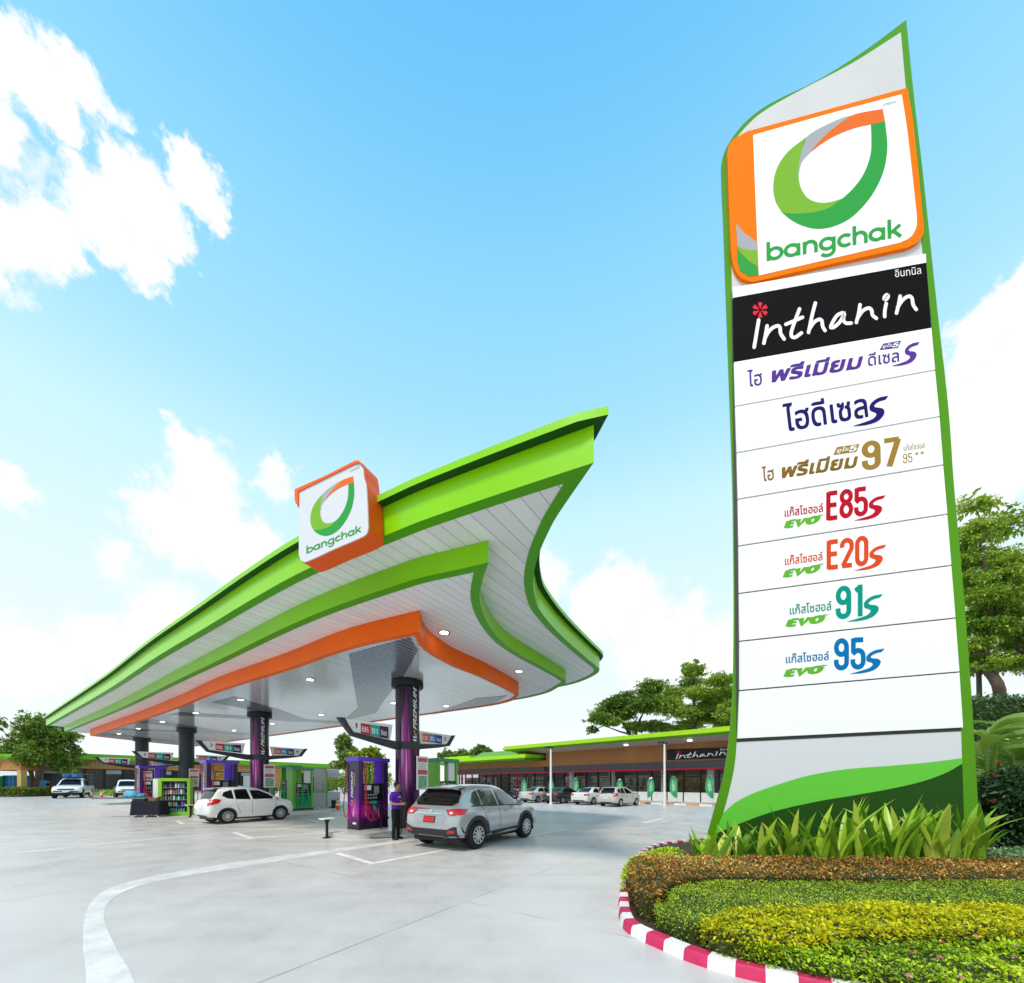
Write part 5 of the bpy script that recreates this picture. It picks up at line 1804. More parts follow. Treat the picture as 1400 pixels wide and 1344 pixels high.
def pump_film(name, stops, flame):
    m = bpy.data.materials.new(name); m.use_nodes = True
    nt = m.node_tree; b = nt.nodes['Principled BSDF']
    tc = nn(nt, 'ShaderNodeTexCoord')
    sp = nn(nt, 'ShaderNodeSeparateXYZ', Vector=tc.outputs['Object'])
    n = nn(nt, 'ShaderNodeTexNoise', Vector=tc.outputs['Object'], Scale=2.5, Detail=2.0)
    zz = mth(nt, 'ADD', sp.outputs[2], mth(nt, 'MULTIPLY', mth(nt, 'SUBTRACT', n.outputs[0], .5), .35))
    c = ramp(nt, maprange(nt, zz, 0, 2.3, 0, 1, False), stops)
    if flame:
        q = mth(nt, 'ADD', sp.outputs[1], sp.outputs[0])
        for c0, wd, zl, zh, col in ((.22, .16, .35, 1.15, flame[0]), (.42, .10, .4, 1.0, flame[1]), (.30, .05, .4, .85, flame[2]), (.62, .12, .3, 1.2, flame[0]), (.80, .05, .35, 1.1, flame[2])):
            t = mth(nt, 'DIVIDE', mth(nt, 'SUBTRACT', sp.outputs[2], zl), zh - zl)
            da = mth(nt, 'ABSOLUTE', mth(nt, 'SUBTRACT', q, c0))
            wv = mth(nt, 'MULTIPLY', mth(nt, 'SUBTRACT', 1.0, t, clamp=True), wd)
            k = mth(nt, 'MULTIPLY', maprange(nt, mth(nt, 'SUBTRACT', wv, da), -.01, .02), maprange(nt, t, 0, .3))
            c = mixc(nt, k, c, col)
    nt.links.new(c, b.inputs['Base Color'])
    b.inputs['Roughness'].default_value = .25
    b.inputs['Specular IOR Level'].default_value = .3
    b.inputs['Coat Weight'].default_value = .06
    MATS[name] = m
    return m


FILMP = pump_film('purple_pump_film', [(0, (.02, .012, .03)), (.12, (.07, .008, .08)), (.28, (.30, .008, .24)), (.42, (.09, .008, .19)), (.7, (.045, .02, .11)), (1, (.05, .035, .08))], [(.60, .02, .42), (.36, .02, .36), (.75, .45, .68)])
FILMG = M('green_pump_film', (0.13, 0.50, 0.02), .3, coat=.3, var=.08)
PURPLE = M('purple_pump_cover', (0.15, 0.05, 0.68), .3, coat=.3)
TEALG = M('green_pump_cover', (0.02, 0.34, 0.16), .3, coat=.3)
CABD = M('pump_cabinet_black', (0.012, 0.012, 0.016), .3, coat=.2)
SCREEN = M('pump_screen', (0.22, 0.30, 0.31), .15, coat=.5)
HOSER, HOSEG, HOSEK = M('red_hose', (0.45, 0.03, 0.06), .45), M('green_hose', (0.02, 0.46, 0.11), .45), M('black_hose', (0.02, 0.02, 0.022), .45)
NOZ = [M('nozzle_red', (0.75, .01, .03), .3), M('nozzle_green', (0.02, .33, .13), .3), M('nozzle_black', (0.02, .02, .02), .35)]


def pump(p, rz, kind, label, k=1.0, lettered=True):
    rt = thing('fuel_pump', label, 'fuel pump', p, rz, 'fuel pumps on the islands')
    film, cover = (FILMP, PURPLE) if kind == 'p' else (FILMG, TEALG)
    L_, W_, Hh = 1.17, .63, 2.25
    m_ = MB(); m_.bbox(.0, L_, 0, W_, 0, .08); m_.build('plinth', CABD, rt)
    e1 = MB().bbox(0, .17, 0, W_, .08, Hh).build('end_pillar', film, rt, bevel=.012)
    e2 = MB().bbox(L_ - .13, L_, 0, W_, .08, Hh).build('end_pillar', film, rt, bevel=.012)
    MB().bbox(-.05, L_ + .05, -.05, W_ + .05, Hh, Hh + .14).build('top_cover', cover, rt, bevel=.02)
    cab = MB().bbox(.171, L_ - .131, .03, W_ - .03, .08, 1.52).build('cabinet', CABD, rt, bevel=.01)
    MB().bbox(.18, L_ - .14, .018, W_ - .018, .08, .80).build('cabinet_door', film if kind == 'p' else TEALG, rt, bevel=.006)
    MB().bbox(.66, L_ - .14, .04, .12, 1.53, Hh - .003).build('drop_panel', cover if kind == 'p' else WHITEP, rt, bevel=.01)
    for sg, y in ((-1, .03), (1, W_ - .03)):
        def q(x0, x1, z0, z1, t=.012, y=y, sg=sg):
            return MB().bbox(x0, x1, y + sg * .001, y + sg * t, z0, z1)
        q(.22, .48, 1.30, 1.46).build('display', WHITEP, cab)
        q(.60, .80, 1.18, 1.44).build('display', SCREEN, cab)
        m_ = MB()
        for i in range(5):
            for j in range(2):
                m_.bbox(.26 + .1 * i, .31 + .1 * i, y + sg * .001, y + sg * .01, 1.02 + .1 * j, 1.06 + .1 * j)
        m_.build('keypad', M('key_grey', (.55, .55, .56), .4), cab)
        for i, (mt, x0) in enumerate(zip((PR, PT, PV), (.20, .46, .72))):
            q(x0, x0 + .24, .84, .93, .03).build('grade_plate', mt if kind == 'p' else (PO, PT, PB)[i], cab)
        for i in range(3):
            x = .30 + .26 * i
            nz = MB()
            nz.tube([(x - .02, y + sg * .05, .80), (x + .01, y + sg * .09, .70), (x + .07, y + sg * .10, .62)], [.028, .034, .026], 8)
            nz.tube([(x + .07, y + sg * .10, .62), (x + .10, y + sg * .06, .50)], [.018, .012], 8)
            nz.bbox(x - .03, x + .05, y + sg * .04, y + sg * .12, .66, .72)
            nz.tube([(x - .02, y + sg * .11, .66), (x + .0, y + sg * .15, .60), (x + .05, y + sg * .14, .57)], .008, 6)
            nob = nz.build('nozzle', NOZ[i] if kind == 'p' else NOZ[1], rt, smooth=40)
            hm = (HOSER, HOSER, HOSEK)[i] if kind == 'p' else HOSEG
            x2 = (.19, .24, .90)[i] if kind == 'p' else (.24, .50, .80)[i]
            top = 2.2 if kind == 'p' else 1.5
            pts = [(x2, y + sg * .06, top), (x2 - .01, y + sg * .10, 1.3), (x2 - .04 + .02 * i, y + sg * .18, .62), (x2 + .04, y + sg * .21, .36), (x2 + .18, y + sg * .2, .27 + .03 * i), (x + .12, y + sg * .18, .42), (x + .09, y + sg * .14, .58), (x, y + sg * .1, .74)]
            h_ = MB(); h_.tube(spline(pts, 6), .016 if kind == 'p' else .026, 7)
            h_.build('hose', hm, nob, smooth='all')
    # hose hanging at the end pillar
    if kind == 'p':
        h_ = MB(); h_.tube(spline([(-.02, W_ - .05, 2.2), (-.06, W_ + .02, 1.4), (-.10, W_ + .05, .7), (-.10, W_ - .05, .4), (-.04, W_ - .12, .55), (-.03, W_ - .08, .8)], 6), .016, 7)
        h_.build('hose', HOSER, rt, smooth='all')
    if lettered and kind == 'p':
        for s_, z0, lz, y0, hy, mt in (('HI', .80, .17, .31, .10, GOLDINK), ('PREMIUM', 1.05, .82, .31, .10, WHITEINK), ('DIESEL', 1.42, .46, .19, .07, GOLDINK)):
            m_ = MB(); text_into(m_, s_, lambda x, y, l=0, z0=z0, lz=lz, y0=y0, hy=hy: (-.003 - l, y0 + hy * y, z0 + (x + .05 * y) * lz), bold=.03)
            m_.build('printed_lettering', mt, e1, fixn=False)
        m_ = MB(); m_.bbox(-.004, -.001, .15, .33, .18, .24); m_.build('maker_plate', WHITEINK, e1, fixn=False)
    rt.scale = (k, k, k)
    return rt


C_ = lambda a, b, z=.15: ab(a, b, z)
pump(C_(7.78, 11.08), ANG, 'p', 'tall black and magenta pump with violet top on the nearest island, beside the attendant')
pump(C_(11.2, 10.95), ANG, 'g', 'lime green pump behind the nearest column, partly hidden by the silver SUV', 1.06)
pump(C_(7.4, 22.1), ANG, 'p', 'violet topped pump showing above the roof of the white hatchback', 1.1)
pump(C_(11.3, 22.0), ANG, 'g', 'lime green pump behind the column with lane signs 3 and 4')
pump(C_(7.6, 33.1), ANG, 'p', 'violet topped pump behind the display rack and black draped table', 1.1)
pump(C_(11.3, 32.6), ANG, 'g', 'lime green pump between the two charcoal columns')
ISB = ab(14.9, 26.2)
rt = thing('pump_island', 'low kerbed island carrying the grey booth and the pump with bright green hoses', 'pump island', (ISB.x, ISB.y, 0), ANG - R(90), 'raised islands under the canopy')
m_ = MB(); m_.rbox((0, 0, .07), (4.6, 2.0, .14), .5, 6); m_.build('island_edge', ISLS, rt, smooth=30)
m_ = MB(); m_.rbox((0, 0, .1465), (4.5, 1.9, .009), .48, 6); m_.build('island_top', ISL, rt)
pp = at(383, 1104, 25.6); pp.z = .15
pump(pp, ANG - R(90), 'g', 'wide green pump with three bright green hoses beside the grey booth', 1.12)
# booth
pb = at(424.5, 1105, 25.0)
rt = thing('cashier_booth', 'small grey booth with lime frame and curved top corner beside the green pump', 'booth', (pb.x, pb.y, .15), ANG - R(90) + R(14))
LB = M('booth_grey', (.50, .51, .54), .4)
MB().bbox(0, 1.28, .03, 1.2, 0, .95).build('lower_panel', LB, rt)
m_ = MB(); m_.slab([(0, .03, 1.9)] + [(1.28, .03, 1.9), (1.27, .03, 2.2), (1.15, .03, 2.38), (.85, .03, 2.46), (0, .03, 2.5)], (0, 1.17, 0)); m_.build('upper_panel', LB, rt)
gp_ = M('booth_glass', (.35, .37, .40), .05, coat=.5)
MB().bbox(.36, 1.22, .04, .06, .97, 1.88).build('window', gp_, rt)
MB().bbox(.03, .30, .06, .08, .97, 1.88).build('window', GLASSD, rt)
m_ = MB()
v, f = ribbon2([(0, 0), (0, 2.52), (.85, 2.48), (1.17, 2.40), (1.30, 2.2), (1.30, 0)], .07, caps=False)
m_.add([(p.x, .0, p.y) for p in v] + [(p.x, .06, p.y) for p in v], f + [tuple(i + len(v) for i in q) for q in f]); nv = len(v) // 2
m_.bbox(-.03, 1.3, -.02, .03, .93, .99)
m_.build('lime_frame', FILMG, rt)
MB().bbox(.31, .36, .02, .06, .97, 1.9).build('mullion', WHITEP, rt)

# ================================================================== PEOPLE
def skin_mesh(name, chains, mat, parent, sub=2, root=0):
    """chains: list of lists of (x, y, z, r); points shared between chains are joined"""
    V, E_, Rr, idx = [], [], [], {}
    for ch in chains:
        prev = None
        for (x, y, z, r) in ch:
            k = (round(x, 4), round(y, 4), round(z, 4))
            if k not in idx:
                idx[k] = len(V); V.append((x, y, z)); Rr.append(r)
            if prev is not None and prev != idx[k]:
                E_.append((prev, idx[k]))
            prev = idx[k]
    me = bpy.data.meshes.new(name)
    me.from_pydata(V, E_, [])
    ob = bpy.data.objects.new(name, me)
    COL.objects.link(ob)
    md = ob.modifiers.new('s', 'SKIN'); md.use_smooth_shade = True
    sk = me.skin_vertices[0].data
    for i, r in enumerate(Rr):
        sk[i].radius = r if isinstance(r, tuple) else (r, r)
        sk[i].use_root = (i == root)
    m2 = ob.modifiers.new('u', 'SUBSURF'); m2.levels = sub; m2.render_levels = sub
    dg = bpy.context.evaluated_depsgraph_get()
    me2 = bpy.data.meshes.new_from_object(ob.evaluated_get(dg))
    bpy.data.objects.remove(ob)
    me2.materials.clear(); me2.materials.append(mat)
    me2.polygons.foreach_set('use_smooth', [True] * len(me2.polygons))
    o = bpy.data.objects.new(name, me2)
    COL.objects.link(o); o.parent = parent
    return o


SKINM = M('skin', (0.50, 0.27, 0.17), .5, var=.05)
HAIRM = M('black_hair', (0.012, 0.010, 0.010), .45)


def person(label, loc, rz, shirt, trousers, k=1.0):
    rt = thing('person', label, 'person', loc, rz)
    ch = [[(0, 0, .93, .075), (0, 0, 1.10, .07), (0, 0, 1.30, .075), (0, 0, 1.41, .055), (.012, 0, 1.465, .052), (.028, 0, 1.50, .056), (.045, 0, 1.55, .078), (.052, 0, 1.61, .092), (.045, 0, 1.665, .078), (.04, 0, 1.69, .045)]]
    arms = {}
    for sg in (-1, 1):
        ew = (.21 if sg < 0 else .19)
        A1 = [(0, 0, 1.30, .075), (0, sg * .15, 1.36, .045), (-.005, sg * .205, 1.30, .043), (.0, sg * .235, 1.10, .040), (.10, sg * .19, 1.065, .037), (.23, sg * .115, 1.06, .027), (.255, sg * .10, 1.062, .028), (.30, sg * .075, 1.068, .032)]
        ch.append(A1)
        # five unequal fingers, curled round what is held
        for i, (dy, L_) in enumerate(((.030, .068), (.011, .078), (-.008, .073), (-.026, .058))):
            x0, y0, z0 = .30, sg * .075, 1.068
            ch.append([(x0, y0, z0, .032), (x0 + .028, y0 - sg * .008, z0 + dy * .9, .0105), (x0 + .028 + L_ * .45, y0 - sg * .022, z0 + dy, .0092), (x0 + .022 + L_ * .62, y0 - sg * .048, z0 + dy * .95, .0082), (x0 + .012 + L_ * .5, y0 - sg * .066, z0 + dy * .9, .007)])
        ch.append([(.255, sg * .10, 1.062, .028), (.275, sg * .075, 1.095, .0125), (.305, sg * .05, 1.108, .0105), (.328, sg * .032, 1.106, .008)])
        ch.append([(0, 0, .93, .075), (0, sg * .09, .86, .06), (.015, sg * .105, .48, .045), (0, sg * .115, .10, .026), (.03, sg * .12, .05, .022), (.10, sg * .132, .035, .018)])
    skin_mesh('body', ch, SKINM, rt)
    sh = [[(0, 0, .86, (.125, .165)), (0, 0, 1.0, (.118, .15)), (0, 0, 1.15, (.12, .155)), (0, 0, 1.30, (.125, .16)), (.0, 0, 1.405, (.075, .085)), (.006, 0, 1.435, (.06, .062))]]
    for sg in (-1, 1):
        sh.append([(0, 0, 1.30, (.125, .16)), (0, sg * .15, 1.37, .072), (-.005, sg * .207, 1.30, .066), (-.002, sg * .222, 1.20, .062), (.0, sg * .228, 1.155, .062)])
    skin_mesh('shirt', sh, shirt, rt)
    tr = [[(0, 0, .97, (.11, .145)), (0, 0, .90, (.115, .155))]]
    for sg in (-1, 1):
        tr.append([(0, 0, .90, (.115, .155)), (0, sg * .088, .80, .092), (.018, sg * .105, .48, .066), (.005, sg * .115, .20, .058), (.004, sg * .117, .055, .062)])
    skin_mesh('trousers', tr, trousers, rt)
    for sg in (-1, 1):
        skin_mesh('shoe', [[(-.045, sg * .115, .045, .04), (.04, sg * .122, .045, .045), (.12, sg * .135, .036, .042), (.17, sg * .145, .03, .03)]], BLACKP, rt)
    # hair: cap over the back and top of the skull, with a fringe
    m_ = MB()
    hc = Vector((.042, 0, 1.615))
    rows = []
    for i in range(8):
        ph = R(90 - i * 17)
        row = []
        for j in range(18):
            a = 2 * math.pi * j / 18
            lim = -38 if math.cos(a) < .35 else (24 if abs(math.sin(a)) < .75 else -5)
            p_ = max(ph, R(lim))
            rr = 1.0 + .05 * math.sin(5 * a + i)
            row.append(hc + Vector((math.cos(p_) * math.cos(a) * .108 * rr, math.cos(p_) * math.sin(a) * .098 * rr, math.sin(p_) * .112 * rr)))
        rows.append(row)
    vv = [p for r_ in rows for p in r_]
    m_.add(vv, [(i * 18 + j, i * 18 + (j + 1) % 18, (i + 1) * 18 + (j + 1) % 18, (i + 1) * 18 + j) for i in range(7) for j in range(18)])
    m_.build('hair', HAIRM, rt, smooth='all')
    m_ = MB()
    for sg in (-1, 1):
        m_.lathe([(0.001, -.006), (.010, -.004), (.012, 0), (.008, .006), (.001, .008)], 10, (.132, sg * .034, 1.600), axis='X')
    m_.build('eyes', M('eye_dark', (.02, .015, .012), .2), rt)
    m_ = MB(); m_.tube([(.132, 0, 1.605), (.152, 0, 1.575), (.136, 0, 1.565)], [.008, .015, .010], 8)
    for sg in (-1, 1):
        m_.tube([(.03, sg * .088, 1.62), (.035, sg * .098, 1.60), (.04, sg * .09, 1.57)], [.012, .016, .010], 8)
    m_.build('nose_and_ears', SKINM, rt, smooth='all')
    m_ = MB(); m_.tube([(.124, -.022, 1.545), (.133, 0, 1.544), (.124, .022, 1.545)], [.004, .007, .004], 8)
    m_.build('mouth', M('lip', (.34, .12, .10), .5), rt, smooth='all')
    rt.scale = (k, k, k)
    return rt


PSH = M('purple_shirt', (0.12, 0.022, 0.42), .8, var=.15, vscale=9)
BTR = M('black_trousers', (0.010, 0.010, 0.012), .8, var=.2, vscale=9)
pf = un(541, 1147.5, 0)
FACE = math.atan2(-.30, .95)
per = person('young attendant in purple shirt and black trousers holding a nozzle behind the silver SUV', (pf.x, pf.y, 0), FACE, PSH, BTR, 1.0)
# printed word across the chest
m_ = MB(); m_.box((.128, .0, 1.27), (.006, .14, .022)); m_.build('chest_print', WHITEINK, per)
# nozzle in his hands, hose looping to the ground and back to the pump
nzr = thing('fuel_nozzle', 'black filling nozzle in the hands of the attendant with its hose trailing to the pump', 'nozzle', (pf.x, pf.y, 0), FACE)
m_ = MB()
m_.tube([(.30, .0, 1.06), (.38, .0, 1.075), (.46, 0, 1.06)], [.034, .04, .03], 10)
m_.tube([(.46, 0, 1.06), (.56, 0, 1.05), (.64, 0, 1.00)], [.018, .016, .014], 8)
m_.bbox(.31, .44, -.045, .045, 1.03, 1.13)
m_.build('nozzle', BLACKP, nzr, smooth=40)
h_ = MB()
Mi = Matrix.Rotation(-FACE, 3, 'Z')
wp = [ab(8.45, 11.0, 1.0), ab(8.4, 10.8, .5), ab(8.25, 10.6, .06), ab(7.95, 10.55, .02), ab(7.6, 10.35, .02), ab(7.45, 10.0, .02), ab(7.65, 9.75, .03)]
lp = [Mi @ (q - Vector((pf.x, pf.y, 0))) for q in wp]
h_.tube(spline(lp + [(-.05, .28, .10), (.03, .26, .6), (.18, .10, .95), (.30, 0, 1.055)], 6), .016, 7)
h_.build('hose', HOSEK, nzr, smooth='all')
p2_ = at(372.5, 1095, 23.5)
person('attendant in green vest half hidden behind the bonnet of the white hatchback', (p2_.x, p2_.y, 0), R(-60), M('green_vest', (.12, .42, .18), .8), M('blue_trousers', (.04, .16, .36), .8))
p3_ = at(66.5, 1084, 50)
person('person in dark clothes standing under the rounded tree beside a motorcycle', (p3_.x, p3_.y, 0), R(-30), M('dark_shirt', (.03, .035, .05), .8), M('violet_trousers', (.20, .17, .34), .8), 1.15)


def motorbike(label, loc, rz, body, k=1.0):
    rt = thing('motorcycle', label, 'motorcycle', loc, rz, 'motorcycles standing by the buildings')
    for x in (0, 1.22):
        m_ = MB(); m_.lathe([(.21, -.045), (.28, -.04), (.295, 0), (.28, .04), (.21, .045), (.21, -.045)], 24, (x, 0, .295), axis='Y', cap=False)
        w1 = m_.build('wheel', RUBBER, rt, smooth=35)
        m_ = MB(); m_.lathe([(.21, -.02), (.21, .02)], 24, (x, 0, .295), axis='Y', cap=False)
        for q in range(5):
            a = q * 1.2566
            m_.slab([(x - .012 * math.sin(a), -.01, .295 + .012 * math.cos(a)), (x + .21 * math.cos(a) - .012 * math.sin(a), -.01, .295 + .21 * math.sin(a) + .012 * math.cos(a)), (x + .21 * math.cos(a) + .012 * math.sin(a), -.01, .295 + .21 * math.sin(a) - .012 * math.cos(a)), (x + .012 * math.sin(a), -.01, .295 - .012 * math.cos(a))], (0, .02, 0))
        m_.build('rim', RIM, w1)
    m_ = MB(); m_.slab([(.0, -.10, .42), (-.1, -.10, .72), (.40, -.10, .70), (.58, -.10, .42), (.95, -.10, .44), (1.02, -.10, .92), (1.10, -.10, .90), (1.08, -.10, .40), (.80, -.10, .26), (.35, -.10, .26)], (0, .20, 0))
    m_.build('bodywork', body, rt, bevel=.02)
    m_ = MB(); m_.rbox((.22, 0, .76), (.68, .24, .09), .09, 4); m_.build('seat', BLACKP, rt)
    m_ = MB(); m_.tube([(1.20, 0, .30), (1.04, 0, 1.0)], .03, 8); m_.tube([(.96, -.32, 1.02), (1.04, 0, 1.0), (.96, .32, 1.02)], .016, 8); m_.build('fork_and_handlebar', STEEL, rt)
    m_ = MB(); m_.lathe([(.001, 0), (.07, .01), (.075, .06), (.05, .10)], 14, (1.06, 0, .92), axis='X'); m_.build('headlight', TAILW, rt)
    rt.scale = (k,) * 3
    return rt


q_ = at(693, 1096, 33); motorbike('dark blue motorcycle standing behind the SUV bonnet near the shop', (q_.x, q_.y, 0), R(40), M('bike_blue', (.02, .03, .10), .3, coat=.5), 1.1)
q_ = at(74, 1084, 49.5); motorbike('dark motorcycle parked between the rounded tree and the caged pickup', (q_.x, q_.y, 0), R(10), M('bike_black', (.03, .02, .025), .3, coat=.5), 1.2)

# ================================================================== SMALL THINGS ON THE FORECOURT
def pedestal(px, label, rz):
    p = un(px[0], px[1], 0)
    rt = thing('pedestal_table', label, 'stand', (p.x, p.y, 0), rz, 'white topped stands on black posts')
    m_ = MB(); m_.lathe([(.14, 0), (.14, .012), (.055, .03), (.042, .08), (.04, .42), (.055, .50), (.10, .56), (.105, .575)], 20); m_.build('post', BLACKP, rt, smooth=40)
    m_ = MB(); m_.rbox((0, 0, .592), (.38, .30, .03), .03, 3); m_.build('top', WHITEP, rt)
    return rt


pedestal((447, 1145.5), 'low white topped stand on a black flared post, alone left of the nearest island', ANG)
pedestal((260.5, 1117), 'low white topped stand on a black post between the display rack and the white hatchback', ANG)

CONEO = M('cone_orange', (0.85, 0.12, 0.02), .5); CONEW = M('cone_white', (.8, .8, .8), .5)


def cone(loc, label, k=1.0):
    rt = thing('traffic_cone', label, 'cone', loc, 0, 'orange traffic cones')
    m_ = MB(); m_.rbox((0, 0, .015), (.38, .38, .03), .04, 3); m_.build('base', CONEO, rt)
    m_ = MB(); m_.lathe([(.14, .03), (.035, .70), (.02, .72)], 24); m_.build('cone_body', CONEO, rt, smooth=30)
    m_ = MB(); m_.lathe([(.107, .26), (.087, .39)], 24, cap=False); m_.lathe([(.076, .47), (.062, .56)], 24, cap=False); m_.build('white_band', CONEW, rt, smooth=30, fixn=False)
    rt.scale = (k,) * 3
    return rt


q_ = un(461.5, 1107, 0); cone((q_.x, q_.y, 0), 'orange and white cone standing between the grey booth and the purple pump', 1.05)
q_ = at(124.5, 1086, 43.5); cone((q_.x, q_.y, 0), 'orange and white cone touching the front corner of the caged pickup', 1.15)
q_ = at(138.5, 1086, 43.5); cone((q_.x, q_.y, 0), 'orange and white cone standing alone between the two white pickups', 1.15)
# dustbin by the booth
q_ = at(457, 1101, 25.2); rt = thing('dustbin', 'small dark dustbin beside the grey booth', 'bin', (q_.x, q_.y, 0))
m_ = MB(); m_.lathe([(.16, 0), (.22, .55), (.23, .56), (.21, .56), (.15, .03)], 20); m_.build('bin_body', TRIM, rt, smooth=30)

# display rack of bottles
rk = thing('display_rack', 'lime framed display rack full of small bottles and packs', 'display rack', (-17.99, 19.5, 0), R(23))
FR = M('rack_lime', (0.28, 0.62, 0.015), .35, coat=.3)
W_, Hh, D_ = 1.32, 1.92, .42
m_ = MB()
m_.bbox(0, .15, 0, D_, 0, Hh); m_.bbox(W_ - .13, W_, 0, D_, 0, Hh); m_.bbox(.15, W_ - .13, 0, D_, Hh - .15, Hh); m_.bbox(.15, W_ - .13, 0, D_, 0, .17)
m_.build('frame', FR, rk, bevel=.01)
MB().bbox(.15, W_ - .13, D_ - .03, D_ - .02, .17, Hh - .15).build('back_panel', M('rack_back', (.10, .10, .12), .6), rk)
MB().bbox(-.20, -.002, .02, .22, .35, Hh - .02).build('side_leaflet_holder', WHITEP, rk)
random.seed(11)
gcols = [M('goods_%s' % n_, c, .35) for n_, c in (('green', (.03, .30, .17)), ('white', (.7, .7, .7)), ('violet', (.22, .14, .42)), ('blue', (.16, .34, .62)), ('grey', (.20, .22, .26)), ('black', (.02, .02, .025)), ('orange', (.5, .2, .08)), ('teal', (.10, .36, .34)))]
for s_ in range(5):
    z = .18 + s_ * .315
    MB().bbox(.15, W_ - .13, .05, D_ - .03, z - .012, z).build('shelf', STEEL, rk)
    x = .19
    while x < W_ - .20:
        bt = MB()
        w_ = random.uniform(.035, .05); h_ = random.uniform(.17, .26)
        if random.random() < .7:
            bt.lathe([(w_, 0), (w_, h_ * .68), (w_ * .4, h_ * .82), (w_ * .4, h_)], 10, (x, .12, z))
        else:
            bt.rbox((x, .14, z + h_ / 2), (w_ * 2, .12, h_), .01, 2)
        bt.build('bottle', random.choice(gcols), rk, smooth=40)
        x += w_ * 2 + .022
# black draped table with goods and the grey top running out to its left
tb = thing('draped_table', 'black draped table with a long grey counter top reaching left of it', 'table', (-18.65, 18.75, 0), R(8))
m_ = MB()
nseg = 44
lo, hi = [], []
for i, (x, y) in enumerate(rrect(1.30, .62, .10, 10)):
    wv = 1 + .035 * math.sin(i * 1.9) + .02 * math.sin(i * 3.7)
    lo.append((x * wv * 1.04 + .66, y * wv * 1.05 + .3, .10)); hi.append((x + .66, y + .3, .80))
k_ = len(lo)
m_.add(lo + hi, [(i, (i + 1) % k_, k_ + (i + 1) % k_, k_ + i) for i in range(k_)] + [tuple(range(k_, 2 * k_))])
m_.build('table_cloth', M('black_cloth', (.018, .016, .03), .85, var=.25, vscale=7), tb, smooth=50)
m_ = MB()
for x in (.1, .62, 1.22):
    m_.bbox(x - .03, x + .03, 0.0, .6, .01, .05)
    m_.bbox(x - .02, x + .02, .27, .33, .05, .2)
m_.build('feet', WHITEP, tb)
MB().bbox(-1.75, .62, .05, .50, .90, .965).build('counter_top', M('counter_grey', (.20, .21, .22), .5), tb, bevel=.01)
MB().bbox(.02, .56, .1, .45, .80, .90).build('counter_support', DARKM, tb)
# bags and cartons resting on it
Rtb = Matrix.Rotation(R(8), 3, 'Z')
def ontb(x, y, z): return Vector((-18.65, 18.75, 0)) + Rtb @ Vector((x, y, z))
def lump(name, label, cat, c, r, mat, seed):
    random.seed(seed)
    bm = bmesh.new(); bmesh.ops.create_icosphere(bm, subdivisions=3, radius=1)
    for v_ in bm.verts:
        n_ = 1 + .10 * math.sin(5 * v_.co.x + seed) * math.cos(4 * v_.co.y) + .08 * math.sin(9 * v_.co.z + 3 * v_.co.x)
        v_.co = Vector((v_.co.x * r[0] * n_, v_.co.y * r[1] * n_, max(v_.co.z, -.6) * r[2] * n_))
    zmin = min(v_.co.z for v_ in bm.verts)
    me = bpy.data.meshes.new(name)
    for v_ in bm.verts: v_.co.z -= zmin
    bm.to_mesh(me); bm.free()
    me.materials.append(mat); me.polygons.foreach_set('use_smooth', [True] * len(me.polygons))
    o = bpy.data.objects.new(name, me); COL.objects.link(o); o.location = c
    return tag(o, label, cat)
lump('plastic_bag', 'crumpled light blue bag lying on the grey counter top', 'bag', ontb(-.15, .28, .965), (.34, .2, .2), M('blue_bag', (.10, .42, .60), .4, var=.3, vscale=6), 2)
lump('plastic_bag', 'smaller dark blue bag lying on the grey counter top beside the light one', 'bag', ontb(.32, .24, .965), (.22, .18, .12), M('dark_blue_bag', (.05, .25, .42), .4, var=.3, vscale=6), 5)
cb = MB(); cb.box((0, 0, .05), (.36, .3, .10)); cb.slab([(-.18, -.15, .10), (.18, -.15, .10), (.24, -.25, .16), (-.22, -.25, .17)], (0, 0, .008)); cb.slab([(.18, -.15, .10), (.18, .15, .10), (.32, .15, .19), (.32, -.15, .19)], (0, 0, .008))
o_ = cb.build('cardboard_box', M('cardboard', (.48, .30, .16), .8, var=.1), None); o_.location = ontb(.85, .3, .80); tag(o_, 'open brown cardboard box standing on the black draped table', 'box')

# ================================================================== SHOP ON THE RIGHT
WD = Vector((0.7234, -0.6904, 0)); W0 = Vector((13.9, 32.6, 0)); WN = Vector((-0.6904, -0.7234, 0))


def wp(t, off, z):
    return W0 + WD * t + WN * off + Vector((0, 0, z))


def prism_t(m_, t0, t1, sec, skew=0.0):
    """cross-section [(off, z)] swept from t0 to t1 along the wall"""
    a = [wp(t0 + skew * (o / 2.5), o, z) for o, z in sec]; b = [wp(t1, o, z) for o, z in sec]
    n = len(sec)
    tr = [tuple(t) for t in tessellate_polygon([a])]
    m_.add(a + b, [(i, (i + 1) % n, n + (i + 1) % n, n + i) for i in range(n)] + tr + [tuple(i + n for i in t[::-1]) for t in tr])
    return m_


def wbox(m_, t0, t1, o0, o1, z0, z1):
    return prism_t(m_, t0, t1, [(o0, z0), (o1, z0), (o1, z1), (o0, z1)])


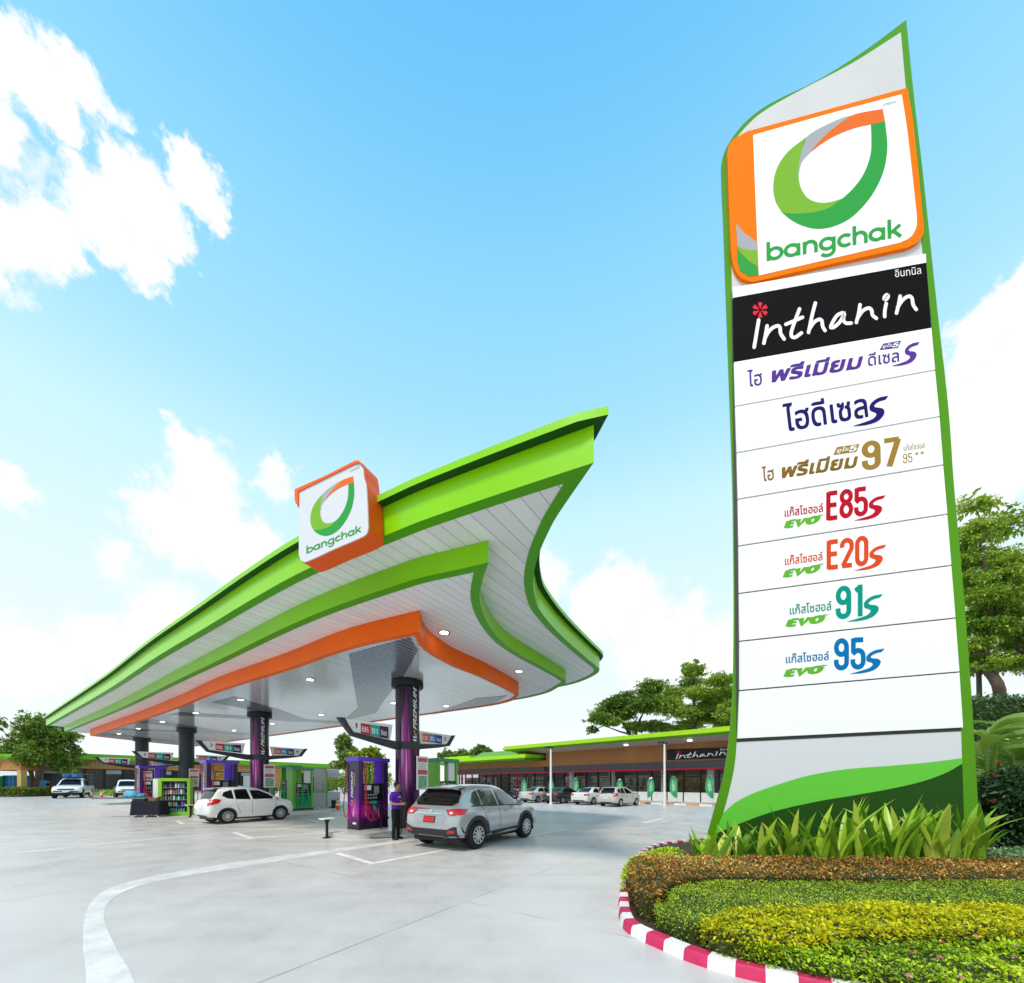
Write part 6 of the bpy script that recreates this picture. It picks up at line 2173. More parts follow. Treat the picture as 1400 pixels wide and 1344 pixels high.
SHOP = thing('shop_building', 'long low glass-fronted shop with lime roof edge, brown fascia and red stripe', 'shop', wp(-8, 0, 0))
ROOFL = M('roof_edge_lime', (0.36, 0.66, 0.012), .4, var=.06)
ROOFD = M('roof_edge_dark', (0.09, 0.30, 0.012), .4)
BROWN = M('brown_fascia', (0.37, 0.155, 0.055), .5, var=.10, vscale=.8)
SLATE = M('slate_panel', (0.085, 0.085, 0.10), .5, var=.1, vscale=1.2)
REDS = M('red_stripe', (0.62, 0.012, 0.04), .4)
SGLASS = M('shop_glass', (0.02, 0.022, 0.024), .06, spec=.5, trans=.78)
FRAMEB = M('window_frame_black', (0.012, 0.012, 0.013), .4)
SBASE = M('shop_base_white', (0.72, 0.73, 0.76), .4, var=.05)


def B(nm, mt, fn_, parent=SHOP, **k):
    m_ = MB(); fn_(m_)
    return m_.build(nm, mt, parent, world=True, **k)


TL, TR_ = -32.0, 9.0
B('wall', BROWN, lambda m_: wbox(m_, -14.0, TR_, -.3, 0.0, 3.49, 4.98))
B('wall', BROWN, lambda m_: wbox(m_, TL, -14.02, -.3, -.02, 3.45, 4.15))
B('upper_band', SLATE, lambda m_: wbox(m_, -14.0, TR_, -.25, .06, 2.90, 3.49))
B('upper_band', SLATE, lambda m_: wbox(m_, TL, -14.02, -.25, .05, 2.90, 3.45))
B('red_stripe', REDS, lambda m_: wbox(m_, TL, TR_, -.2, .12, 2.76, 2.90))
B('back_wall', M('inner_wall', (.22, .21, .20), .7), lambda m_: wbox(m_, TL, TR_, -6.2, -6.0, 0, 4.6))
B('inner_ceiling', M('inner_ceiling_grey', (.35, .35, .34), .7), lambda m_: wbox(m_, TL, TR_, -6.0, -.3, 3.3, 3.4))
B('base_panel', SBASE, lambda m_: wbox(m_, -13.6, TR_, -.12, .03, .10, .88))
B('base_panel', SBASE, lambda m_: wbox(m_, TL, -21.5, -.12, .03, .10, .50))
k = 0
t = TL
while t < TR_ - .3:
    t1 = min(t + 1.36, TR_)
    lo = .88 if t > -13.7 else (.50 if t1 < -21.4 else .12)
    pane = B('window_pane', SGLASS, lambda m_: wbox(m_, t + .04, t1 - .04, -.06, -.04, lo, 2.76), fixn=True)
    B('window_frame', FRAMEB if k % 7 != 3 or t > -14 else REDS, lambda m_: wbox(m_, t - .045, t + .045, -.12, .05, .10, 2.76))
    if k % 2 == 0:
        B('transom', FRAMEB, lambda m_: wbox(m_, t + .05, t1 - .05, -.09, .0, 2.18, 2.25), parent=pane)
    t = t1; k += 1
B('corner_post', FRAMEB, lambda m_: wbox(m_, -14.3, -13.7, -.2, .08, .1, 3.45))
for tt in (-6.3, -1.2, 2.6, -11.0):
    B('inner_pillar', WHITEP, lambda m_: wbox(m_, tt - .22, tt + .22, -.75, -.35, .1, 3.3))
# roofs
B('roof', ROOFL, lambda m_: prism_t(m_, -18.1, TR_ + 1, [(2.5, 5.40), (2.5, 5.76), (-6.5, 6.15), (-6.5, 5.9), (2.46, 5.41)]))
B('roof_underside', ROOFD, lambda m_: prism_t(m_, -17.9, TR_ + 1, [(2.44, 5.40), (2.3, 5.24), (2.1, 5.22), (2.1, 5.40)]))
B('soffit', M('shop_soffit', (.42, .36, .32), .5, var=.08), lambda m_: prism_t(m_, -17.6, TR_ + 1, [(2.1, 5.23), (0, 4.98), (-6.3, 4.98), (-6.3, 5.88), (2.1, 5.395)]))
B('roof', ROOFL, lambda m_: prism_t(m_, -32.5, -14.8, [(2.6, 4.36), (2.6, 4.76), (-6.5, 4.98), (-6.5, 4.7), (2.56, 4.37)], skew=0))
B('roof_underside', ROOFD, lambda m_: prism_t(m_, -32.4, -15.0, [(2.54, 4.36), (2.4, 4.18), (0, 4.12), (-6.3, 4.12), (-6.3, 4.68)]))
B('roof', ROOFL, lambda m_: prism_t(m_, -32.0, -26.5, [(0.5, 4.9), (0.5, 5.25), (-6.0, 5.45), (-6.0, 4.99)]))
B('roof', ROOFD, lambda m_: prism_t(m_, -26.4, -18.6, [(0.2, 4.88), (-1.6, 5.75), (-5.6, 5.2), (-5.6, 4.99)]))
for tt in (-29, -25, -21, -17, -12, -8.5, -5, -1.5, 2, 5.5):
    B('inner_lamp', LED, lambda m_: wbox(m_, tt - .6, tt + .6, -2.4, -2.2, 3.27, 3.295))
for tt in (-4, 1.5, 6):
    B('soffit_lamp', LED, lambda m_: wbox(m_, tt - .15, tt + .15, .9, 1.2, 5.05, 5.062))
# brand sign on the fascia
WPL = Plane(W0 + WN * 0.0, WD)
_src = np.array([(147, 545, 1), (1246, 290, 1), (562, 246, 1)], float)
_dst = np.array([(925.2, 1037.4), (992.5, 1032.0), (951.5, 1028)], float)
_m = np.linalg.lstsq(_src, _dst, rcond=None)[0].T


def shopi(x, y, off=0.0):
    return WPL(_m[0][0] * x + _m[0][1] * y + _m[0][2], _m[1][0] * x + _m[1][1] * y + _m[1][2], .105 + off)


m_ = MB(); m_.slab([WPL(u, v, .10) for u, v in ((912.3, 1024.9), (1001, 1021.5), (1001, 1036.3), (912.9, 1039))], -WN * .09)
sb = m_.build('brand_sign', M('sign_black', (0.018, 0.016, 0.02), .5, spec=.2), SHOP, world=True)
mw, mr = MB(), MB()
inthanin_into(mw, mr, shopi, 26)
mw.build('script_lettering', WHITEINK, sb, world=True, fixn=False); mr.build('flower', MATS['flower_red'], sb, world=True, fixn=False)
m_ = MB(); text_into(m_, 'อินทนิล', aff((985, 1026.5), (1000, 1025.6), (985, 1023.4), lambda u, v, o=0: WPL(u, v, .105 + o)))
m_.build('thai_lettering', WHITEINK, sb, world=True, fixn=False)
# pavement and kerb before it
m_ = MB(); prism_t(m_, -33, 12, [(3.35, .001), (3.35, .12), (-6, .12), (-6, .001)]); struct(m_.build('walkway', M('walkway_paving', (.44, .43, .42), .6, var=.1)))
m_ = MB()
kk = 0
t = -33.0
while t < 12:
    t1 = t + .9
    sec = [(3.36, 0), (3.55, 0), (3.54, .13), (3.37, .135)]
    a = [wp(t, o, z) for o, z in sec]; b = [wp(t1 - .01, o, z) for o, z in sec]
    m_.add(a + b, [(0, 1, 5, 4), (1, 2, 6, 5), (2, 3, 7, 6), (0, 3, 2, 1), (4, 5, 6, 7)], kk % 2)
    t = t1; kk += 1
struct(m_.build('kerb', [M('kerb_white', (.72, .70, .68), .6, var=.1), M('kerb_orange', (.66, .27, .10), .6, var=.15)]))
# shelves inside, with goods
random.seed(5)
gp2 = [M('stock_%d' % i, c, .5, var=.4, vscale=8) for i, c in enumerate([(.55, .10, .06), (.6, .45, .05), (.10, .35, .12), (.5, .5, .5), (.12, .18, .4), (.45, .2, .05)])]
for i, tt in enumerate((-29, -25.5, -20, -16.5, -11.8, -8.2, -4.6, .6, 4.2)):
    p = wp(tt, -1.7, 0.1)
    lab = ['farthest left shelf seen through the shop glass', 'shelf behind the low wing windows left of its red posts', 'shelf behind the low wing windows beyond the SUV roof', 'shelf by the dark corner post inside the shop', 'shelf behind the silver parked sedan, inside the glass',
           'shelf behind the black parked sedan, inside the glass', 'shelf behind the white parked sedan, inside the glass', 'yellow-backed shelf between the beige car and the nearer lamp post, inside the glass', 'shelf of red and white packs under the shop sign, inside the glass'][i]
    sh = thing('store_shelf', lab, 'shelf', p, math.atan2(WD.y, WD.x), 'stocked shelves inside the shop')
    m_ = MB()
    for z in (0, .45, .9, 1.3, 1.65):
        m_.bbox(-1.4, 1.4, 0, .45, z, z + .03)
    m_.bbox(-1.4, 1.4, .43, .45, 0, 2.3); m_.build('shelf_frame', MATS['stock_1'] if i == 7 else WHITEP, sh)
    for g_i, mt in enumerate(gp2):
        m_ = MB()
        for z in (.03, .48, .93, 1.33, 1.68):
            x = -1.35 + .22 * ((g_i * 3 + int(z * 10)) % 6)
            while x < 1.3:
                if i == 8 and g_i in (0, 3) or random.random() < .6:
                    m_.bbox(x, x + random.uniform(.12, .2), .0, .3, z, z + random.uniform(.2, .34))
                x += 6 * .22
        if m_.v:
            o_ = m_.build('goods', gp2[0] if (i == 8 and g_i in (1, 2)) else mt, sh)
            o_['kind'] = 'stuff'
# lamp posts
LP = M('lamp_post_white', (0.80, 0.80, 0.80), .4)


def lamp_post(loc, h, label, rz=0.0):
    rt = thing('lamp_post', label, 'lamp post', loc, rz, 'white lamp posts')
    m_ = MB(); m_.lathe([(.16, 0), (.16, .02), (.085, .06), (.08, h * .5), (.065, h)], 18); m_.build('pole', LP, rt, smooth=40)
    m_ = MB(); m_.tube([(0, 0, h - .05), (-.12, 0, h + .10)], .04, 8); m_.rbox((-.25, 0, h + .14), (.46, .24, .12), .04, 3); m_.rbox((.12, 0, h + .05), (.2, .2, .12), .04, 3); m_.build('lamp_head', DARKM, rt)
    m_ = MB(); m_.bbox(-.16, -.09, -.06, .06, h * .57, h * .62); m_.bbox(-.2, -.1, -.05, .05, h * .50, h * .54); m_.build('camera_box', TRIM, rt)
    return rt


q_ = at(753, 1097, 30.5); lamp_post((q_.x, q_.y, 0), 4.4, 'white lamp post between the black and silver parked sedans', R(-30))
q_ = at(908.5, 1100, 28.8); lamp_post((q_.x, q_.y, 0), 4.6, 'white lamp post in front of the brown fascia left of the shop sign', R(-30))
q_ = at(97, 1080, 50); lamp_post((q_.x, q_.y, 0), 7.4, 'tall white lamp post rising behind the caged pickup', R(-60))
# feather flags
FLAGM = M('flag_green', (0.05, 0.33, 0.13), .7, var=.35, vscale=2.5)
FLABELS = ['green feather flag behind the silver parked sedan', 'green feather flag beside the lamp post behind the black sedan', 'green feather flag rising behind the white parked sedan', 'green feather flag rising behind the beige hatchback',
           'green feather flag left of the nearer lamp post', 'green feather flag right of the nearer lamp post', 'green feather flag closest to the tall pylon, leaning left']
fl0 = None
for i, (u, Y, lean, k) in enumerate([(713, 36, 1, 1.0), (750, 35, 1, 1.0), (783, 33.5, 1, 1.08), (843, 31.5, 1, 1.0), (885, 30.6, 1, 1.05), (926, 29.5, -1, 1.12), (976, 28, -1, 1.15)]):
    q_ = at(u, 1100, Y)
    if fl0 is None:
        rt = fl0 = thing('feather_flag', FLABELS[i], 'flag', (q_.x, q_.y, .12), R(-15), 'green feather flags along the shop kerb')
        m_ = MB(); m_.tube([(0, 0, 0), (0, 0, 1.2), (.03, 0, 1.6), (.14, 0, 1.80), (.34, 0, 1.88)], .014, 6); m_.rbox((0, 0, .02), (.34, .34, .04), .05, 3); m_.build('flag_pole', STEEL, rt)
        m_ = MB()
        out = spline([(0.02, 0, .34), (.02, 0, 1.2), (.05, 0, 1.58), (.16, 0, 1.78), (.36, 0, 1.86), (.46, 0, 1.55), (.50, 0, 1.15), (.42, 0, .72), (.22, 0, .42)], 4, corners=(0, 4), closed=True)
        v2, f = grid_poly([(p.x, p.z) for p in out], .12)
        m_.add([(a, .03 * math.sin(a * 9 + b * 4) , b) for a, b in v2], f); m_.build('flag_cloth', FLAGM, rt, smooth='all', fixn=False)
        m_ = MB()
        v2, f = grid_poly([(.12, .9), (.2, 1.45), (.32, 1.62), (.36, 1.2), (.28, .8)], .12)
        m_.add([(a, .03 * math.sin(a * 9 + b * 4) - .006, b) for a, b in v2], f); m_.build('flag_print', M('flag_pale', (.30, .55, .36), .7, var=.4, vscale=7), rt, smooth='all', fixn=False)
    else:
        rt = dup(fl0, label=FLABELS[i], loc=(q_.x, q_.y, .12))
    rt.scale = (lean * k, k, k)

# ================================================================== LEFT-HAND BUILDINGS
L0 = Vector((-66.7, 50.0, 0)); LN = Vector((0.8393, -0.5436, 0))


def lp(t, off, z): return L0 + AX * t + LN * off + Vector((0, 0, z))


def lbox(m_, t0, t1, o0, o1, z0, z1):
    pts = [lp(t, o, z) for z in (z0, z1) for o in (o0, o1) for t in (t0, t1)]
    return m_.add(pts, [(0, 2, 3, 1), (4, 5, 7, 6), (0, 1, 5, 4), (2, 6, 7, 3), (0, 4, 6, 2), (1, 3, 7, 5)])


ROW = thing('shop_row', 'long far shop row with dark green roof edge and orange-brown fascia at left', 'building', lp(20, 0, 0))
def LB_(nm, mt, t0, t1, o0, o1, z0, z1, parent=None):
    m_ = MB(); lbox(m_, t0, t1, o0, o1, z0, z1)
    return m_.build(nm, mt, parent or ROW, world=True)
ROOFG = M('far_roof_green', (0.14, 0.42, 0.015), .45, var=.05)
FASC = M('far_fascia', (0.50, 0.22, 0.07), .5, var=.08)
FASO = M('far_orange', (0.75, 0.20, 0.03), .5)
DGL = M('far_dark_glass', (0.02, 0.022, 0.025), .15, spec=.5)
LB_('roof', ROOFG, 3.0, 47.5, -8, 1.6, 5.05, 5.88)
LB_('fascia', FASC, 3.4, 22, -.4, .3, 3.75, 5.05)
LB_('fascia', FASC, 22.1, 47, -.4, .3, 3.75, 5.05)
LB_('back_wall', MATS['inner_wall'], 3.4, 47, -5, -4.8, 0, 5)
for i in range(22):
    t0 = 3.6 + i * 2.0
    if 22 < t0 < 24 or 33 < t0 < 35:
        LB_('wall_pier', FASC, t0, t0 + 1.9, -.3, .2, 0, 3.75)
        continue
    pn = LB_('window', DGL, t0, t0 + 1.85, -.2, -.1, .3, 3.7)
    if i % 3 == 0:
        LB_('blind', M('pale_blind', (.32, .38, .38), .6), t0 + .1, t0 + 1.75, -.09, -.06, 3.0, 3.6, pn)
    LB_('window_frame', FRAMEB, t0 + 1.85, t0 + 2.0, -.25, .02, 0, 3.75)
LB_('base_panel', SBASE, 3.5, 47, -.3, -.21, 0, .30)
# raised letters, too far to read
random.seed(3)
for t0, n_ in ((6.0, 16), (16.2, 6), (27, 8)):
    m_ = MB()
    for i in range(n_):
        lbox(m_, t0 + i * .42, t0 + i * .42 + .26, .3, .36, 4.15, 4.15 + random.choice((.4, .5, .6)))
    m_.build('raised_lettering', M('letter_olive', (.32, .34, .16), .5), ROW, world=True)
# orange arch front
m_ = MB()
c0 = lp(24.5, .45, 1.4)
v, f = ribbon2(arc(0, 0, 1.9, 2.3, 0, 180, 20), .8, caps=False)
m_.add([c0 + AX * p.x + Vector((0, 0, p.y)) for p in v] + [c0 + AX * p.x + Vector((0, 0, p.y)) + LN * .3 for p in v], f + [tuple(i + len(v) for i in q) for q in f]); m_.build('orange_arch', FASO, ROW, world=True)
LB_('shop_banner', FASO, 18.5, 22, .32, .42, 3.2, 4.2)
LB_('roller_shutter', M('shutter_grey', (.55, .56, .57), .5, var=.05), 28, 31.5, .06, .12, 0, 3.0)
# nearer car-port at the frame's left edge
CPT = thing('carport', 'tan pillared carport with green roof edge at the far left edge', 'building', at(10, 1090, 47))
m_ = MB(); pA, pB = at(-60, 1070, 47), at(28.5, 1070, 47)
for z0, z1, d0, d1, mt, nm in ((4.55, 5.2, -.3, 6, ROOFG, 'roof'), (3.25, 4.55, 0, 5.8, FASC, 'fascia')):
    m_ = MB(); m_.bbox(pA.x, pB.x - (.6 if nm == 'roof' else 0), 47 + d0, 47 + d1, z0, z1); m_.build(nm, mt, CPT, world=True)
m_ = MB(); m_.bbox(pB.x - .5, pB.x, 47.02, 47.6, 0, 3.25); m_.build('pillar', M('tan_pillar', (.50, .38, .12), .6), CPT, world=True)
# white boundary wall
m_ = MB(); a_, b_2 = at(-80, 1070, 58), at(100, 1070, 57)
m_.bbox(a_.x, b_2.x + 3, 57.6, 57.9, 0, 3.6)
tag(m_.build('boundary_wall', M('white_wall', (.74, .74, .76), .7, var=.06)), 'plain white wall behind the rounded tree at far left', 'wall')
def container(u0, u1, v0, Y, col, name, label):
    a, b = at(u0, 1085, Y), at(u1, 1085, Y)
    rt = thing('storage_container', label, 'container', (a.x, Y, 0), 0, 'blue and green containers under the carport')
    h = CH + (HY - v0) / F * Y; w_ = b.x - a.x
    m_ = MB(); m_.bbox(0, w_, 0, 2, .12, h * .55); m_.bbox(.05, w_ - .05, .05, 1.95, h * .55, h * .58); m_.bbox(0, w_, 0, 2, h * .58, h); m_.build('shell', M(name, col, .45, var=.2, vscale=1.5), rt, bevel=.03)
    m_ = MB()
    n_ = max(3, int(w_ / .35))
    for i in range(n_):
        x = w_ * (i + .5) / n_
        m_.bbox(x - .05, x + .05, -.05, 0, .2, h - .1)
    m_.build('ribs', MATS[name], rt)
    m_ = MB(); m_.bbox(.1, w_ - .1, .1, 1.9, 0, .12); m_.build('skid', DARKM, rt)
    return rt
container(3.5, 21, 1060, 50, (.03, .20, .40), 'container_blue', 'blue ribbed container just left of the tan pillar')
container(-14, 2, 1061, 49.6, (.02, .24, .13), 'container_green', 'dark green container cut by the left edge of the picture')
container(29.5, 40.5, 1067, 51, (.05, .30, .52), 'container_pale', 'lighter blue container between the tan pillar and the tree trunk')
m_ = MB()
m_.rbox((0, 0, 1.05), (5.2, 1.9, 1.5), .3, 4); bus = thing('blue_van', 'dark blue van parked behind the light blue container', 'van', at(29, 1085, 54) * 1.0)
bus.location.z = 0
m_.build('body', M('van_blue', (.02, .06, .22), .35, coat=.4), bus, bevel=.06)
for x in (-1.6, 1.6):
    m_ = MB(); m_.lathe([(.2, -.98), (.34, -.98), (.34, .98), (.2, .98)], 20, (x, 0, .34), axis='Y'); m_.build('wheel', RUBBER, bus)
MB().bbox(-2.3, 2.3, -.965, -.95, 1.25, 1.65).build('window', GLASSD, bus)

# ================================================================== VEGETATION
rng = np.random.default_rng(7)


def leaves_mesh(name, P, D_, size, aspect, mat, parent=None, rnd=None, world=True, droop=0.0, N=None):
    """leaf blades: base P, direction D_, length size; folded along the midrib"""
    n = len(P)
    D_ = D_ / (np.linalg.norm(D_, axis=1, keepdims=True) + 1e-9)
    if N is None:
        N = rng.normal(size=(n, 3)) * .6 + np.array([0, 0, 1.0])
    S = np.cross(D_, N); S /= (np.linalg.norm(S, axis=1, keepdims=True) + 1e-9)
    U = np.cross(S, D_)
    size = np.broadcast_to(np.asarray(size, float).reshape(-1, 1), (n, 1))
    base = P
    tip = P + D_ * size - np.array([0, 0, 1.0]) * size * droop
    mid = P + D_ * size * .45
    w_ = size * aspect / 2
    Lf = mid + S * w_ + U * w_ * .35
    Rt = mid - S * w_ + U * w_ * .35
    V = np.stack([base, Lf, tip, Rt], 1).reshape(-1, 3)
    idx = np.arange(n)[:, None] * 4
    T_ = np.concatenate([idx + np.array([0, 2, 1]), idx + np.array([0, 3, 2])], 1).reshape(-1, 3)
    if world and parent is not None:
        V = V - np.array(parent.location)
    me = bpy.data.meshes.new(name)
    me.vertices.add(len(V)); me.vertices.foreach_set('co', V.astype(np.float32).ravel())
    nt = len(T_)
    me.loops.add(nt * 3); me.loops.foreach_set('vertex_index', T_.astype(np.int32).ravel())
    me.polygons.add(nt); me.polygons.foreach_set('loop_start', np.arange(0, nt * 3, 3, dtype=np.int32))
    me.polygons.foreach_set('loop_total', np.full(nt, 3, dtype=np.int32))
    me.update(calc_edges=True)
    if rnd is None:
        rnd = rng.random(n)
    a = me.attributes.new('rnd', 'FLOAT', 'POINT')
    a.data.foreach_set('value', np.repeat(rnd, 4).astype(np.float32))
    me.materials.append(mat)
    o = bpy.data.objects.new(name, me); COL.objects.link(o)
    if parent is not None:
        o.parent = parent
    return o


def inpoly(P, poly):
    x, y = P[:, 0], P[:, 1]; r = np.zeros(len(P), bool)
    n = len(poly)
    for i in range(n):
        (x1, y1), (x2, y2) = poly[i], poly[(i + 1) % n]
        c = ((y1 > y) != (y2 > y)) & (x < (x2 - x1) * (y - y1) / (y2 - y1 + 1e-12) + x1)
        r ^= c
    return r


def edge_dist(P, poly):
    A_ = np.array(poly); B_ = np.roll(A_, -1, 0)
    d = np.full(len(P), 1e9)
    for a, b in zip(A_, B_):
        ab_ = b - a; t = np.clip(((P - a) @ ab_) / (ab_ @ ab_ + 1e-12), 0, 1)
        d = np.minimum(d, np.linalg.norm(P - (a + t[:, None] * ab_), axis=1))
    return d


def smooth_noise(P, sc, seed):
    r_ = np.random.default_rng(seed)
    out = np.zeros(len(P))
    for k in range(7):
        w_ = r_.normal(size=2) * sc; ph = r_.random() * 6.28
        out += np.sin(P[:, :2] @ w_ + ph)
    return out / 7 * 1.6


def hedge(name, label, cat, poly, h, n, size, aspect, mat, core, z0=.10, rough_=.03, seed=1, tilt=.8, sidefrac=.35, rise=.08, kind=None, rndfn=None):
    poly = [(p.x, p.y) for p in spline([(a, b, 0) for a, b in poly], 3, closed=True)]
    P2 = np.array(poly); lo, hi = P2.min(0), P2.max(0)
    rt = thing(name, label, cat, (float(P2[:, 0].mean()), float(P2[:, 1].mean()), z0))
    m_ = MB()
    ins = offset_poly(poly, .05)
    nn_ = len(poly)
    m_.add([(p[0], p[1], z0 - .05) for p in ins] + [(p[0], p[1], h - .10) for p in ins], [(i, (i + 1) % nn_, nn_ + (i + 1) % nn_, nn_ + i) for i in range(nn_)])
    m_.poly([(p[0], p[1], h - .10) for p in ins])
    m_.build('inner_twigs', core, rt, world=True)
    pts = np.zeros((0, 2))
    nt_ = int(n * (1 - sidefrac))
    while len(pts) < nt_:
        q = lo + rng.random((nt_ * 2, 2)) * (hi - lo)
        pts = np.concatenate([pts, q[inpoly(q, poly)]])
    pts = pts[:nt_]
    ed = edge_dist(pts, poly)
    top = h + smooth_noise(pts, 5.0, seed) * rough_ + smooth_noise(pts, 17, seed + 1) * rough_ * .6 - np.clip(.08 - ed, 0, 1) * .9
    z = top - np.abs(rng.normal(size=nt_)) * .035
    P = np.column_stack([pts, z])
    D_ = rng.normal(size=(nt_, 3)) * tilt; D_[:, 2] = np.abs(D_[:, 2]) * .6 + rise * 4
    # sides
    ns = n - nt_
    A_ = np.array(poly); B_ = np.roll(A_, -1, 0); Ls_ = np.linalg.norm(B_ - A_, axis=1)
    ii = rng.choice(len(A_), ns, p=Ls_ / Ls_.sum()); t = rng.random((ns, 1))
    q = A_[ii] + (B_[ii] - A_[ii]) * t
    e = (B_[ii] - A_[ii]) / (Ls_[ii][:, None] + 1e-9)
    area = sum(A_[i][0] * B_[i][1] - B_[i][0] * A_[i][1] for i in range(len(A_)))
    on = np.column_stack([e[:, 1], -e[:, 0]]) * (1 if area > 0 else -1)
    q = q + on * (rng.normal(size=(ns, 1)) * .02 - .03)
    zz = z0 + rng.random(ns) ** .8 * (h - z0)
    Ps = np.column_stack([q, zz])
    Ds = np.column_stack([on * 1.0, np.full(ns, .35)]) + rng.normal(size=(ns, 3)) * tilt * .7
    PP = np.concatenate([P, Ps]); DD = np.concatenate([D_, Ds])
    sz = size * (.6 + .8 * rng.random(len(PP)))
    r_ = rng.random(len(PP))
    if rndfn is not None:
        r_ = rndfn(PP, r_)
    leaves_mesh('foliage', PP, DD, sz, aspect, mat, rt, np.clip(r_, 0, 1), droop=.1)
    return rt


def cap_poly(pts):
    return pts


# kerb of the planted bed
kpx = [(1015, 1338), (948, 1318), (898.7, 1297), (863.5, 1280), (849.5, 1266), (845, 1243), (846.5, 1222), (853, 1200), (864, 1184)]
kout = [Vector((9.5, 1.62, 0)), Vector((6.0, 1.85, 0)), Vector((3.9, 2.40, 0)), Vector((2.75, 2.92, 0))] + [un(u, v, 0) for u, v in kpx] + [Vector((3.1, 9.2, 0)), Vector((4.2, 10.4, 0)), Vector((7, 11.4, 0)), Vector((12, 11.2, 0)), Vector((16, 9.5, 0))]
ks = spline(kout, 14)
Lk = sum((ks[i + 1] - ks[i]).length for i in range(len(ks) - 1))
nk = int(Lk / .224)
sub = 3
kp = resamp(ks, nk * sub + 1)
kn = []
for i in range(len(kp)):
    tng = (kp[min(i + 1, len(kp) - 1)] - kp[max(i - 1, 0)]).normalized()
    kn.append(Vector((-tng.y, tng.x, 0)))
ctr = Vector((5, 6, 0))
sgn = 1 if kn[30].dot(ctr - kp[30]) > 0 else -1
m_ = MB()
for j in range(nk):
    mi = j % 2
    for s_ in range(sub):
        i = j * sub + s_
        sec = []
        for q in (i, i + 1):
            p0, nv = kp[q], kn[q] * sgn
            sec += [p0, p0 + nv * .012 + Vector((0, 0, .085)), p0 + nv * .03 + Vector((0, 0, .112)), p0 + nv * .135 + Vector((0, 0, .118)), p0 + nv * .15 + Vector((0, 0, .03))]
        m_.add(sec, [(k, k + 1, k + 6, k + 5) for k in range(4)] + ([(0, 4, 3, 2, 1)] if s_ == 0 else []), mi)
kb = m_.build('planter_kerb', [M('kerb_red', (.56, .03, .115), .5, var=.2, vscale=5, bump=.15), M('kerb_paint_white', (.80, .80, .80), .5, var=.09, vscale=5, bump=.15)], smooth=35, fixn=False)
tag(kb, 'curved low kerb painted in red and white blocks round the planted bed', 'kerb')
m_ = MB()
inn = [(p + n_ * sgn * .13) for p, n_ in zip(kp, kn)]
m_.poly([(p.x, p.y, .07) for p in inn[::3]] + [(16, 2.0, .07)])
struct(m_.build('soil', M('soil_brown', (.06, .04, .025), .9, var=.4, vscale=6, bump=.5, bscale=20)))

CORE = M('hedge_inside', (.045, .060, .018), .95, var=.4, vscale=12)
BRL = M_leaf('brown_leaf', [(0, (0.098, 0.047, 0.012)), (.2, (0.194, 0.207, 0.019)), (.4, (0.428, 0.168, 0.028)), (.65, (0.660, 0.261, 0.044)), (.85, (0.850, 0.467, 0.113)), (1, (0.850, 0.785, 0.253))], rough=.4, transl=.2)
GRL = M_leaf('small_green_leaf', [(0, (0.094, 0.153, 0.013)), (.35, (0.264, 0.432, 0.028)), (.7, (0.497, 0.661, 0.048)), (1, (0.806, 0.850, 0.096))], rough=.5)
YLL = M_leaf('yellow_leaf', [(0, (0.118, 0.183, 0.006)), (.3, (0.352, 0.431, 0.008)), (.6, (0.804, 0.679, 0.006)), (.85, (0.850, 0.810, 0.008)), (1, (0.850, 0.850, 0.029))], rough=.45, transl=.35)
YGL = M_leaf('lime_leaf', [(0, (0.095, 0.184, 0.010)), (.35, (0.282, 0.487, 0.016)), (.7, (0.611, 0.812, 0.026)), (1, (0.850, 0.850, 0.040))], rough=.45)
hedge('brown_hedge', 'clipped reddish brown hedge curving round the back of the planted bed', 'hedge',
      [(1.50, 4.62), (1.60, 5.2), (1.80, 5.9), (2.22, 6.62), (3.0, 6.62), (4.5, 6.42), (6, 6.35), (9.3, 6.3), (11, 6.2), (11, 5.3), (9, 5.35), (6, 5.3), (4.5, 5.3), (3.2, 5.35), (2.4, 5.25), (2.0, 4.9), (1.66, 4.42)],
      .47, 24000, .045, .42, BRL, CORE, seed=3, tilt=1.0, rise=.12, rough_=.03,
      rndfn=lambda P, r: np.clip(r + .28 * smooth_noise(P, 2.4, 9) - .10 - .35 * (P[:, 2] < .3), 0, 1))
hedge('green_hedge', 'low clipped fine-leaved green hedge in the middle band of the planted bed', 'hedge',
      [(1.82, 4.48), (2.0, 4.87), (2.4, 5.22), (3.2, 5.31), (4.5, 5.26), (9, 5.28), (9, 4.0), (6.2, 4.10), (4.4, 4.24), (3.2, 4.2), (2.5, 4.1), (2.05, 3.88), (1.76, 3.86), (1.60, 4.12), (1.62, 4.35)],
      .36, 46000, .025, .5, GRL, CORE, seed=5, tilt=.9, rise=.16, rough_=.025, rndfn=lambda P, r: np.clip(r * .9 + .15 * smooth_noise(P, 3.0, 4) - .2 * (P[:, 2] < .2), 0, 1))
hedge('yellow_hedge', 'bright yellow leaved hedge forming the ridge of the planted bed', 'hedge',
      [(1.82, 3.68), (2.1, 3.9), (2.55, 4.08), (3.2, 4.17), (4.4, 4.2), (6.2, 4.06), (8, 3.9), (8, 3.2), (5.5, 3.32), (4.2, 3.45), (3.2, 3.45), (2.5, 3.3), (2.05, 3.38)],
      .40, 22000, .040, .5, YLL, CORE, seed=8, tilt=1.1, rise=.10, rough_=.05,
      rndfn=lambda P, r: np.clip(.25 + r * .7 + .2 * smooth_noise(P, 4, 2) - 1.6 * np.clip(.36 - P[:, 2], 0, .4), 0, 1))
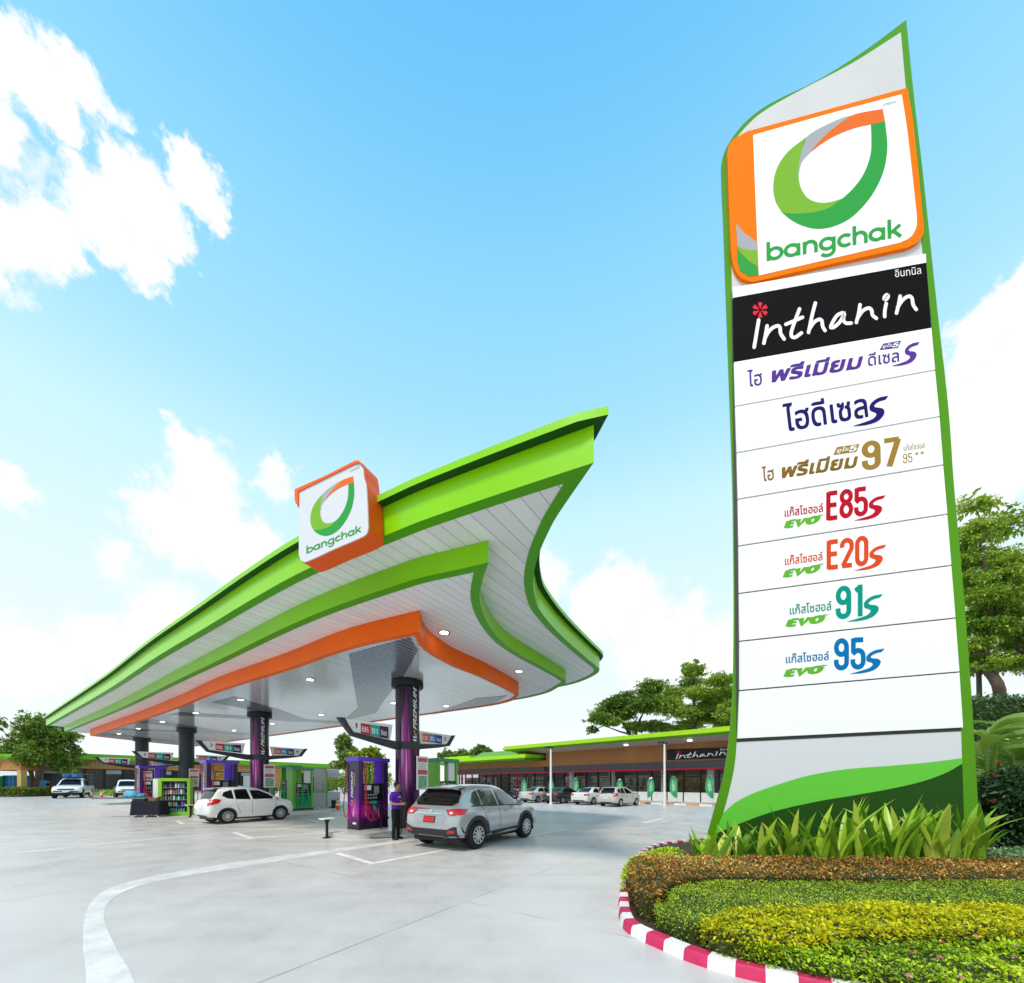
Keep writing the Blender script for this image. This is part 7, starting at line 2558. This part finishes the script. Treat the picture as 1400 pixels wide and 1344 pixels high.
hedge('lime_hedge', 'loose yellow-green shrubs with pink flowers at the front of the planted bed', 'hedge',
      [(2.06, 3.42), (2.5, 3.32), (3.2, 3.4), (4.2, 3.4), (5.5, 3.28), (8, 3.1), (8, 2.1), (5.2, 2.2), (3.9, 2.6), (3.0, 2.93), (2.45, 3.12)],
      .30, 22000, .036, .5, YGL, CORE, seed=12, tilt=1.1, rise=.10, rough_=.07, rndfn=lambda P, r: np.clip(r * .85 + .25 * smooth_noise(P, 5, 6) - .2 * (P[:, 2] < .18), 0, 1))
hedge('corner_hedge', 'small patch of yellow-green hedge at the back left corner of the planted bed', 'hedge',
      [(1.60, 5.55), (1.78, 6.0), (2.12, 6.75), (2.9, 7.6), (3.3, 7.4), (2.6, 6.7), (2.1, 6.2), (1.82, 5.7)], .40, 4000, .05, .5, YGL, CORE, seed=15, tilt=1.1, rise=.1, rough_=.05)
# pink flowers over it
PKL = M_leaf('pink_petal', [(0, (.55, .10, .14)), (.5, (.75, .30, .36)), (1, (.8, .55, .45))], rough=.5, transl=.3)
nf = 16
fc = np.column_stack([2.6 + rng.random(nf) * 2.6, 2.55 + rng.random(nf) * .8, .33 + rng.random(nf) * .05])
P = np.repeat(fc, 9, 0); a_ = rng.random(len(P)) * 6.28
Dp = np.column_stack([np.cos(a_), np.sin(a_), rng.random(len(P)) * 1.2])
fo = leaves_mesh('pink_flowers', P, Dp, .024, .9, PKL, None, np.repeat(rng.random(nf), 9))
fo['kind'] = 'stuff'; tag(fo, 'small pink flowers scattered over the yellow-green front shrubs', 'flowers')


def blade_plant(loc, n, L_, wd, spread, mat, name, label, cat, group, seed, upright=.9, segs=6, curl=.5):
    """clump of long sword-shaped leaves growing from one base"""
    r_ = np.random.default_rng(seed)
    rt = thing(name, label, cat, loc, 0, group)
    for i in range(n):
        a = r_.random() * 6.28; lean = spread * (.25 + .75 * r_.random())
        l_ = L_ * (.55 + .5 * r_.random()); w_ = wd * (.75 + .5 * r_.random())
        d = Vector((math.cos(a), math.sin(a), 0)); sd = Vector((-math.sin(a), math.cos(a), 0))
        tw = r_.normal() * .5
        base = d * .05 * r_.random() + Vector((r_.normal() * .05, r_.normal() * .05, 0))
        V = []; F_ = []
        for k in range(segs + 1):
            t = k / segs
            ang_ = lean * (.4 + curl * t * 1.6)
            pos = base + d * (l_ * t * math.sin(ang_)) + Vector((0, 0, l_ * t * math.cos(ang_)))
            ww = w_ * (math.sin(math.pi * min(1, .16 + t * .84)) ** .75) * (1 if t < 1 else 0.02) * .5
            up = Vector((-d.x * math.cos(ang_), -d.y * math.cos(ang_), math.sin(ang_)))
            s2 = (sd * math.cos(tw) + up * math.sin(tw)).normalized()
            V += [pos - s2 * ww + up * ww * .35, pos, pos + s2 * ww + up * ww * .35]
        for k in range(segs):
            o_ = k * 3
            F_ += [(o_, o_ + 1, o_ + 4, o_ + 3), (o_ + 1, o_ + 2, o_ + 5, o_ + 4)]
        me = bpy.data.meshes.new('leaf'); me.from_pydata(V, [], F_)
        at2 = me.attributes.new('rnd', 'FLOAT', 'POINT'); rv = float(r_.random())
        at2.data.foreach_set('value', np.full(len(V), rv, dtype=np.float32))
        me.materials.append(mat); me.polygons.foreach_set('use_smooth', [True] * len(me.polygons))
        ob = bpy.data.objects.new('leaf', me); COL.objects.link(ob); ob.parent = rt
    return rt


LIL = M_leaf('lily_leaf', [(0, (0.096, 0.238, 0.014)), (.4, (0.241, 0.446, 0.024)), (.75, (0.433, 0.624, 0.042)), (1, (0.673, 0.743, 0.119))], rough=.35, transl=.25, spec=.5)
spots = []
r2 = np.random.default_rng(21)
for i, u in enumerate([958, 985, 1012, 1040, 1066, 1092, 1118, 1145, 1172, 1196, 1222, 1248, 1272, 1296, 1318, 1332, 1003, 1078, 1160, 1235, 1285]):
    back = i >= 16
    Y = 7.0 + .25 * r2.random() + (.45 if back else 0)
    X = (u - CX) / F * Y
    tall = .72 + .46 * min(1, max(0, (u - 980) / 170)) + (.12 if back else 0)
    blade_plant((X, Y, .09), 10 if not back else 8, tall * 1.12, .135, .62, LIL, 'lily_clump', 'clump of broad sword-shaped green leaves at the foot of the tall pylon', 'plant', 'leafy clumps along the foot of the pylon', 100 + i, curl=.45)
# canna with great paddle leaves
CAN_L = M_leaf('canna_leaf', [(0, (0.204, 0.351, 0.054)), (.5, (0.394, 0.567, 0.130)), (1, (0.612, 0.743, 0.270))], rough=.4, transl=.3)
for i, (u, Y, h, lab) in enumerate([(1350, 9.6, 3.2, 'tall broad-leaved plant with pale paddle leaves right beside the pylon edge'), (1392, 9.7, 3.1, 'tall broad-leaved plant with pale paddle leaves at the right picture edge'), (1374, 10.6, 2.9, 'tall broad-leaved plant standing behind the two paler ones at right'), (1425, 9.9, 3.0, 'tall broad-leaved plant partly cut by the right picture edge')]):
    X = (u - CX) / F * Y
    rt = thing('canna_plant', lab, 'plant', (X, Y, .07), 0, 'broad leaved plants right of the pylon')
    r_ = np.random.default_rng(300 + i)
    m_ = MB()
    for k in range(5):
        bx, by = r_.normal() * .12, r_.normal() * .12
        m_.tube([(bx, by, 0), (bx * 1.5, by * 1.5, h * .5), (bx * 2.2, by * 2.2, h * .8)], [.03, .025, .015], 7)
    m_.build('stem', M('canna_stem', (.25, .32, .06), .5), rt)
    for k in range(34):
        a = r_.random() * 6.28; z = h * (.38 + .55 * r_.random()); l_ = .88 * (.7 + .5 * r_.random()); w_ = l_ * .46
        d = Vector((math.cos(a), math.sin(a), 0)); sd = Vector((-math.sin(a), math.cos(a), 0)); el = .35 + .8 * r_.random()
        V, F_ = [], []
        for q in range(7):
            t = q / 6
            e_ = el - 1.0 * t
            pos = d * (.06 + l_ * t * math.cos(el - .5 * t)) + Vector((0, 0, z + l_ * t * math.sin(el - .45 * t)))
            ww = w_ * .5 * math.sin(math.pi * min(.999, .08 + .92 * t)) ** .7
            V += [pos - sd * ww + Vector((0, 0, ww * .35)), pos, pos + sd * ww + Vector((0, 0, ww * .35))]
        for q in range(6):
            o_ = q * 3; F_ += [(o_, o_ + 1, o_ + 4, o_ + 3), (o_ + 1, o_ + 2, o_ + 5, o_ + 4)]
        me = bpy.data.meshes.new('leaf'); me.from_pydata(V, [], F_)
        at2 = me.attributes.new('rnd', 'FLOAT', 'POINT'); at2.data.foreach_set('value', np.full(len(V), float(r_.random()), dtype=np.float32))
        me.materials.append(CAN_L); me.polygons.foreach_set('use_smooth', [True] * len(me.polygons))
        ob = bpy.data.objects.new('leaf', me); COL.objects.link(ob); ob.parent = rt


def bush(name, label, cat, c, rad, n, size, mat, aspect=.5, seed=1, group=None, flowers=None, clumps=18, stem=True):
    rt = thing(name, label, cat, (c[0], c[1], c[2] - rad[2]), 0, group)
    r_ = np.random.default_rng(seed)
    cc = r_.normal(size=(clumps, 3)); cc /= np.linalg.norm(cc, axis=1, keepdims=True)
    cc *= (.45 + .45 * r_.random((clumps, 1))); cr = .28 + .25 * r_.random(clumps)
    k = r_.integers(0, clumps, n)
    q = r_.normal(size=(n, 3)); q /= np.linalg.norm(q, axis=1, keepdims=True)
    P = cc[k] + q * (cr[k][:, None] * (r_.random((n, 1)) ** .35))
    D_ = q + r_.normal(size=(n, 3)) * .7
    P = P * np.array(rad) + np.array(c)
    keep = P[:, 2] > c[2] - rad[2]
    P, D_, k = P[keep], D_[keep], k[keep]
    rn = np.clip(r_.random(len(P)) * .7 + .3 * r_.random(clumps)[k], 0, 1)
    leaves_mesh('crown', P, D_, size * (.6 + .8 * r_.random(len(P))), aspect, mat, rt, rn, droop=.15)
    if stem:
        m_ = MB()
        for i in range(5):
            a = i * 1.3
            m_.tube([(c[0], c[1], c[2] - rad[2]), (c[0] + .3 * rad[0] * math.cos(a), c[1] + .3 * rad[1] * math.sin(a), c[2])], [.05, .02], 6)
        m_.build('trunk', BARK, rt, world=True)
    if flowers:
        nf_, fm, fs = flowers
        q = r_.normal(size=(nf_, 3)); q /= np.linalg.norm(q, axis=1, keepdims=True); q[:, 1] = -np.abs(q[:, 1])
        fcn = q * np.array(rad) * .95 + np.array(c)
        P = np.repeat(fcn, 12, 0); D2 = r_.normal(size=(len(P), 3)); D2[:, 2] = np.abs(D2[:, 2]) * 1.5
        leaves_mesh('flower', P, D2, fs, .5, fm, rt, np.repeat(r_.random(nf_), 12))
    return rt


BARK = M('bark', (.10, .075, .055), .85, var=.35, vscale=8, bump=.5, bscale=15)
DKL = M_leaf('dark_leaf', [(0, (0.013, 0.038, 0.012)), (.5, (0.041, 0.105, 0.034)), (1, (0.113, 0.210, 0.084))], rough=.4)
RDF = M_leaf('red_petal', [(0, (.45, .01, .015)), (1, (.7, .05, .04))], rough=.5)
bush('flowering_shrub', 'dark green shrub with red flower spikes right of the pylon base', 'shrub', (11.6, 9.0, 1.15), (.95, .8, 1.08), 5200, .13, DKL, .5, 5, flowers=(9, RDF, .07))
bush('flowering_shrub', 'dark green shrub with few red flowers cut by the right picture edge', 'shrub', (12.9, 8.8, 1.15), (.9, .8, 1.1), 4200, .13, DKL, .5, 6, flowers=(6, RDF, .07))
GCL = M_leaf('pale_cover_leaf', [(0, (0.124, 0.230, 0.083)), (.5, (0.273, 0.414, 0.166)), (1, (0.559, 0.667, 0.350))], rough=.5)
n = 7000
P = np.column_stack([9.9 + rng.random(n) * 3.4, 7.0 + rng.random(n) * 1.2, .10 + rng.random(n) * .22])
gc_ = leaves_mesh('ground_cover', P, rng.normal(size=(n, 3)) * np.array([1, 1, .4]) + np.array([0, 0, .6]), .07, .5, GCL, None)
gc_['kind'] = 'stuff'; tag(gc_, 'pale green low ground cover under the red flowered shrub', 'ground cover')
m_ = MB(); m_.add([(9.9, 8.3, .02), (60, 8.3, .02), (80, 60, .02), (24, 33, .02), (14, 12, .02)], [(0, 1, 2, 3, 4)])
struct(m_.build('lawn', M('lawn_green', (.06, .12, .025), .9, var=.4, vscale=5)))
HWL = M_leaf('hedge_wall_leaf', [(0, (0.030, 0.080, 0.028)), (.5, (0.086, 0.194, 0.064)), (1, (0.246, 0.388, 0.127))], rough=.45)
hw = thing('tall_hedge', 'tall clipped dark green hedge behind the broad leaved plants at right', 'hedge', (19, 14.5, 0))
m_ = MB(); m_.bbox(15.6, 27, 14.2, 15.2, 0, 4.75); m_.build('inner_twigs', CORE, hw, world=True)
n = 16000
P = np.column_stack([15.4 + rng.random(n) * 11.6, 14.15 - np.abs(rng.normal(size=n)) * .06, rng.random(n) * 4.9])
n2 = 2500
P2 = np.column_stack([15.4 + rng.random(n2) * 11.6, 14.1 + rng.random(n2) * 1.1, 4.8 + np.abs(rng.normal(size=n2)) * .06])
n3 = 2500
P3 = np.column_stack([15.5 - np.abs(rng.normal(size=n3)) * .06, 14.1 + rng.random(n3) * 1.1, rng.random(n3) * 4.9])
P = np.concatenate([P, P2, P3])
leaves_mesh('foliage', P, rng.normal(size=(len(P), 3)) + np.array([0, -.8, .2]), .12, .55, HWL, hw)


def tree(name, label, base, h, clumps, n, size, mat, trunk_r, forks, aspect=.55, seed=1, group=None, flat=1.0, seed_d=None, gap=.5):
    """clumps: list of (x, y, z, rx, rz) relative to base; forks: trunk paths (relative)"""
    rt = thing(name, label, 'tree', base, 0, group)
    r_ = np.random.default_rng(seed)
    m_ = MB()
    for path, r0, r1 in forks:
        pts = spline(path, 5)
        m_.tube(pts, list(np.linspace(r0, r1, len(pts))), 9)
    # limbs out to every clump
    for (x, y, z, rx, rz) in clumps:
        best = min(((Vector(p) - Vector((x, y, z - rz * .5))).length, Vector(p)) for path, _, _ in forks for p in path[1:])[1]
        m_.tube(spline([best, best.lerp(Vector((x, y, z)), .55) + Vector((r_.normal() * .1, r_.normal() * .1, -.15 * rz)), (x, y, z)], 4), list(np.linspace(trunk_r * .22, trunk_r * .05, 9)), 6)
        for k in range(3):
            q = Vector((x + r_.normal() * rx * .6, y + r_.normal() * rx * .6, z + r_.random() * rz * .6))
            m_.tube([Vector((x, y, z)), q], [trunk_r * .07, trunk_r * .025], 5, cap=False)
    m_.build('trunk', BARK, rt, smooth=60)
    vol = np.array([c[3] ** 2 * c[4] for c in clumps]) ** .8
    cnt = r_.multinomial(n, vol / vol.sum())
    PP, DD, RR = [], [], []
    for (x, y, z, rx, rz), c in zip(clumps, cnt):
        # every clump is a cloud of twigs, each twig a spray of leaves
        nt_ = max(6, c // 14)
        q = r_.normal(size=(nt_, 3)); q /= np.linalg.norm(q, axis=1, keepdims=True)
        q[:, 2] = q[:, 2] * .9 + .12
        rad = (gap + (1 - gap) * r_.random((nt_, 1)))
        tc_ = q * rad * np.array([rx, rx, rz]) * (1 + .18 * r_.normal(size=(nt_, 1)))
        k = r_.integers(0, nt_, c)
        P = np.array([x, y, z]) + tc_[k] + r_.normal(size=(c, 3)) * np.array([rx, rx, rz * .8]) * .10
        PP.append(P); DD.append(q[k] * .8 + r_.normal(size=(c, 3)) * .8)
        base_r = r_.random() * .25
        RR.append(np.clip(base_r + .25 * r_.random(nt_)[k] + .5 * r_.random(c), 0, 1))
    PP = np.concatenate(PP) + np.array(base); DD = np.concatenate(DD); RR = np.concatenate(RR)
    leaves_mesh('crown', PP, DD, size * (.6 + .8 * r_.random(len(PP))), aspect, mat, rt, RR, droop=.2)
    return rt


TRL = M_leaf('tree_leaf', [(0, (0.030, 0.069, 0.014)), (.3, (0.098, 0.194, 0.026)), (.65, (0.246, 0.388, 0.046)), (1, (0.641, 0.680, 0.110))], rough=.45)
TRL2 = M_leaf('layered_tree_leaf', [(0, (0.048, 0.100, 0.013)), (.3, (0.167, 0.287, 0.032)), (.65, (0.381, 0.552, 0.053)), (1, (0.765, 0.765, 0.123))], rough=.45)
TRD = M_leaf('far_tree_leaf', [(0, (0.061, 0.114, 0.027)), (.5, (0.184, 0.285, 0.057)), (1, (0.492, 0.627, 0.137))], rough=.5)
# rounded tree at far left
b_ = at(47, 1085, 48.5); bx = (b_.x, b_.y, 0)
r3 = np.random.default_rng(31)
cl = []
for u, v, rx, rz in [(20, 1035, 1.7, 1.3), (28, 1015, 1.7, 1.4), (40, 1000, 1.6, 1.4), (56, 993, 1.5, 1.3), (72, 1000, 1.6, 1.3), (83, 1012, 1.5, 1.4), (86, 1028, 1.2, 1.0), (60, 1012, 1.9, 1.5), (42, 1022, 1.9, 1.5), (64, 1030, 1.8, 1.4), (30, 1038, 1.5, 1.1), (72, 1045, 1.5, 1.1), (50, 1040, 1.6, 1.0), (84, 1055, 1.0, .7), (10, 1022, 1.2, 1.0), (24, 992, .9, .8), (46, 986, .9, .8)]:
    p = at(u, v, 48.5)
    cl.append((p.x - b_.x, r3.normal() * 1.2, p.z, rx, rz))
def rel(u, v, Y, dy=0.0):
    p = at(u, v, Y); return (p.x - b_.x, dy, p.z)
tree('broadleaf_tree', 'rounded dense tree with forked trunk in a small bed at far left', bx, 9, cl, 20000, .32, TRL, .45,
     [([(0, 0, 0), rel(45, 1070, 48.5), rel(43, 1058, 48.5), rel(42, 1035, 48.5)], .36, .12), ([(0.1, 0, 0), rel(50, 1068, 48.5), rel(57, 1050, 48.5), rel(66, 1030, 48.5)], .32, .10), ([rel(44, 1062, 48.5), rel(38, 1050, 48.5), rel(34, 1040, 48.5)], .15, .06)], seed=2, gap=.45)
# its planted bed
hb = hedge('bed_hedge', 'small rounded green and yellow hedge round the foot of the far left tree', 'hedge', [(b_.x - 1.8, b_.y - 2.5), (b_.x + 1.9, b_.y - 2.5), (b_.x + 2.3, b_.y - 1), (b_.x + 1.5, b_.y + .6), (b_.x - 1.6, b_.y + .6), (b_.x - 2.4, b_.y - 1)], .95, 2600, .26, .4,
      M_leaf('bed_leaf', [(0, (.03, .07, .01)), (.5, (.10, .20, .02)), (1, (.42, .44, .03))]), CORE, tilt=1, rough_=.1)
# trees behind the shop
def px_tree(label, u0, Y, specs, n, size, mat, trunk, seed, name='shade_tree', group=None, depth=2.2, gap=.4):
    global b_
    b_ = at(u0, 1085, Y)
    r_ = np.random.default_rng(seed)
    cl = []
    for u, v, rx, rz in specs:
        p = at(u, v, Y); s_ = Y / F
        cl.append((p.x - b_.x, r_.normal() * depth, p.z, rx * s_, rz * s_))
    fk = [([(0, 0, 0)] + [rel(u, v, Y, r_.normal() * .4) for u, v in pth], r0, r1) for pth, r0, r1 in trunk]
    return tree(name, label, (b_.x, b_.y, 0), 10, cl, n, size, mat, trunk[0][1], fk, seed=seed, group=group, gap=gap)


GT = 'trees behind the shop roof'
px_tree('wide spreading tree with bare limbs showing, left of the group above the shop roof', 868, 50,
        [(812, 988, 14, 7), (826, 973, 16, 8), (842, 962, 18, 9), (860, 953, 18, 9), (880, 948, 18, 9), (898, 950, 18, 10), (850, 978, 18, 9), (872, 970, 20, 10), (895, 972, 20, 11), (830, 992, 12, 5), (806, 1000, 8, 4), (884, 990, 18, 8), (905, 990, 16, 8), (862, 994, 12, 5)],
        34000, .28, TRL, [([(867, 1040), (864, 1005), (850, 985), (832, 972)], .38, .10), ([(867, 1020), (872, 990), (885, 965)], .28, .08), ([(866, 1008), (846, 1000), (826, 992)], .2, .05)], 41, group=GT, gap=.45)
px_tree('taller tiered tree with pointed top in the group above the shop roof', 950, 52,
        [(944, 912, 10, 8), (938, 925, 15, 8), (952, 930, 16, 8), (930, 942, 18, 8), (962, 942, 18, 8), (945, 955, 22, 8), (920, 958, 16, 8), (972, 960, 18, 8), (950, 972, 24, 8), (925, 978, 20, 8), (975, 980, 20, 8), (950, 990, 22, 8), (984, 968, 14, 8), (928, 995, 16, 7), (955, 902, 4, 4)],
        36000, .27, TRL2, [([(950, 1040), (949, 990), (947, 940), (945, 910)], .42, .06), ([(949, 1000), (960, 975), (972, 962)], .2, .05)], 42, group=GT, gap=.4)
px_tree('pale green tree half hidden behind the left edge of the tall pylon', 1000, 49,
        [(985, 955, 14, 8), (1000, 945, 18, 10), (995, 968, 18, 9), (985, 982, 16, 8), (1010, 965, 18, 10), (1005, 985, 18, 9), (990, 996, 14, 6), (1020, 950, 16, 10)],
        18000, .28, TRL2, [([(1000, 1040), (1000, 990), (1002, 955)], .36, .08)], 43, group=GT)
# tiered tree right of the pylon
px_tree('tall tiered tree with dark trunk and flat layers of foliage right of the pylon', 1362, 24,
        [(1330, 712, 20, 9), (1345, 722, 26, 10), (1325, 738, 24, 9), (1362, 742, 28, 10), (1388, 752, 24, 10), (1335, 762, 30, 10), (1372, 775, 30, 10), (1400, 780, 26, 10), (1328, 790, 26, 10), (1350, 800, 34, 11), (1390, 808, 32, 11), (1425, 800, 30, 12), (1330, 825, 26, 10), (1365, 835, 36, 11), (1402, 840, 32, 11),
         (1340, 855, 30, 10), (1378, 868, 36, 11), (1335, 882, 26, 10), (1410, 875, 30, 11), (1352, 898, 28, 8), (1390, 905, 30, 9), (1332, 915, 20, 7), (1430, 850, 34, 14), (1440, 900, 30, 10), (1418, 925, 26, 7), (1455, 780, 30, 14), (1420, 760, 22, 9)],
        72000, .17, TRL2, [([(1362, 945), (1361, 900), (1352, 850), (1345, 790), (1340, 725)], .34, .05), ([(1361, 912), (1348, 900), (1332, 890)], .14, .05), ([(1361, 915), (1378, 900), (1400, 890)], .16, .05)], 44, name='tiered_tree', depth=1.2, gap=.1)
px_tree('paler green tree behind the tiered tree at the right edge', 1430, 32,
        [(1320, 700, 22, 14), (1340, 735, 34, 20), (1380, 790, 40, 24), (1350, 800, 40, 24), (1330, 850, 40, 24), (1395, 850, 44, 26), (1340, 905, 40, 20), (1420, 800, 44, 30), (1400, 905, 44, 20), (1450, 870, 44, 30)],
        26000, .30, TRL2, [([(1430, 1000), (1420, 900), (1380, 800), (1345, 730)], .4, .06)], 45, name='shade_tree', depth=1.5, gap=.1)
# far trees seen between columns
px_tree('dark conical tree behind the purple pump', 472, 70, [(473, 1010, 6, 6), (470, 1019, 9, 7), (478, 1026, 9, 7), (468, 1032, 11, 7), (476, 1040, 11, 7), (482, 1034, 8, 6), (470, 1046, 12, 6)], 3500, .6, TRD, [([(472, 1050), (473, 1012)], .3, .05)], 51, name='conical_tree', depth=1)
px_tree('yellow-green round tree above the top of the purple pump', 505, 66, [(492, 1034, 10, 7), (505, 1028, 12, 8), (516, 1032, 10, 8), (500, 1045, 14, 9), (515, 1048, 12, 9), (520, 1060, 12, 9), (498, 1060, 14, 9), (508, 1074, 14, 8)], 3600, .6, M_leaf('yellow_tree_leaf', [(0, (.08, .14, .01)), (.5, (.26, .36, .02)), (1, (.5, .55, .04))]), [([(505, 1070), (505, 1035)], .3, .06)], 52, name='round_tree', depth=1)
for i, (u, v, lab) in enumerate([(657, 1024, 'small palm-like treetop showing above the low shop roof'), (610, 1030, 'leafy treetop above the roof just right of the price sign 2'), (632, 1029, 'tiny treetop between the two palms above the low roof'), (698, 1029, 'dark treetop under the left end of the high shop roof')]):
    px_tree(lab, u, 62, [(u - 5, v + 4, 6, 4), (u + 4, v + 3, 6, 4), (u, v, 6, 4), (u + 10, v + 5, 6, 3)], 700, .6, TRD, [([(u, 1060), (u, v + 4)], .2, .08)], 60 + i, name='far_tree', depth=.5, group='treetops over the low roof')
# little planting by the shop kerb
q_ = wp(-3.6, 2.6, .12); bush('small_shrub', 'small green bush on the shop kerb beside the beige car', 'shrub', (q_.x, q_.y, .45), (.9, .5, .36), 700, .16, GRL, .5, 8)
q_ = wp(-4.9, 2.7, .12); bush('small_shrub', 'small reddish bush on the shop kerb behind the beige car', 'shrub', (q_.x, q_.y, .5), (.6, .45, .4), 500, .16, M_leaf('red_bush_leaf', [(0, (.08, .03, .02)), (.6, (.30, .05, .04)), (1, (.35, .2, .06))]), .5, 9)
q_ = wp(7.3, 1.2, .12); bush('climbing_shrub', 'dark narrow climbing shrub on the shop wall against the pylon edge', 'shrub', (q_.x, q_.y, 1.7), (.6, .5, 1.6), 1500, .16, DKL, .5, 10)
q_ = at(150, 1084, 50); bush('low_hedge', 'low clipped hedge between the two white pickups', 'hedge', (q_.x, q_.y, .4), (3.4, .5, .42), 1500, .2, GRL, .5, 13)

# greenery closing the view between the booth and the nearest pump
for u, Y, rx, h, lab, sd in ((470, 58, 2.6, 1.9, 'mid green shrubbery between the grey booth and the purple pump', 71), (492, 62, 3.0, 2.3, 'yellowish shrubbery seen through the opening of the purple pump', 72), (520, 60, 2.4, 1.7, 'dark shrubbery just left of the nearest column', 73), (448, 64, 2.4, 1.5, 'low shrubbery showing behind the grey booth', 74)):
    q_ = at(u, 1085, Y)
    bush('far_shrub', lab, 'shrub', (q_.x, q_.y, h), (rx, 1.2, h), 1500, .32, TRL2 if sd == 72 else TRL, .5, sd, group='shrubbery beyond the pumps')
